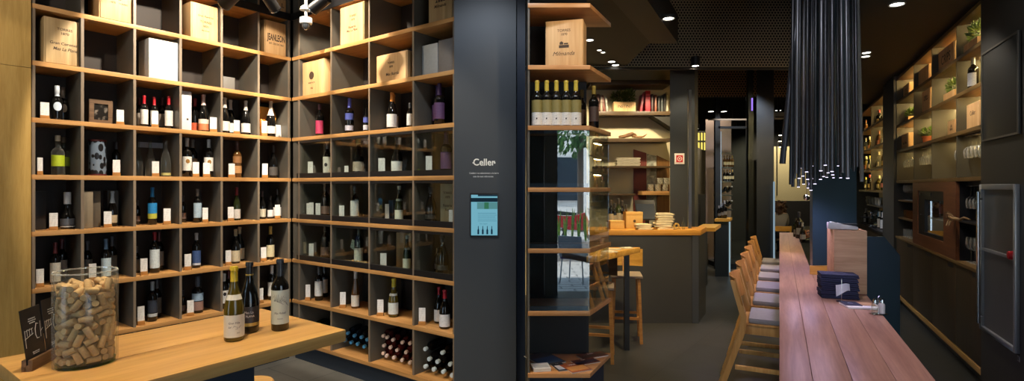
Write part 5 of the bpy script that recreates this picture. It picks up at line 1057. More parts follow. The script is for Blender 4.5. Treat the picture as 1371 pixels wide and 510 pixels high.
# blue column standing in the gap
cx0, cx1 = at(1088, 0, 4.62).x, at(1147, 0, 4.62).x
struct(box_e(cx0, cx1, 4.62, 5.02, 0, ZROOF - .001).obj('column_blue', plain('petrol blue paint', srgb(50, 72, 82), .38, 0, .5, .05, 3.), smooth=0))
o = box_e(at(1084, 0, 4.58).x, at(1112, 0, 4.58).x, 4.575, 4.617, ZL - .055, ZL + .07).obj('column_collar', ho, bevel=.002); tag(o, 'honey oak skirting block at the foot of the blue column', 'block')
# oak box with a device on top
def on_long(px, py, z=ZL): Y = (EYE - z) * F / (py - HY); return at(px, py, Y)
Pb_ = on_long(1138.5, 393); wv = 37.5 * Pb_.y / F * 1.01; hv = zat(309, Pb_.y) - ZL
t = thing('oak_box', 'upright pale oak box on the communal table behind the dark blue napkins', 'box', (Pb_.x, Pb_.y, ZL + .001), -R(23))
bo = wood('grooved pale oak', srgb(206, 164, 128), srgb(170, 126, 92), 'X', 1.2, .5); yw = .32
MB().box(-wv / 2, wv / 2, 0, .012, 0, hv).obj('front_panel', bo, t, bevel=.001); MB().box(-wv / 2, -wv / 2 + .012, .0125, yw, 0, hv).obj('side_panel', bo, t, bevel=.001); MB().box(wv / 2 - .012, wv / 2, .0125, yw, 0, hv).obj('side_panel', bo, t, bevel=.001)
MB().box(-wv / 2 + .0125, wv / 2 - .0125, yw - .012, yw, 0, hv).obj('back_panel', bo, t); MB().box(-wv / 2 + .0125, wv / 2 - .0125, .0125, yw - .0125, hv - .02, hv - .004).obj('top', bo, t)
t = thing('card_terminal', 'silver and black payment terminal lying on top of the oak box', 'terminal', (Pb_.x + .02, Pb_.y + .14, ZL + hv + .002), -R(23))
MB().extr([(-.085, 0), (.10, 0), (.10, .02), (.02, .035), (-.06, .052), (-.085, .046)], -.04, .04).obj('case', flat((196, 202, 214), .3), t, bevel=.004)
MB().box(-.05, .10, -.036, .036, .0355, .041).obj('keypad', M['black'], t, bevel=.002); MB().slab((-.078, -.034, .0495), (-.030, -.034, .0475), (-.030, .034, .0475), (-.078, .034, .0495), .002).obj('screen', flat((70, 84, 110), .1), t)
# folded dark blue napkins
navy = plain('navy cloth', srgb(58, 62, 86), .9, 0, .2, .15)
Pn = on_long(1130, 400.5); wn = 45 * Pn.y / F
for i in range(6):
    rr = random.Random(i); dz = .0015 + i * .0275
    t = thing('folded_napkin', 'dark blue folded napkin in the pile in front of the oak box', 'napkin', (Pn.x + rr.uniform(-.004, .004), Pn.y + .07, ZL + dz), -R(21) + rr.uniform(-.02, .02), 'dark blue napkins on the communal table')
    for k in range(2): MB().box(-wn / 2, wn / 2 - .004 * k, -.075, .075, k * .0125, k * .0125 + .0120).obj('fold', navy, t, bevel=.0055)
# bill spike with paper
Ps = on_long(1123, 403); t = thing('bill_spike', 'thin metal bill spike holding a white slip in front of the blue napkins', 'bill spike', (Ps.x, Ps.y - .03, ZL + .001))
MB().lathe([(0, 0), (.032, 0), (.032, .004), (.005, .007), (0, .007)], 24).obj('base', M['chrome'], t); MB().tube([(0, 0, .006), (0, 0, .135), (0, 0, .15)], [.0022, .0022, .0005], 8).obj('spike', M['chrome'], t)
mb = MB(); nn = 8
for k in range(nn):
    x0, x1 = -.035 + .09 * k / nn, -.035 + .09 * (k + 1) / nn; f_ = lambda x: .006 * math.sin(x * 70) + .004
    mb.add([(x0, -f_(x0), .055 + .02 * math.sin(x0 * 40)), (x1, -f_(x1), .055 + .02 * math.sin(x1 * 40)), (x1, -f_(x1) + .006, .115 + .006 * math.sin(x1 * 60)), (x0, -f_(x0) + .006, .115 + .006 * math.sin(x0 * 60))], [(0, 1, 2, 3)])
mb.obj('paper_slip', flat((226, 226, 236), .7), t)
# menu booklet
Pm = on_long(1153, 411); t = thing('menu_booklet', 'dark blue menu booklet with wooden cover strip and white edge on the communal table', 'menu', (Pm.x, Pm.y, ZL + .001), -R(12))
MB().box(-.10, .10, -.075, .075, 0, .012).obj('pages', flat((236, 238, 244), .6), t, bevel=.001); MB().box(-.10, -.005, -.035, .077, .0125, .017).obj('cover', navy, t, bevel=.001); MB().box(-.004, .085, -.020, .077, .0125, .0155).obj('wood_cover', bo, t, bevel=.001)
mb = MB(); add_text(mb, 'C', .045, -.055, 0, .01); mb.v = [(v[0], v[2] + .01, .0172 - v[1]) for v in mb.v]; mb.obj('cover_mark', flat((150, 156, 190)), t, smooth=0)
# cruet
Pc = on_long(1177, 421); t = thing('cruet_set', 'small chrome salt and pepper set on the table edge near the blue panel', 'cruet', (Pc.x - .005, Pc.y, ZL + .001), .1)
MB().box(-.045, .045, -.02, .02, 0, .006).obj('tray', M['chrome'], t, bevel=.002)
for s in (-1, 1):
    MB().lathe([(0, .007), (.017, .007), (.017, .055), (.012, .065), (0, .065)], 18, (s * .022, 0, 0)).obj('shaker', M['clear'] if s < 0 else flat((196, 196, 200), .3), t); MB().lathe([(0, .0655), (.012, .0655), (.012, .085), (.008, .092), (0, .092)], 18, (s * .022, 0, 0)).obj('lid', M['chrome'], t)
MB().tube([(0, 0, .006), (0, 0, .10), (.008, 0, .108)], .002, 6).obj('handle', M['chrome'], t)
# things at the far end
def jar_at(px, py, ytop, rpx, name, label, mats, cat):
    P = on_long(px, py); h = zat(ytop, P.y) - ZL; r = rpx * P.y / F; t = thing(name, label, cat, (P.x, P.y, ZL + .001))
    return t, P, h, r
t, P, h, r = jar_at(1081, 321, 303, 4.6, 'storage_jar', 'glass jar of orange fruit at the far end of the communal table', None, 'jar')
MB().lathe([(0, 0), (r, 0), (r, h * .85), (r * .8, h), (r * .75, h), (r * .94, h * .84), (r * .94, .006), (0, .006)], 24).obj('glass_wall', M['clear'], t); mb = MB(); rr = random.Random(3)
for i in range(16): a = rr.uniform(0, 6.28); q = r * .62 * rr.random() ** .5; mb.sphere((q * math.cos(a), q * math.sin(a), .025 + h * .55 * rr.random()), r * .27, 10, 8)
o = mb.obj('fruit', flat((206, 110, 40), .5), t); o['kind'] = 'stuff'
for px, py, yt, st, nm in ((1070, 319, 284, ('bordeaux', 'dark', (60, 60, 70)), 'tall dark bottle at the far end of the communal table'), (1074.5, 324, 298, ('burgundy', 'dark', (170, 170, 176)), 'short dark bottle with silver cap left of the fruit jar'), (1065.5, 317, 292, ('bordeaux', 'green', (90, 84, 70)), 'green bottle standing leftmost at the far end of the communal table')):
    P = on_long(px, py); h = zat(yt, P.y) - ZL; t = thing('wine_bottle', nm, 'bottle', (P.x, P.y, ZL + .001), 0, None, (h, h, h)); make_bottle(t, st[0], st[1], st[2], .8, [((150, 148, 146), .15, .4)])
# ================================================================== row of bar stools
so = wood('golden oak', srgb(206, 158, 92), srgb(170, 116, 56), 'Z', 1., .4)
cush = plain('grey seat cloth', srgb(146, 142, 142), .95, 0, .2, .1, 60.)
def bar_stool(label, P, rz):
    t = thing('bar_stool', label, 'bar stool', P, rz, 'bar stools along the communal table')
    zs = .735
    MB().box(-.205, .205, -.20, .20, zs - .014, zs).obj('seat', so, t, bevel=.003)
    mb = MB(); mb.box(-.20, .20, -.20, -.178, zs - .075, zs - .0145).box(-.20, .20, .165, .187, zs - .075, zs - .0145).box(-.20, -.178, -.1775, .1645, zs - .075, zs - .0145).box(.178, .20, -.1775, .1645, zs - .075, zs - .0145)
    mb.obj('seat_frame', so, t, bevel=.002)
    MB().box(-.195, .195, -.195, .165, zs + .0005, zs + .04).obj('cushion', cush, t, bevel=.014)
    for s in (-1, 1):
        MB().bar((s * .195, -.185, zs - .0145), (s * .20, -.19, 0), .036, .036).obj('leg', so, t, bevel=.003)
        x = s * .215
        lg = MB(); pts = [(.43, 0), (.20, zs - .05), (.195, zs + .05), (.262, 1.035)]
        prof = [(y - .021, z) for y, z in pts] + [(y + .021, z) for y, z in reversed(pts)]
        v = [(x - .014, a, b) for a, b in prof] + [(x + .014, a, b) for a, b in prof]; n = len(prof)
        lg.add(v, [(0, 1, 6, 7), (1, 2, 5, 6), (2, 3, 4, 5), (15, 14, 9, 8), (14, 13, 10, 9), (13, 12, 11, 10)] + [(i, i + n, (i + 1) % n + n, (i + 1) % n) for i in range(n)])
        lg.obj('leg', so, t, bevel=.003)
        MB().bar((s * .20, -.17, .42), (s * .205, .25, .42), .022, .03).obj('rung', so, t, bevel=.002)
    MB().bar((-.185, -.188, .30), (.185, -.188, .30), .026, .03).obj('foot_rest', so, t, bevel=.002)
    MB().bar((-.20, .265, .50), (.20, .265, .50), .022, .03).obj('rung', so, t, bevel=.002)
    mb = MB(); n = 14; L = []
    for k in range(n + 1):
        x = -.232 + .464 * k / n; bow = .050 * (1 - (x / .232) ** 2)
        L.append((x, bow))
    vs = []
    for x, bow in L:
        for z, ly in ((.865, .222), (1.055, .272)): vs += [(x, ly + bow - .016, z), (x, ly + bow - .028, z)]
    fs = []
    for k in range(n):
        b = 4 * k; c = b + 4
        fs += [(b, b + 2, c + 2, c), (b + 1, c + 1, c + 3, b + 3), (b, c, c + 1, b + 1), (b + 2, b + 3, c + 3, c + 2)]
    fs += [(0, 1, 3, 2), (4 * n, 4 * n + 2, 4 * n + 3, 4 * n + 1)]
    mb.add(vs, fs); mb.obj('backrest', wood('golden ply', srgb(190, 138, 74), srgb(160, 106, 50), 'Z', 1., .4) if 'golden ply' not in bpy.data.materials else bpy.data.materials['golden ply'], t, bevel=.002)
    return t
nth = ['nearest bar stool beside the communal table with sunlit grey cushion', 'second bar stool from the front along the communal table', 'third bar stool from the front along the communal table', 'fourth bar stool from the front along the communal table', 'fifth bar stool from the front along the communal table', 'farthest bar stool along the communal table']
SY = [3.87, 4.45, 5.03, 5.60, 6.17, 6.74]
def spos(Y): return Q(-.035, Y)
s0 = bar_stool('golden oak bar stool nearest the front, beside the communal table', spos(SY[0]), EA); s0['label'] = 'golden oak bar stool nearest the front, beside the communal table'
for i in range(1, 6):
    o = copy_tree(s0); o.location = spos(SY[i]); tag(o, nth[i], 'bar stool', 'bar stools along the communal table')
# ================================================================== cluster of tube pendants
tubems = [plain('blue black tube %d' % i, srgb(*c), .28, .5, .6, .05) for i, c in enumerate(((40, 41, 46), (70, 71, 78), (104, 104, 110)))]; tubem = tubems[1]
glow = emit('lilac lamp end', (.78, .72, 1., 1), 3.)
lit = [(1071, 225.5), (1089, 222.6), (1105, 221.6), (1122.5, 222.4), (1080, 230.6), (1099, 229), (1108.7, 231.7), (1114, 230), (1070, 239), (1075.7, 239), (1075, 236), (1081.3, 240.5), (1088.5, 239.5), (1098.6, 240.5), (1102.5, 236.7), (1107, 237.7), (1115, 234.5), (1116, 238.3), (1125.6, 238.4), (1135, 239), (1076, 246.8), (1084.6, 247.5), (1091, 246.6), (1069, 250.7), (1081.8, 252), (1085.6, 255)]
unlit = [(1058.7, 248), (1061.5, 251), (1064, 240), (1143.5, 230), (1147.5, 224), (1138, 226), (1066, 233), (1128, 232)]
rr = random.Random(11); proto = None; used = []
TUBES = []
for i, (px, py) in enumerate(lit + unlit):
    for tr_ in range(60):
        Y = rr.uniform(3.35, 4.45); P = at(px, py, Y)
        if all((P - q).xy.length > .052 for q in used): break
    used.append(P); top = P + Vector((rr.uniform(-.012, .012) + (px - 1105) * -.0004, rr.uniform(-.01, .01), 0)); top.z = ZROOF - .0005
    on = i < len(lit)
    t = thing('tube_pendant', 'slim blue black tube lamp with lilac lit end, hanging over the communal table' if on else 'slim blue black tube lamp with unlit end, hanging over the communal table', 'pendant lamp', (P.x, P.y, P.z), 0, 'tube pendants over the communal table' if on else 'unlit tube pendants over the communal table')
    rel = top - P; r_ = .0108
    MB().tube([(0, 0, .004), tuple(rel)], r_, 12, cap=True).obj('tube', tubems[(i * 5 + i // 3) % 3], t)
    if on: MB().lathe([(0, 0), (r_ * .82, 0), (r_ * .82, .0035), (0, .0035)], 12).obj('lamp_end', glow, t)
    TUBES.append(P)
P = at(1047.5, 219, 3.6); top = at(1069, 0, 3.6); top = P + (top - P) * ((ZROOF - .001 - P.z) / (top.z - P.z))
t = thing('tube_pendant', 'single thicker tube lamp hanging aslant at the left of the tube cluster', 'pendant lamp', P); MB().tube([(0, 0, 0), tuple(top - P)], .019, 16).obj('tube', tubem, t); MB().tube([(0, 0, -.001), (0, 0, .002)], .014, 12).obj('lamp_end', M['black'], t)
P = at(1154, 243, 4.1); top = at(1148, 0, 4.1); top = P + (top - P) * ((ZROOF - .001 - P.z) / (top.z - P.z))
t = thing('tube_pendant', 'tube lamp painted paler as side-lit at the right edge of the tube cluster', 'pendant lamp', P); MB().tube([(0, 0, 0), tuple(top - P)], .014, 16).obj('tube', flat((140, 140, 140), .4), t); MB().tube([(0, 0, -.001), (0, 0, .002)], .010, 12).obj('lamp_end', M['black'], t)  # lighter grey stands in for light striking this tube's side
P = at(1080, 264, 5.6); t = thing('glass_globe', 'small silvery globe hanging left of the blue column', 'globe', P)
MB().sphere((0, 0, 0), .034, 20, 12).obj('globe', M['chrome'], t); MB().tube([(0, 0, .034), (0, 0, ZROOF - .001 - P.z)], .002, 6).obj('cord', M['black'], t)
# low blue partition right of the table
a, b, c, d, e = at(1158, 317, 4.5), at(1184, 317, 4.5), at(1205, 342, 4.5), at(1205, 0, 4.5), at(1158, 0, 4.5)
struct(MB().extr([(a.x - .085, a.z), (b.x, b.z), (c.x, c.z), (c.x, 0), (a.x - .085, 0)], 4.5, 4.54).obj('trim_partition', plain('partition blue', srgb(44, 62, 70), .4, 0, .5, .05), smooth=0))
# ================================================================== back bar along the right wall
UB = 1.71
BF = Frame(Q(UB, 0), EA + math.pi)          # local x runs towards the viewer, local y into the wall
def bz(px, py, y=0.): return BF.z(px, py, y)
bw = wood('back bar oak', srgb(120, 94, 54), srgb(88, 66, 34), 'X', 1., .45)
bdark = wood('back bar walnut', srgb(68, 54, 34), srgb(46, 36, 22), 'Z', .8, .4)
bpan = plain('back bar panel', srgb(78, 72, 56), .5, 0, .4, .1, 5.)
xa, xb = BF.xat(1200), BF.xat(1313)        # far and near end of the near unit
ZS = [1.77, 2.21, 2.575, 2.925, 3.27]
BDV = [BF.xat(p) for p in (1200, 1222.8, 1247, 1280)]
BT = thing('back_bar_shelving', 'lit oak back bar shelving with crates, plants and hanging glasses along the right wall', 'shelving', BF.pt(0, 0), BF.a)
BD = .36
for z in ZS: MB().box(xa, xb, 0, BD, z - .018, z + .018).obj('shelf', bw, BT, bevel=.002)
for x in BDV:
    for z0, z1 in zip(ZS, ZS[1:]): MB().box(x - .012, x + .012, .004, BD - .001, z0 + .0185, z1 - .0185).obj('divider', bpan, BT)
MB().box(xa, xb, BD, BD + .02, 0, ZC).obj('back_panel', wood('back bar lining', srgb(120, 102, 66), srgb(94, 78, 48), 'Z', .6), BT)
led2 = emit('weak warm led strip', (1, .76, .34, 1), 40.); led = emit('warm led strip', (1, .76, .34, 1), 120.)
for z in ZS[1:]:
    for x0, x1 in zip(BDV, BDV[1:] + [xb]): MB().box(x0 + .05, x1 - .03, BD - .12, BD - .102, z - .0265, z - .0185).obj('led_strip', led if z > 2.3 else led2, BT)
# cabinets below
CT = thing('back_bar_cabinets', 'row of dark wood cabinets with oak worktop and pale plinth rail under the back bar', 'cabinets', BF.pt(0, 0), BF.a)
zc_ = .985
MB().box(xa, xb, -.01, BD - .003, zc_ - .03, zc_).obj('worktop', bw, CT, bevel=.002)
MB().box(xa, xb, .022, BD - .003, .16, zc_ - .031).obj('body', bdark, CT)
MB().box(xa, xb, .0505, BD - .003, 0, .15).obj('plinth', M['black'], CT)
MB().box(xa, xb, -.004, .05, .10, .155).obj('plinth_rail', wood('pale rail', srgb(190, 150, 88), srgb(160, 118, 60), 'X', 1., .4), CT, bevel=.002)
ed_ = [xa] + [BF.xat(p) for p in (1222, 1248, 1279)] + [xb]
for x0, x1 in zip(ed_, ed_[1:]):
    d_ = MB().box(x0 + .004, x1 - .004, .001, .021, .165, zc_ - .034).obj('door', bdark, CT, bevel=.001)
    w = (x1 - x0); MB().box(x1 - .30 * w, x1 - .08 * w, -.0005, .003, zc_ - .085, zc_ - .04).obj('finger_slot', M['black'], d_)
# niche row between worktop and lowest shelf
NB = thing('glass_cabinet', 'oxblood wood framed wine dispenser cabinet with lit bottles behind glass in the back bar', 'dispenser', BF.pt(0, 0), BF.a)
fr0, fr1 = BF.xat(1222), BF.xat(1279.5); z0, z1 = zc_ + .001, ZS[0] - .019; fw = .12
rw = wood('red brown frame', srgb(122, 76, 48), srgb(90, 52, 30), 'X', 1., .4)
ix0, ix1 = BF.xat(1228.5), BF.xat(1263); iz0, iz1 = zc_ + .14, z1 - .10
mb = MB(); mb.box(fr0, ix0, 0, .03, z0, z1).box(ix1, fr1, 0, .03, z0, z1).box(ix0, ix1, 0, .03, z0, iz0).box(ix0, ix1, 0, .03, iz1, z1); mb.obj('wood_frame', rw, NB)
mb = MB(); mb.box(fr0, fr1, BD - .012, BD - .002, z0, z1).box(fr0, fr0 + .012, .031, BD - .013, z0, z1).box(fr1 - .012, fr1, .031, BD - .013, z0, z1); mb.obj('casing', M['black'], NB)
gx0, gx1 = ix0 + .26 * (ix1 - ix0), ix1 - .03
mb = MB(); mb.box(ix0, gx0, .01, .05, iz0, iz1).box(gx1, ix1, .01, .05, iz0, iz1).box(gx0, gx1, .01, .05, iz1 - .10, iz1).box(gx0, gx1, .01, .05, iz0, iz0 + .04); mb.obj('black_surround', M['black'], NB)
MB().box(gx0, gx1, .025, .029, iz0 + .04, iz1 - .10).obj('glass_door', M['pane'], NB)
MB().box(gx0 + .03, gx0 + .045, .06, .07, iz0 + .06, iz1 - .12).obj('light_strip', emit('cool cabinet light', (.65, .80, 1, 1), 2.), NB)
MB().box(gx0, gx1, .06, BD - .02, iz0 + .20, iz0 + .215).obj('rack', M['steel'], NB)
for i in range(5): MB().lathe([(0, 0), (.012, 0), (.012, .02), (0, .02)], 12, (ix0 + .06 + i * .0, -.0, 0)).v
for i, (fx, fz) in enumerate(((.12, .93), (.55, .93), (.12, .45))):
    x = ix0 + fx * (ix1 - ix0); z = iz0 + fz * (iz1 - iz0); mb = MB(); mb.lathe([(0, 0), (.014, 0), (.014, .012), (0, .012)], 14); mb.v = [(v[0] + x, .0095 - v[2], v[1] + z) for v in mb.v]; mb.obj('knob', M['chrome'], NB)
zz = iz0 + .217
for i in range(5):
    x = gx0 + .09 + i * (gx1 - gx0 - .13) / 4; P = BF.pt(x, .17, zz); h = .31
    t = thing('wine_bottle', ['bottle nearest the light strip inside the framed wine dispenser', 'second bottle from the light strip inside the wine dispenser', 'middle bottle inside the framed wine dispenser', 'blue bottle right of the middle inside the wine dispenser', 'last bottle inside the framed wine dispenser'][i], 'bottle', P, BF.a, 'bottles inside the wine dispenser', (h, h, h))
    make_bottle(t, 'bordeaux', 'dark', [(120, 40, 60), (60, 60, 140), (150, 40, 50), (50, 80, 160), (90, 60, 120)][i], .72, [([(150, 50, 60), (60, 70, 150), (180, 60, 60), (60, 90, 170), (110, 80, 130)][i], .15, .5)])
# ---- stemware
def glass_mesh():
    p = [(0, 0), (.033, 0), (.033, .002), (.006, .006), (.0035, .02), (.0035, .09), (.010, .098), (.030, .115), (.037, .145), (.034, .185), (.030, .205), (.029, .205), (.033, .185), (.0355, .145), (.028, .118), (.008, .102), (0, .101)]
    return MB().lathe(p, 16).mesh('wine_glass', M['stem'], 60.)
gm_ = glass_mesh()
def stem_glass(px, ztop, y, hang, label, group, sc=1.0):
    x = BF.xat(px, y); P = BF.pt(x, y, ztop); o = put('wine_glass', gm_, None, P, (math.pi if hang else 0, 0, 0), (sc, sc, sc)); tag(o, label, 'wine glass', group); return o
zh = ZS[1] - .034
def row_of(lo, hi, n, y, ztop, hang, label, group, sc=1.0):
    for i in range(n):
        x = lo + (hi - lo) * (i + .5) / n; o = put('wine_glass', gm_, None, BF.pt(x, y, ztop), (math.pi if hang else 0, 0, 0), (sc, sc, sc)); tag(o, label, 'wine glass', group)
bays = list(zip(BDV, BDV[1:] + [xb])); gl_ = 'wine glass hanging upside down in the %s back bar bay from the fridge'
for (lo, hi), n, nm, f0 in ((bays[3], 6, 'nearest', .03), (bays[2], 2, 'second', .70), (bays[1], 7, 'third', .08), (bays[0], 7, 'fourth', .2)):
    a = lo + .02 + f0 * (hi - lo)
    for y in (.07, .18): row_of(a, hi - .02, n, y, zh, True, gl_ % nm, 'glasses hanging in the %s bay' % nm); MB().box(a, hi - .02, y - .012, y + .012, zh + .001, ZS[1] - .0185).obj('glass_rail', M['black'], BT)
zn = ZS[0] - .06; na, nb = fr1 + .012, xb - .02
row_of(na, nb, 7, .10, zn, True, 'wine glass hanging in the open niche right of the wine dispenser', 'glasses hanging in the niche beside the fridge', 1.05)
MB().box(na, nb, .088, .112, zn + .001, ZS[0] - .0185).obj('glass_rail', M['black'], BT)
MB().box(fr1 + .006, xb, .02, BD - .01, 1.36, 1.375).obj('niche_shelf', M['black'], BT)
row_of(na, nb, 6, .10, zc_ + .002, False, 'wine glass standing on the worktop right of the wine dispenser', 'glasses standing beside the fridge', 1.15)
for z in (1.25, 1.50): MB().box(xa + .02, fr0 - .012, .02, BD - .01, z - .008, z + .008).obj('niche_shelf', bw, BT)
row_of(xa + .05, fr0 - .05, 7, .10, 1.51, False, 'wine glass standing on the upper niche shelf left of the wine dispenser', 'glasses on the upper niche shelf', 1.05)
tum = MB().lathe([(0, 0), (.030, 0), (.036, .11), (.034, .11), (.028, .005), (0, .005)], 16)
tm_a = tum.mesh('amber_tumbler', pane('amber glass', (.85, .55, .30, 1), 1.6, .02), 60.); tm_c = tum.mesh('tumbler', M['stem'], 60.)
for i in range(7):
    xt = xa + .12 + i * (fr0 - xa - .2) / 6
    o = put('amber_tumbler', tm_a, None, BF.pt(xt, .10, 1.2595)); tag(o, 'amber tumbler on the middle niche shelf left of the wine dispenser', 'tumbler', 'amber tumblers in the niche')
    o = put('tumbler', tm_c, None, BF.pt(xt, .10, zc_ + .001)); tag(o, 'clear tumbler on the worktop left of the wine dispenser', 'tumbler', 'clear tumblers in the niche')
# dried branch / tap in front of the niche
P = BF.pt(BF.xat(1270, -.06), -.03, 1.40); t = thing('dried_vine', 'twisted pale dried vine sticking out beside the wine dispenser', 'dried vine', P, BF.a)
rr = random.Random(8)
MB().tube([(-.06, 0, .02), (.05, -.02, .0), (.20, .01, -.01), (.36, .0, .02), (.5, .01, .01)], [.016, .020, .014, .010, .006], 8).obj('stem', flat((150, 120, 84), .7), t)
for i in range(7): MB().tube([(-.05 + .02 * i, 0, .01), (-.09 + .03 * i, -.03, .05 * math.sin(i * 2)), (-.06 + .03 * i, -.05, .08 * math.sin(i * 2 + .6))], [.009, .006, .003], 6).obj('twig', flat((150, 120, 84), .7), t)
# ---- crates, plants, bottles on the shelves
def onb(px, y, k): return BF.pt(BF.xat(px, y), y, ZS[k] + .0195)
def bcrate(px0, px1, k, y, h, dep, label, text=None, mat='pine', name='wooden_crate'):
    a, b = BF.xat(px0, y), BF.xat(px1, y); dd = BDV + [xb]; ci = max(i for i in range(4) if dd[i] <= (BF.xat(px0) + BF.xat(px1)) / 2 or i == 0); a = max(a, dd[ci] + .014); b = min(max(b, a + .12), dd[ci + 1] - .014); P = BF.pt((a + b) / 2, y, ZS[k] + .0195); w = b - a; dep = min(dep, BD - y - .036)
    t = thing(name, label, 'crate', P, BF.a, 'crates on the back bar'); m = M[mat] if isinstance(mat, str) else mat
    MB().box(-w / 2, w / 2, .008, dep, 0, h).obj('body', m, t, bevel=.002); MB().box(-w / 2 + .006, w / 2 - .006, 0, .0078, .005, h - .005).obj('front_panel', m, t, bevel=.001)
    if text: mb = MB(); [add_text(mb, s_, sz, 0, -.0006, h * zf, .0004, 0, sx) for s_, sz, zf, sx in text]; mb.obj('printed_lettering', M['ink'], t, smooth=0)
    return t
def bplant(px, k, y, w, h, label, box=True):
    x = BF.xat(px, y); dd = BDV + [xb]; ci = max(i for i in range(4) if dd[i] <= BF.xat(px) or i == 0); x = max(dd[ci] + w + .02, min(dd[ci + 1] - w - .02, x)); P = BF.pt(x, y, ZS[k] + .0195); t = thing('potted_plant', label, 'plant', P, BF.a); rr = random.Random(int(px))
    if box:
        mb = MB(); mb.box(-w, w, 0, .012, 0, .10).box(-w, w, .118, .13, 0, .10).box(-w, -w + .012, .0125, .1175, 0, .10).box(w - .012, w, .0125, .1175, 0, .10).box(-w + .0125, w - .0125, .0125, .1175, 0, .085); mb.obj('planter', M['pine'], t)
    else: MB().lathe([(0, 0), (.038, 0), (.052, .085), (.058, .085), (.058, .10), (.046, .10), (.044, .08), (0, .08)], 20).obj('pot', flat((176, 96, 56), .7), t)
    mb = MB(); leafy(mb, (0, .06 if box else 0, .10 + h * .36), w * .8, .06, h * .36, 260 if box else 140, .045, .6, rr); mb.obj('foliage', bpy.data.materials.get('fern') or foliage_mat('fern', srgb(48, 70, 26), srgb(110, 136, 50)), t, smooth=0)
bplant(1299, 3, .05, .20, .22, 'fern in a wooden planter on the top shelf nearest the fridge')
bcrate(1254, 1277, 3, .06, .25, .22, 'large wooden crate with burnt lettering on the top back bar shelf', [('CRIPS', .14, .5, 1.)])
bcrate(1224, 1243, 3, .05, .22, .24, 'plain wooden crate on the top shelf in the third bay', None)
bcrate(1204, 1217, 3, .08, .21, .2, 'wooden crate with vertical letters on the farthest top shelf', [('LLE', .12, .5, 1.)])
bplant(1270, 2, .06, .20, .17, 'trailing fern in a wooden planter on the second shelf')
bcrate(1234.5, 1245, 2, .07, .29, .2, 'upright wooden crate with printed panel on the second shelf', [('RIBERA', .05, .7, 1.), ('del Duero', .045, .6, 1.)])
bplant(1209, 2, .10, .12, .16, 'leafy plant in a wooden planter at the far end of the second shelf')
t = thing('candle_jar', 'small frosted jar beside the upright crate on the second shelf', 'jar', onb(1230, .10, 2)); MB().lathe([(0, 0), (.05, 0), (.05, .12), (.046, .13), (.044, .12), (.044, .006), (0, .006)], 20).obj('jar', flat((206, 190, 150), .4), t); MB().lathe([(0, .131), (.05, .131), (.05, .15), (0, .15)], 20).obj('lid', M['cork'], t)
for px, k, y, yt, nm, lab in ((1303, 2, .09, 68, 'dark bottle with grey label on the second shelf next to the fridge', (150, 152, 160)), (1291, 1, .08, 128, 'green white wine bottle on the third shelf left of the crate', (206, 210, 210))):
    P = onb(px, y, k); h = min(.32, zat(yt, P.y) - P.z); t = thing('wine_bottle', nm, 'bottle', P, BF.a + .5, None, (h, h, h)); make_bottle(t, 'hock' if k == 1 else 'bordeaux', 'green' if k == 1 else 'dark', (206, 200, 186) if k == 1 else (120, 116, 110), .78, [(lab, .14, .52 if k == 2 else .34)])
bcrate(1294, 1311, 1, .05, .24, .25, 'wooden crate beside the green bottle, partly hidden by the fridge', [('Celler', .06, .6, 1.)])
bcrate(1268.5, 1279, 1, .06, .16, .2, 'small upright wooden box with lines on the third shelf', [('GIN', .04, .6, 1.), ('MARE', .04, .4, 1.)])
bplant(1238.5, 1, .12, .10, .13, 'small green plant in a terracotta pot on the third shelf', False)
bcrate(1202, 1216, 1, .06, .22, .22, 'wide wooden crate at the far end of the third shelf', [('Mas La Plana', .05, .4, 1.)])
t = thing('drinking_glass', 'small tumbler standing between plant and box on the third shelf', 'glass', onb(1257, .10, 1)); MB().lathe([(0, 0), (.030, 0), (.036, .11), (.034, .11), (.028, .005), (0, .005)], 16).obj('bowl', M['stem'], t)
# ---- dark column between the two units
YV = Q(UB, 0); cxa, cxb = BF.xat(1185), xa - .003
struct(MB().box(cxa, cxb, -.03, BD + .02, 0, ZROOF - .001).obj('column_bar', plain('bar column', srgb(58, 56, 50), .5), smooth=0, loc=BF.pt(0, 0), rot=(0, 0, BF.a)))
# ---- far unit
FT = thing('back_bar_shelving', 'farther yellow lit bottle shelves beyond the dark bar column', 'shelving', BF.pt(0, 0), BF.a)
fa, fb_ = BF.xat(1150), cxa - .003
ZF = [1.62, 2.02, 2.42, 2.82, 3.22]
for z in ZF: MB().box(fa, fb_, 0, BD, z - .018, z + .018).obj('shelf', bw, FT)
MB().box(fa, fb_, BD, BD + .02, 0, ZC).obj('back_panel', wood('far lining', srgb(150, 126, 66), srgb(120, 96, 46), 'Z', .6), FT)
xm = BF.xat(1166)
for z0_, z1_ in zip(ZF, ZF[1:]): MB().box(xm - .012, xm + .012, .004, BD - .001, z0_ + .0185, z1_ - .0185).obj('divider', bpan, FT)
for z in ZF[1:]: MB().box(fa + .05, xm - .03, BD - .03, BD - .012, z - .0265, z - .0185).obj('led_strip', led, FT); MB().box(xm + .05, fb_ - .03, BD - .03, BD - .012, z - .0265, z - .0185).obj('led_strip', led, FT)
sty = [('green', (190, 180, 70)), ('amber', (150, 90, 50)), ('olive', (206, 200, 160)), ('dark', (160, 60, 50)), ('clear', (200, 190, 150))]
rows = ['bottom', 'second', 'third', 'top']
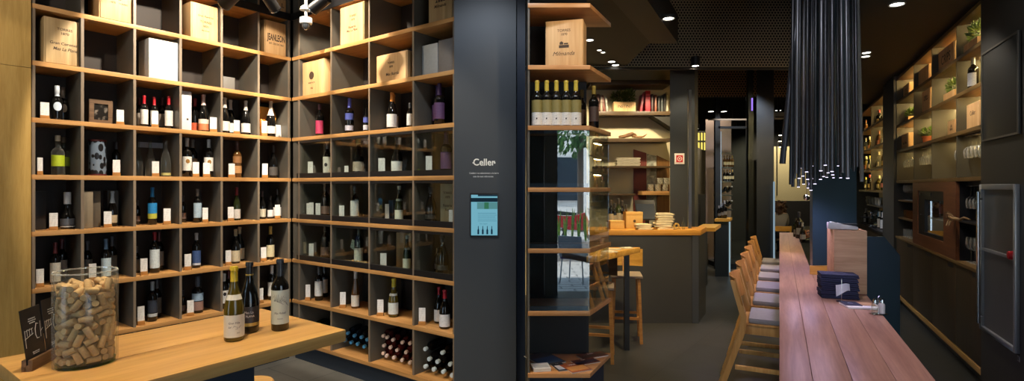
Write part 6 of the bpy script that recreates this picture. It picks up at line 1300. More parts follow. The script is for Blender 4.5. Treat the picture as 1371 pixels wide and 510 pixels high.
for k in range(4):
    for i, px in enumerate((1155, 1158, 1161, 1164, 1169, 1172.5, 1176, 1180)):
        if k == 3 and i % 2: continue
        xq = BF.xat(px, .12); xq = max(fa + .06, min(fb_ - .06, xq)); xq = (fa + .06 + (xm - .13 - fa) * i / 3) if i < 4 else (xm + .065 + (fb_ - .125 - xm) * (i - 4) / 3); P = BF.pt(xq, .12, ZF[k] + .0195); h = .27 + .04 * ((i * 7 + k * 3) % 4) / 3; st = sty[(i * 3 + k * 2) % 5]
        cn = {'green': 'green', 'amber': 'brown', 'olive': 'olive', 'dark': 'dark', 'clear': 'clear'}[st[0]]
        t = thing('spirit_bottle', f'{cn} spirit bottle on the {rows[k]} far bar shelf, {"nearer" if i > 3 else "farther"} bay', 'bottle', P, BF.a, f'{cn} bottles, {rows[k]} far shelf, {"nearer" if i > 3 else "farther"} bay', (h, h, h)); make_bottle(t, ['bordeaux', 'spirit', 'burgundy'][(i + k) % 3], st[0], st[1], .8, [(((206, 200, 180), (170, 150, 90), (190, 120, 90))[(i + 2 * k) % 3], .15, .4)])
# counter below with coffee machine and cups
o = MB().box(fa, fb_, -.01, BD - .003, .90, .94).obj('back_counter', M['black'], None, loc=BF.pt(0, 0), rot=(0, 0, BF.a)); tag(o, 'black back counter under the far bottle shelves', 'counter')
o = MB().box(fa, fb_, .02, BD - .003, 0, .899).obj('back_cabinet', bdark, None, loc=BF.pt(0, 0), rot=(0, 0, BF.a)); tag(o, 'dark cabinet under the far back counter', 'cabinet')
xs0, xs1 = BF.xat(1157), BF.xat(1184); o = MB().box(xs0, xs1, .05, BD - .002, 1.33, 1.355).obj('cup_shelf', M['steel'], None, loc=BF.pt(0, 0), rot=(0, 0, BF.a)); tag(o, 'steel cup shelf above the coffee machine', 'shelf')
cup = MB().lathe([(0, 0), (.028, 0), (.042, .07), (.040, .07), (.026, .006), (0, .006)], 16).mesh('coffee_cup', flat((226, 218, 196), .3))
for i, px in enumerate((1162, 1166, 1170, 1174, 1178)):
    for k in range(2):
        o = put('coffee_cup', cup, None, BF.pt(BF.xat(px, .15), .15, 1.356 + k * .0705)); tag(o, 'cream coffee cup stacked on the steel shelf above the coffee machine', 'cup', 'cups over the coffee machine')
P = BF.pt(BF.xat(1166, .03), .03, .941); t = thing('coffee_machine', 'small chrome and teal espresso machine on the far back counter', 'coffee machine', P, BF.a)
MB().box(-.26, .26, .08, .30, .0, .30).obj('body', flat((90, 130, 140), .25, .4), t, bevel=.01); MB().box(-.26, .26, -.06, .08, 0, .05).obj('drip_tray', M['chrome'], t, bevel=.004); MB().box(-.24, .24, -.04, .079, .22, .30).obj('brew_head', M['chrome'], t, bevel=.008)
for s in (-1, 1):
    MB().lathe([(0, .16), (.03, .16), (.03, .22), (0, .22)], 16, (s * .12, -.01, 0)).obj('group_head', M['chrome'], t); MB().tube([(s * .12, -.03, .18), (s * .12, -.16, .175)], .010, 8).obj('portafilter', M['black'], t)
MB().tube([(.25, -.02, .25), (.27, -.05, .18), (.27, -.05, .09)], .006, 8).obj('steam_wand', M['chrome'], t)
for i, (px, col, lb) in enumerate(((1152.5, (206, 206, 206), 'pale tall bottle beside the coffee machine nearest the blue column'), (1178, (190, 180, 160), 'beige bottle right of the coffee machine'), (1182, (226, 224, 220), 'white bottle right of the coffee machine next to the bar column'))):
    P = BF.pt(max(fa + .05, min(fb_ - .05, BF.xat(px, .12))), .12, .941); t = thing('syrup_bottle', lb, 'bottle', P, BF.a, None, (.3, .3, .3)); make_bottle(t, 'bordeaux', 'dark', col, .7, [(col, .05, .58)])
# ---- tall fridge cabinet at the right edge
FG = thing('fridge', 'tall black fridge cabinet with brushed steel glass door and red knob at the right edge', 'fridge', BF.pt(0, 0), BF.a)
x0, x1 = xb + .004, BF.xat(1371) + .75
MB().box(x0, x1, .0, .6, .0, ZC + .015).obj('body', plain('fridge black', srgb(44, 42, 38), .45), FG)
px_x = lambda px: BF.xat(px)
dx0, dx1 = px_x(1318), px_x(1367.5)
zt0, zt1 = bz(1318, 190), bz(1318, 72)
MB().box(dx0, dx1, -.012, -.0005, zt0, zt1).obj('upper_door', plain('upper door', srgb(40, 38, 34), .4), FG, bevel=.002)
mb = MB(); fw = .016; mb.box(dx0, dx0 + fw, -.020, -.0125, zt0, zt1).box(dx1 - fw, dx1, -.020, -.0125, zt0, zt1).box(dx0 + fw, dx1 - fw, -.020, -.0125, zt1 - fw, zt1).box(dx0 + fw, dx1 - fw, -.020, -.0125, zt0, zt0 + fw); mb.obj('upper_trim', plain('dull steel trim', srgb(120, 116, 106), .4, .8), FG)
sx0, sx1 = px_x(1317), px_x(1366); sz0, sz1 = bz(1317, 440), bz(1317, 247); smid = bz(1322, 334)
stl = plain('fridge steel', srgb(170, 172, 174), .28, .55, .5, .08, 6.)
mb = MB(); mb.box(sx0, sx0 + .05, -.03, -.001, sz0, sz1).box(sx1 - .03, sx1, -.03, -.001, sz0, sz1).box(sx0 + .05, sx1 - .03, -.03, -.001, sz1 - .04, sz1).box(sx0 + .05, sx1 - .03, -.03, -.001, sz0, sz0 + .035).box(sx0 + .05, sx1 - .03, -.026, -.001, smid - .012, smid + .012)
mb.obj('door_frame', stl, FG, bevel=.003)
MB().box(sx0 + .05, sx1 - .03, -.010, -.0015, sz0 + .035, smid - .0125).obj('door_panel', plain('steel sheet', srgb(104, 102, 98), .3, .55, .5, .12, 5.), FG); MB().box(sx0 + .05, sx1 - .03, -.010, -.0015, smid + .0125, sz1 - .04).obj('door_panel', bpy.data.materials['steel sheet'], FG)
hd = MB(); hx = sx0 + .075; hd.tube([(hx, -.055, sz0 + .06), (hx, -.055, sz1 - .06)], .013, 12).tube([(hx, -.055, sz0 + .12), (hx, -.028, sz0 + .12)], .008, 8).tube([(hx, -.055, sz1 - .12), (hx, -.028, sz1 - .12)], .008, 8); hd.obj('handle', M['chrome'], FG)
kx = px_x(1361); kz = bz(1361, 342); mb = MB(); mb.lathe([(0, 0), (.030, 0), (.034, .012), (.030, .036), (.012, .042), (0, .042)], 20); mb.v = [(v[0] + kx, -.011 - v[2], v[1] + kz) for v in mb.v]; mb.obj('red_knob', flat((186, 24, 34), .35), FG)
kx = px_x(1364.5); kz = bz(1364.5, 480); MB().box(kx - .02, kx + .02, -.004, -.0005, kz - .02, kz + .02).obj('rating_plate', flat((130, 130, 128), .5), FG); MB().box(kx - .012, kx + .012, -.0048, -.0042, kz - .012, kz + .012).obj('plate_mark', M['black'], FG)
# ================================================================== far end of the room
YF = 10.1
t = thing('sideboard', 'narrow dark cabinet with oak top and lit edge beyond the service counter', 'cabinet', (0, 0, 0))
a, b = at(957.5, 0, YF).x, at(975, 0, YF).x; zs_ = zat(293, YF)
box_e(a, b, YF, YF + .5, 0, zs_ - .05).obj('body', plain('dark sideboard', srgb(40, 48, 54), .4), t); box_e(a - .02, b + .02, YF - .02, YF + .5, zs_ - .049, zs_).obj('top', ho, t)
MB().box(b + .022, b + .036, YF - .01, YF + .02, .02, zs_ - .055).obj('light_strip', emit('cool edge light', (.55, .8, .9, 1), .55), t)
for i, px in enumerate((962.5, 966.5, 970)):
    P = at(px, 0, YF + .2); h = .24 + .05 * i; tt = thing('wine_bottle', ['short dark bottle on the left of the narrow dark cabinet', 'middle dark bottle on the narrow dark cabinet', 'taller dark bottle on the right of the narrow dark cabinet'][i], 'bottle', (P.x, P.y, zs_ + .001), 0, None, (h, h, h)); make_bottle(tt, 'bordeaux', 'dark', (150, 150, 160), .8, [((120, 116, 110), .2, .4)])
t = thing('dining_table', 'orange oak topped table between service counter and narrow dark cabinet', 'table', (0, 0, 0)); Yt = 8.8
a, b = at(931, 0, Yt).x, at(957, 0, Yt).x; zt_ = zat(305, Yt)
box_e(a, b, Yt, Yt + .9, zt_ - .06, zt_).obj('top', ho, t); box_e(a + .04, b - .04, Yt + .3, Yt + .5, 0, zt_ - .061).obj('pedestal', M['black'], t)
# bench backs and lattice screen on the far left
t = thing('banquette', 'dark upholstered bench back below the yellow lattice', 'bench', (0, 0, 0)); Yb2 = 12.0
a, b = at(922, 0, Yb2).x, at(938, 0, Yb2).x
MB().box(a, b, Yb2, Yb2 + .15, .5, zat(272, Yb2)).obj('backrest', flat((44, 40, 36), .7), t, bevel=.03); MB().box(a, b, Yb2 - .5, Yb2 - .001, .0, .48).obj('seat', flat((52, 46, 40), .7), t, bevel=.03)
t = thing('lattice_screen', 'yellow lit lattice screen with arched cut-outs far behind the counter', 'screen', (0, 0, 0)); Yl = 12.4; k = Yl / F
P0 = at(926, 0, Yl).x; lat = plain('lattice black', srgb(30, 28, 20), .6)
lz1, lz0 = zat(176, Yl), zat(240, Yl)
MB().box(P0, P0 + 32 * k, Yl + .05, Yl + .07, lz0, lz1).obj('lit_panel', emit('yellow lattice light', (1, .80, .16, 1), 1.1), t)
mb = MB()
for i in range(9): mb.box(P0 + i * 4 * k - .5 * k, P0 + i * 4 * k + .5 * k, Yl, Yl + .04, lz0, lz1)
for j in range(6):
    z = lz0 + j * (lz1 - lz0) / 5; mb.box(P0, P0 + 32 * k, Yl, Yl + .04, z - .7 * k, z + .7 * k)
    for i in range(8):
        if j < 5:
            xc = P0 + (i * 4 + 2) * k; mb.extr([(xc - 1.6 * k, z + 10.8 * k), (xc - 1.6 * k, z + 12.2 * k), (xc + 1.6 * k, z + 12.2 * k), (xc + 1.6 * k, z + 10.8 * k), (xc, z + 11.6 * k)], Yl, Yl + .04)
mb.obj('lattice', lat, t, smooth=0); MB().box(P0 + .02, P0 + .06, Yl + .01, Yl + .05, lz1, ZROOF - .001).obj('hanging_rod', lat, t)
MB().extr([(P0 - .1, zat(260, Yl)), (P0 + 34 * k, zat(260, Yl)), (P0 + 34 * k, zat(212, Yl)), (P0 - .1, zat(192, Yl))], Yl - .12, Yl - .05).obj('sloping_parapet', flat((96, 90, 76), .7), t)
# glass wine cabinet
t = thing('wine_cabinet', 'tall glass wine cabinet with lit edges and bottle shelves in the middle distance', 'wine cabinet', (0, 0, 0)); Yg = 11.0
gp = lambda px: at(px, 0, Yg).x
steel_d = plain('dark steel post', srgb(52, 58, 64), .3, .6)
for px in (961, 1004): MB().box(gp(px) - .05, gp(px) + .05, Yg, Yg + .08, 0, 3.6).obj('post', steel_d, t)
MB().box(gp(965), gp(965.9), Yg - .004, Yg + .01, .9, zat(176, Yg)).obj('light_strip', emit('cool post light', (.55, .7, .8, 1), .45), t)
MB().box(gp(1007), gp(1008.2), Yg - .004, Yg + .01, .3, zat(225, Yg)).obj('light_strip', emit('cool post light two', (.5, .68, .78, 1), .35), t)
MB().box(gp(966.5), gp(1002.5), Yg + .03, Yg + .036, .1, zat(172, Yg)).obj('glass', M['pane'], t)
MB().box(gp(962), gp(1003), Yg, Yg + .08, zat(172, Yg), zat(169, Yg)).obj('top_rail', steel_d, t)
MB().box(gp(966), gp(1003), Yg + .9, Yg + .92, 0, 3.2).obj('back_panel', flat((104, 92, 90), .6), t)
MB().box(gp(966), gp(1003), Yg + .04, Yg + .89, 0, .1).obj('plinth', steel_d, t)
for j, py in enumerate((205, 224, 243, 261, 280)):
    z = zat(py, Yg + .3); MB().box(gp(967), gp(985), Yg + .15, Yg + .5, z - .02, z + .005).obj('shelf', M['steel'], t)
    if j == 1 or j == 2:
        for i, px in enumerate((970, 973.5, 977, 980.5)):
            P = at(px, 0, Yg + .3); h = .24; tt = thing('wine_bottle', f'small dark bottle on the {["", "upper", "lower"][j]} lit shelf of the glass wine cabinet', 'bottle', (P.x, P.y, z + .006), 0, f'bottles on the {["", "upper", "lower"][j]} wine cabinet shelf', (h, h, h)); make_bottle(tt, 'bordeaux', 'dark' if j == 2 else 'amber', (170, 140, 80), .8, [((190, 170, 130), .2, .45)])
    if j > 2:
        for i in range(2):
            P = at(972 + 6 * i, 0, Yg + .3); tt = thing('wine_bottle', f'wine bottle lying tilted on the {["", "", "", "fourth", "lowest"][j]} shelf of the glass wine cabinet', 'bottle', (P.x, P.y, z + .045), 0, f'tilted bottles on the {["", "", "", "fourth", "lowest"][j]} wine cabinet shelf', (.28, .28, .28)); tt.rotation_euler = (R(68), 0, 0); tt.location.z = z + .075; tt.location.y = Yg + .48; make_bottle(tt, 'bordeaux', 'dark', (190, 186, 180), .78, [((206, 200, 190), .15, .5)])
# dark pillar, thin post, far walls
struct(box_e(at(1013, 0, 9.8).x, at(1036, 0, 9.8).x, 9.8, 10.1, 0, ZROOF - .001).obj('column_dark', plain('dark pillar', srgb(40, 44, 48), .4), smooth=0))
o = MB().box(at(1036.2, 0, 9.75).x, at(1037.6, 0, 9.75).x, 9.75, 9.78, .0, zat(243, 9.75)).obj('light_strip', emit('pillar edge light', (.5, .7, .85, 1), .45)); tag(o, 'thin bluish light strip on the right edge of the dark pillar', 'light strip')
struct(MB().box(at(1030, 0, 16.2).x, at(1110, 0, 16.2).x, 16.2, 16.3, zat(270, 16.2), zat(196, 16.2)).obj('wall_end', plain('cream end wall', srgb(196, 182, 146), .8), smooth=0))
struct(MB().box(at(1030, 0, 16.1).x, at(1110, 0, 16.1).x, 16.1, 16.19, 0, zat(269, 16.1)).obj('wall_end_dado', plain('dark dado', srgb(38, 36, 38), .6), smooth=0))
o = MB().box(at(1041.5, 0, 16.1).x, at(1042.6, 0, 16.1).x, 16.17, 16.195, zat(262, 16.1), zat(190, 16.1)).obj('wall_pipe', M['black']); tag(o, 'thin dark pipe running down the cream end wall', 'pipe')
t = thing('air_conditioner', 'white air conditioner box high on the far ceiling beam', 'air conditioner', at(1046, 154, 12.)); k = 12. / F
MB().box(-9 * k, 9 * k, 0, .3, -4 * k, 4 * k).obj('case', flat((170, 166, 160), .5), t, bevel=.02); MB().box(-8 * k, 8 * k, -.01, -.001, -3.5 * k, -2 * k).obj('vent', M['black'], t); MB().box(-.02, .02, .1, .14, 4 * k, ZROOF - at(0, 154, 12.).z - .001).obj('hanger', M['black'], t)
o = MB().box(at(1007, 0, 9.).x, at(1008.2, 0, 9.).x, 9.005, 9.0295, zat(148, 9.), zat(131, 9.)).obj('neon_tube', emit('violet neon', (.35, .2, 1., 1), 1.2)); tag(o, 'short violet neon tube glowing high in the middle distance', 'neon tube')
o = MB().box(at(1003, 0, 9.).x, at(1010, 0, 9.).x, 9.03, 9.10, 0, ZROOF - .001).obj('steel_upright', steel_d); tag(o, 'thin dark steel upright left of the dark pillar', 'post')
o = MB().bar(at(948, 160, 10.5), at(1003, 160, 10.5), .03, .03).obj('ceiling_rail', flat((90, 84, 74), .5)); tag(o, 'thin horizontal rail high above the glass wine cabinet', 'rail')
# ---- person sitting far away with the back to us
def person():
    Yq = 13.2; k = 1.0; P = at(1043.5, 0, Yq); zf = 0.
    t = thing('person', 'person with brown hair in a grey top sitting far down the corridor, back turned', 'person', (P.x, Yq, 0), R(-8))
    J = {'pelvis': (0, 0, .56), 'waist': (0, .02, .70), 'chest': (0, .02, .90), 'neck': (0, .0, 1.06), 'head0': (0, .01, 1.13), 'head1': (0, .03, 1.20),
         'shL': (-.17, .01, 1.0), 'elL': (-.22, .10, .76), 'wrL': (-.12, .32, .74), 'shR': (.17, .01, 1.0), 'elR': (.22, .10, .76), 'wrR': (.10, .32, .74),
         'hipL': (-.09, .02, .53), 'knL': (-.12, .44, .55), 'anL': (-.12, .40, .10), 'toL': (-.12, .54, .05), 'hipR': (.09, .02, .53), 'knR': (.12, .44, .55), 'anR': (.12, .40, .10), 'toR': (.12, .54, .05)}
    Ed = [('pelvis', 'waist'), ('waist', 'chest'), ('chest', 'neck'), ('neck', 'head0'), ('head0', 'head1'), ('chest', 'shL'), ('shL', 'elL'), ('elL', 'wrL'), ('chest', 'shR'), ('shR', 'elR'), ('elR', 'wrR'), ('pelvis', 'hipL'), ('hipL', 'knL'), ('knL', 'anL'), ('anL', 'toL'), ('pelvis', 'hipR'), ('hipR', 'knR'), ('knR', 'anR'), ('anR', 'toR')]
    Rr = {'pelvis': .13, 'waist': .12, 'chest': .14, 'neck': .055, 'head0': .075, 'head1': .085, 'shL': .065, 'elL': .042, 'wrL': .03, 'shR': .065, 'elR': .042, 'wrR': .03, 'hipL': .09, 'knL': .06, 'anL': .04, 'toL': .035, 'hipR': .09, 'knR': .06, 'anR': .04, 'toR': .035}
    names = list(J); me = bpy.data.meshes.new('body'); me.from_pydata([J[n] for n in names], [(names.index(a), names.index(b)) for a, b in Ed], [])
    o = bpy.data.objects.new('body', me); COL.objects.link(o); o.parent = t
    o.modifiers.new('skin', 'SKIN'); o.modifiers.new('smooth', 'SUBSURF').levels = 2; o.modifiers['smooth'].render_levels = 2
    for i, n in enumerate(names): v = me.skin_vertices[0].data[i]; v.radius = (Rr[n], Rr[n]); v.use_root = n == 'pelvis'
    me.materials.append(flat((122, 120, 116), .9))
    bpy.context.view_layer.update(); dg = bpy.context.evaluated_depsgraph_get(); nm = bpy.data.meshes.new_from_object(o.evaluated_get(dg)); o.modifiers.clear(); o.data = nm; nm.name = 'body'
    skin = flat((206, 158, 128), .6); jeans = flat((40, 44, 58), .8); nm.materials.append(skin); nm.materials.append(jeans)
    for p in nm.polygons:
        c = p.center; p.material_index = 1 if (c.z > 1.05 or (c.y > .26 and c.z > .66)) else (2 if c.z < .6 else 0)
    hb = MB(); hb.sphere((0, .01, 1.21), .128, 16, 12, (1, 1.05, 1.12)); hb.sphere((0, -.055, 1.12), .085, 12, 8, (1.0, .7, 1.3)); leafy(hb, (0, -.01, 1.19), .13, .13, .15, 220, .09, -.6, random.Random(6)); hb.obj('hair', flat((74, 50, 32), .8), t)
    return t
person()
P = at(1043.5, 0, 13.2); t = thing('chair', 'dark wooden chair under the person far down the corridor', 'chair', (P.x, 13.2, 0), R(-8))
MB().box(-.21, .21, -.17, .24, .38, .405).obj('seat', bdark, t, bevel=.005)
for sx in (-1, 1):
    for sy in (-.15, .22): MB().bar((sx * .19, sy, .379), (sx * .19, sy, 0), .035, .035).obj('leg', ho, t)
    MB().bar((sx * .19, -.185, .38), (sx * .19, -.22, .74), .03, .03).obj('back_post', ho, t)
MB().box(-.175, .175, -.235, -.215, .62, .74).obj('backrest', ho, t, bevel=.004)
# ---- ceiling lamps of the bar
def downlight(px, py, z, r, label, k=14., col=(1, .95, .85, 1), drop=0., arm=None):
    Y = min((z - EYE) * F / (HY - py), 14.); P = at(px, py, Y)
    rod = 0.
    if drop > .5: rod, drop = ZROOF - P.z - .001, .12
    t = thing('downlight', label, 'downlight', P, 0, 'ceiling lamps of the bar')
    MB().lathe([(r * .86, -.004), (r, -.012), (r * 1.12, -.008), (r * 1.14, -.0005 + drop), (r * .8, -.0005 + drop), (r * .86, -.004)], 24).obj('housing' if drop else 'trim_ring', M['black'] if drop else flat((120, 118, 112), .4), t)
    if rod: MB().tube([(0, 0, drop), (0, 0, rod)], .006, 6).obj('rod', M['black'], t)
    if arm: MB().box(*arm).obj('mount_arm', M['black'], t)
    MB().lathe([(0, -.005), (r * .85, -.005), (r * .85, -.002), (0, -.002)], 20).obj('lens', emit('lamp lens %d' % px, col, k), t); return P
DL = []
DL.append(downlight(895, 24, ZC, .055, 'large round downlight left of the tube pendants before the perforated metal', arm=(-.16, .05, -.03, .03, .0005, .03)))
DL.append(downlight(1201, 5, ZC + .018, .060, 'large round downlight at the top edge right of the tube pendants'))
DL.append(downlight(1160, 70, ZC + .018, .05, 'round downlight right of the tube cluster, upper of the pair'))
DL.append(downlight(1159, 75, ZC + .018, .05, 'round downlight right of the tube cluster, lower of the pair'))
DL.append(downlight(931, 87.5, ZC - .03, .05, 'cylinder lamp hanging below the perforated ceiling edge', 12., drop=.11, arm=(-.015, .015, .05, .14, .05, .08)))
for i, (px, py, r, nm) in enumerate([(789.5, 53, .045, 'downlight just right of the display shelf crate'), (802.5, 66.5, .03, 'small downlight behind the display shelf, left of a pair'), (807.5, 69.5, .03, 'small downlight behind the display shelf, right of a pair'), (819, 82, .05, 'first of three downlights in a close row above the books'), (824, 86.5, .05, 'second of three downlights in a close row above the books'), (829.5, 90, .05, 'third of three downlights in a close row above the books')]):
    downlight(px, py, ZC, r, nm, 12.)
for i, (px, py, nm) in enumerate([(957.5, 129, 'far ceiling lamp above the glass cabinet, drum shaped'), (952, 149, 'far ceiling lamp left of the glass cabinet, left of a pair'), (969, 149, 'far ceiling lamp left of the glass cabinet, right of a pair'), (931.5, 172, 'lowest far ceiling lamp beside the grey column'), (981, 171, 'far ceiling lamp over the middle of the glass cabinet'), (1042, 147.5, 'far ceiling lamp above the white air conditioner')]):
    downlight(px, py, 3.75, .085, nm, 9., drop=ZROOF - 3.751)
for i, (px, py, nm) in enumerate([(1045.5, 181, 'far lamp before the cream wall, upper of three'), (1045.5, 189, 'far lamp before the cream wall, middle of three'), (1047, 196.5, 'far lamp before the cream wall, lowest of three')]):
    Y = 15. - i; P = at(px, py, Y); t = thing('pendant_lamp', nm, 'pendant lamp', P, 0, 'far pendants before the cream wall'); MB().lathe([(0, 0), (.07, 0), (.06, .07), (.01, .08), (0, .08)], 16).obj('shade', M['black'], t); MB().lathe([(0, -.006), (.06, -.006), (.06, -.001), (0, -.001)], 16).obj('lens', emit('far lens %d' % i, (1, .9, .7, 1), 9.), t); MB().tube([(0, 0, .08), (0, 0, ZROOF - P.z - .001)], .004, 6).obj('cord', M['black'], t)
# ================================================================== street behind the photographer (seen only in the glass)
street = N('pavement'); sb = street.pbsdf(Roughness=.8); tc = street.n('TexCoord'); bt = street.n('TexBrick', Scale=1.2); bt.inputs['Color1'].default_value = srgb(190, 186, 180); bt.inputs['Color2'].default_value = srgb(176, 172, 166); bt.inputs['Mortar'].default_value = srgb(120, 118, 114); street.l(tc.outputs['Object'], bt.inputs[0]); street.l(bt.outputs[0], sb.inputs[0])
struct(MB().box(-14, 20, -22, -1.42, -.15, -.01).obj('pavement_outside', street.m, smooth=0))
struct(MB().box(-14, 20, -20.4, -20, 0, 9).obj('wall_street', plain('white house front', srgb(226, 224, 220), .8), smooth=0))
for i, x in enumerate((-6, -1.5, 2.2, 6.)): struct(MB().box(x, x + 1.2, -19.99, -19.9, 1., 3.2).obj('window_%d' % (i + 1), plain('street window %d' % i, srgb(50, 60, 70), .15), smooth=0))
hg = foliage_mat('street tree leaves', srgb(40, 80, 36), srgb(96, 140, 70)); mb = MB(); rr = random.Random(21); leafy(mb, (2.6, -13, 4.4), 2.2, 1.3, 1.5, 1500, .30, .2, rr)
t = thing('street_tree', 'green street tree outside, mirrored in the upper glass box', 'tree', (0, 0, 0)); mb.obj('foliage', hg, t, smooth=0); MB().tube([(2.6, -13, 0), (2.6, -13, 3.6)], .12, 10).obj('trunk', flat((90, 74, 58)), t)
sn = foliage_mat('sword leaves', srgb(44, 92, 40), srgb(120, 150, 60))
t = thing('planter_box', 'long grey planter on the pavement outside, mirrored in the glass', 'planter', (0, 0, 0)); MB().box(.95, 3.2, -5.2, -4.9, -.01, .45).obj('box', flat((150, 150, 150)), t)
for i in range(14):
    t = thing('sword_plant', 'upright sword leaved plant in the planter outside, mirrored in the glass', 'plant', (1.08 + i * .155, -5.05, .451), 0, 'sword plants in the planter outside'); mb = MB()
    for k in range(6):
        a = rr.uniform(0, 6.28); L = rr.uniform(.45, .8); dx, dy = .06 * math.cos(a), .10 * math.sin(a)
        mb.tube([(0, 0, 0), (dx * .4, dy * .4, L * .5), (dx, dy, L)], [.022, .024, .002], 5)
    mb.obj('leaves', sn, t)
t = thing('motorbike', 'dark red motorbike parked across the pavement, mirrored in the glass box', 'motorbike', (2.0, -9.6, -.01), .1)
for x in (-.65, .65):
    mb = MB(); ring = [(.30 * math.cos(a * .2618), 0, .30 + .30 * math.sin(a * .2618)) for a in range(25)]; mb.tube([(x + p[0], p[1], p[2]) for p in ring], .05, 8, cap=False); w = mb.obj('wheel', M['black'], t)
    mb = MB(); mb.lathe([(0, -.03), (.08, -.03), (.08, .03), (0, .03)], 12); mb.v = [(v[0] + x, v[2], v[1] + .30) for v in mb.v]; mb.obj('hub', M['steel'], w)
MB().extr([(-.55, .45), (-.2, .35), (.3, .35), (.45, .6), (.3, .9), (-.1, .78), (-.6, .80)], -.13, .13).obj('body', flat((150, 30, 40), .3), t, bevel=.03); MB().extr([(-.65, .82), (.0, .80), (.05, .88), (-.6, .95)], -.12, .12).obj('seat', M['black'], t, bevel=.02)
MB().tube([(.65, 0, .30), (.42, 0, .95)], .035, 8).obj('fork', M['steel'], t); MB().tube([(.40, -.33, 1.02), (.44, 0, .97), (.40, .33, 1.02)], .018, 8).obj('handlebar', M['black'], t); MB().tube([(-.65, -.1, .30), (-.1, -.1, .4)], .03, 8).obj('swing_arm', M['steel'], t)
t = thing('cafe_chair', 'white and violet terrace chair outside, mirrored in the lowest glass box', 'chair', (1.15, -2.3, -.01), .5)
MB().box(-.22, .22, -.22, .22, .43, .46).obj('seat', flat((110, 70, 140), .5), t, bevel=.01); MB().slab((-.22, .22, .47), (.22, .22, .47), (.22, .30, .85), (-.22, .30, .85), .02).obj('backrest', flat((206, 206, 214), .5), t)
for sx in (-1, 1):
    for sy in (-1, 1): MB().tube([(sx * .19, sy * .19, .43), (sx * .22, sy * .22, 0)], .013, 8).obj('leg', flat((206, 206, 210), .4), t)
EXPO = 0.0
S1, _ = track_spot(301, 5, 3.6, LF.pt(-1.2, 0, 2.6), 'track spotlight at the top edge left of the dark rail, lowest tip lit')
S2, _ = track_spot(369, 13, 4.3, RF.pt(.6, 0, 2.6), 'track spotlight pointing right just left of the ceiling corner')
S3, _ = track_spot(418, 13, 4.2, LF.pt(-.9, 0, 2.4), 'track spotlight pointing left just right of the ceiling corner')
LEFT_SPOTS = [
 ('spot over crates', tuple(LF.pt(-1.0, -1.15, 3.62)), LF.pt(-1.0, 0, 2.55), 300., 62),
 ('spot over corner', tuple(LF.pt(-.45, -1.2, 3.62)), LF.pt(-.30, 0, 2.3), 90., 62),
 ('spot on right shelves', tuple(RF.pt(.95, -1.1, 3.62)), RF.pt(.75, 0, 2.6), 260., 66),
 ('spot on right shelves low', tuple(RF.pt(1.4, -1.5, 3.62)), RF.pt(1.1, 0, 1.5), 50., 75),
 ('spot on oak wall', (-2.55, 2.35, 3.6), LF.pt(-2.3, 0, 2.6), 60., 70),
 ('fill on oak wall low', (-2.3, 1.6, 3.6), LF.pt(-2.35, 0, 1.2), 55., 60),  # unseen lamp, added to lighten the lower oak panel
]
# dome camera under the shelf corner
P = at(409.7, 31, 4.75); t = thing('dome_camera', 'white dome security camera hanging in front of the shelf corner', 'security camera', P)
r = .053
MB().lathe([(0, .045), (r, .045), (r, .0), (r * .92, -.006), (r * .7, -.01)], 28).obj('housing', flat((196, 202, 204), .4), t)
MB().lathe([(r * .72, -.008), (r * .66, -.035), (r * .4, -.053), (0, -.060)], 24).obj('dome', glossy_glass('smoked dome', srgb(40, 44, 48), .05), t)
MB().lathe([(0, -.0645), (.010, -.0635), (.012, -.058), (0, -.056)], 14, (0, -.012, 0)).obj('lens', M['chrome'], t)
MB().tube([(0, 0, .045), (0, 0, ZROOF - P.z - .001)], .012, 10).obj('stem', flat((196, 202, 204), .4), t)
MB().lathe([(0, .115), (.052, .115), (.045, .14), (.02, .16), (0, .16)], 24).obj('mount_cap', flat((196, 202, 204), .4), t)
o = MB().bar(LF.pt(-1.9, -.55, ZROOF - .03), LF.pt(-.1, -.55, ZROOF - .03), .04, .04).obj('lamp_rail', M['black']); tag(o, 'black lamp rail under the ceiling along the left shelves', 'rail')
LILAC = (.72, .60, 1.)
def L3(px, py, Y): return tuple(at(px, py, Y))
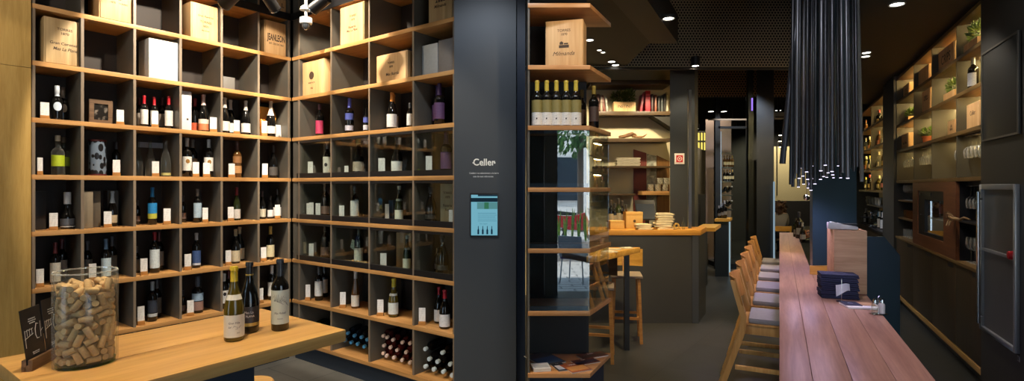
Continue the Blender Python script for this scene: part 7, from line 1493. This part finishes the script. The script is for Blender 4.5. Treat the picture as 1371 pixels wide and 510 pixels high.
MORE = [
 # name, kind, place, aim, energy, colour, size, spot angle
 ('fill over tasting table', 'SPOT', (-1.25, 1.75, 3.7), (-1.3, 2.2, 1.0), 230., (1, .80, .55), .08, 75),  # added fill with no fixture, brightens the table top and jar
 ('fill over table front', 'SPOT', (-1.9, 1.0, 3.7), (-1.7, 1.9, 1.0), 120., (1, .80, .55), .08, 75),  # second unseen fill, added for the front of the table
 ('fill by pillar', 'SPOT', (-.2, 2.6, 3.7), (-.2, 3.9, 1.3), 75., (.80, .88, 1.), .1, 80),  # cool fill added to lift the pillar and its lettering
 ('fill over display', 'SPOT', (.75, 2.7, 3.25), (.40, 3.85, 1.9), 45., (1, .78, .5), .05, 80),  # unseen warm light added above the display crate
 ('lamp round left', 'SPOT', L3(895, 24, 5.05), (1.5, 5.2, 0), 30., (1, .9, .75), .05, 110),
 ('lamp cylinder', 'SPOT', L3(931, 90, 7.0), (2.4, 6.8, 0), 40., (1, .85, .6), .05, 110),
 ('lamp counter one', 'SPOT', (1.55, 6.5, 3.2), (1.5, 6.9, 1.1), 130., (1, .76, .42), .05, 80),
 ('lamp counter two', 'SPOT', (2.05, 6.4, 3.2), (2.0, 6.8, 1.1), 110., (1, .76, .42), .05, 80),
 ('fill high table', 'SPOT', (1.45, 4.7, 3.2), (1.15, 5.75, .9), 230., (1, .76, .38), .05, 70),  # added without a fixture, set forward to light the stool backrest
 ('lamp cream wall one', 'SPOT', (1.3, 7.5, 3.2), (1.5, 8.4, 1.7), 90., (1, .84, .56), .05, 95),
 ('lamp cream wall two', 'SPOT', (2.2, 7.5, 3.2), (2.1, 8.4, 1.7), 90., (1, .84, .56), .05, 95),
 ('lamp corridor far', 'SPOT', (4.2, 9.4, 3.7), (4.2, 9.6, 0), 260., (.9, .92, 1), .05, 110),
 ('lamp end wall', 'SPOT', (8.0, 15.0, 3.6), (8.1, 16.2, 1.6), 200., (1, .88, .6), .05, 110),
 ('lamp far left', 'SPOT', (4.3, 11.6, 3.7), (4.3, 12.2, 1.2), 150., (1, .85, .6), .05, 110),
 ('lamp long table near', 'SPOT', tuple(Q(.25, 2.5, 3.2)), tuple(Q(.25, 2.5, 0)), 110., (1., .78, .85), .06, 60),
 ('lilac one', 'SPOT', tuple(Q(.22, 3.3, 1.72)), tuple(Q(.15, 3.3, 0)), 8., LILAC, .2, 150),
 ('lilac two', 'SPOT', tuple(Q(.20, 4.2, 1.72)), tuple(Q(.10, 4.4, 0)), 22., LILAC, .08, 150),
 ('lilac three', 'SPOT', tuple(Q(.0, 5.4, 3.2)), tuple(Q(-.08, 5.4, 0)), 170., LILAC, .05, 50),
 ('lamp stools', 'SPOT', tuple(Q(-.2, 4.1, 3.2)), tuple(Q(-.25, 4.0, 0)), 50., (1, .84, .62), .04, 45),
 ('fill on tubes', 'SPOT', (1.0, 1.9, 3.2), (2.2, 3.8, 2.5), 45., (.9, .92, 1.), .05, 60),  # added near the viewer so that the tubes catch some light
 ('fill wine cabinet', 'SPOT', (4.3, 10.0, 3.5), (4.6, 11.7, 1.4), 130., (1, .9, .85), .05, 70),  # extra light put in to brighten the cabinet's back panel
 ('fill over aisle', 'SPOT', (-.75, 3.2, 3.7), (-.8, 3.5, 0), 110., (1, .86, .68), .06, 70),  # unseen light put in to brighten the floor beside the table
 ('lamp right', 'SPOT', L3(1201, 8, 4.7), (4.0, 4.6, 0), 80., (1, .92, .8), .05, 110),
 ('lamp back bar', 'SPOT', tuple(Q(1.0, 5.5, 3.25)), tuple(Q(1.75, 5.7, 1.0)), 40., (1, .84, .6), .05, 100),
]
# ================================================================== light
def light(name, kind, loc, aim=None, energy=50., col=(1, 1, 1), size=.1, spot=60., blend=.3, sx=None, sy=None):
    l = bpy.data.lights.new(name, kind); l.energy = energy; l.color = col
    if kind == 'SPOT': l.spot_size = R(spot); l.spot_blend = blend; l.shadow_soft_size = size
    elif kind == 'AREA':
        l.size = size
        if sx: l.shape = 'RECTANGLE'; l.size = sx; l.size_y = sy
    elif kind == 'POINT': l.shadow_soft_size = size
    o = bpy.data.objects.new(name, l); COL.objects.link(o); o.location = loc
    if aim is not None: o.rotation_euler = (Vector(aim) - Vector(loc)).to_track_quat('-Z', 'Y').to_euler()
    return o
WARM = (1, .80, .56); WARMW = (1, .82, .60)
wd = bpy.data.worlds.new('sky'); SC.world = wd; wd.use_nodes = True
bg = wd.node_tree.nodes['Background']; bg.inputs[0].default_value = (.52, .75, 1.0, 1); bg.inputs[1].default_value = 3.4
s = light('sun', 'SUN', (0, 0, 10), None, 13., (1, .96, .9)); s.data.angle = R(2); s.rotation_euler = Vector((.2, -.30, -1)).to_track_quat('-Z', 'Y').to_euler()
for nm, pos, aim, e, sp in LEFT_SPOTS: light(nm, 'SPOT', pos, aim, e, (1, .86, .68), .03, sp, .12)
for nm, kd, pos, aim, e, col, sz, sp in MORE: light(nm, kd, pos, aim, e, col, sz, sp, .5)
# ================================================================== camera
cd = bpy.data.cameras.new('camera'); co = bpy.data.objects.new('camera', cd); COL.objects.link(co); SC.camera = co
co.location = (0, 0, EYE); co.rotation_euler = (R(90), 0, 0)
cd.sensor_width = 36.; cd.lens = F / 1371 * 36.; cd.shift_y = (HY - 255) / 1371.; cd.clip_start = .05; cd.clip_end = 200
SC.view_settings.view_transform = 'Standard'; SC.view_settings.look = 'None'; SC.view_settings.gamma = 1.; SC.view_settings.use_curve_mapping = False
SC.view_settings.exposure = EXPO
SC.cycles.use_denoising = True; SC.cycles.max_bounces = 8; SC.cycles.transparent_max_bounces = 16; SC.cycles.diffuse_bounces = 4; SC.cycles.glossy_bounces = 4
SC.cycles.sample_clamp_indirect = 6.; SC.cycles.caustics_reflective = False; SC.cycles.caustics_refractive = False
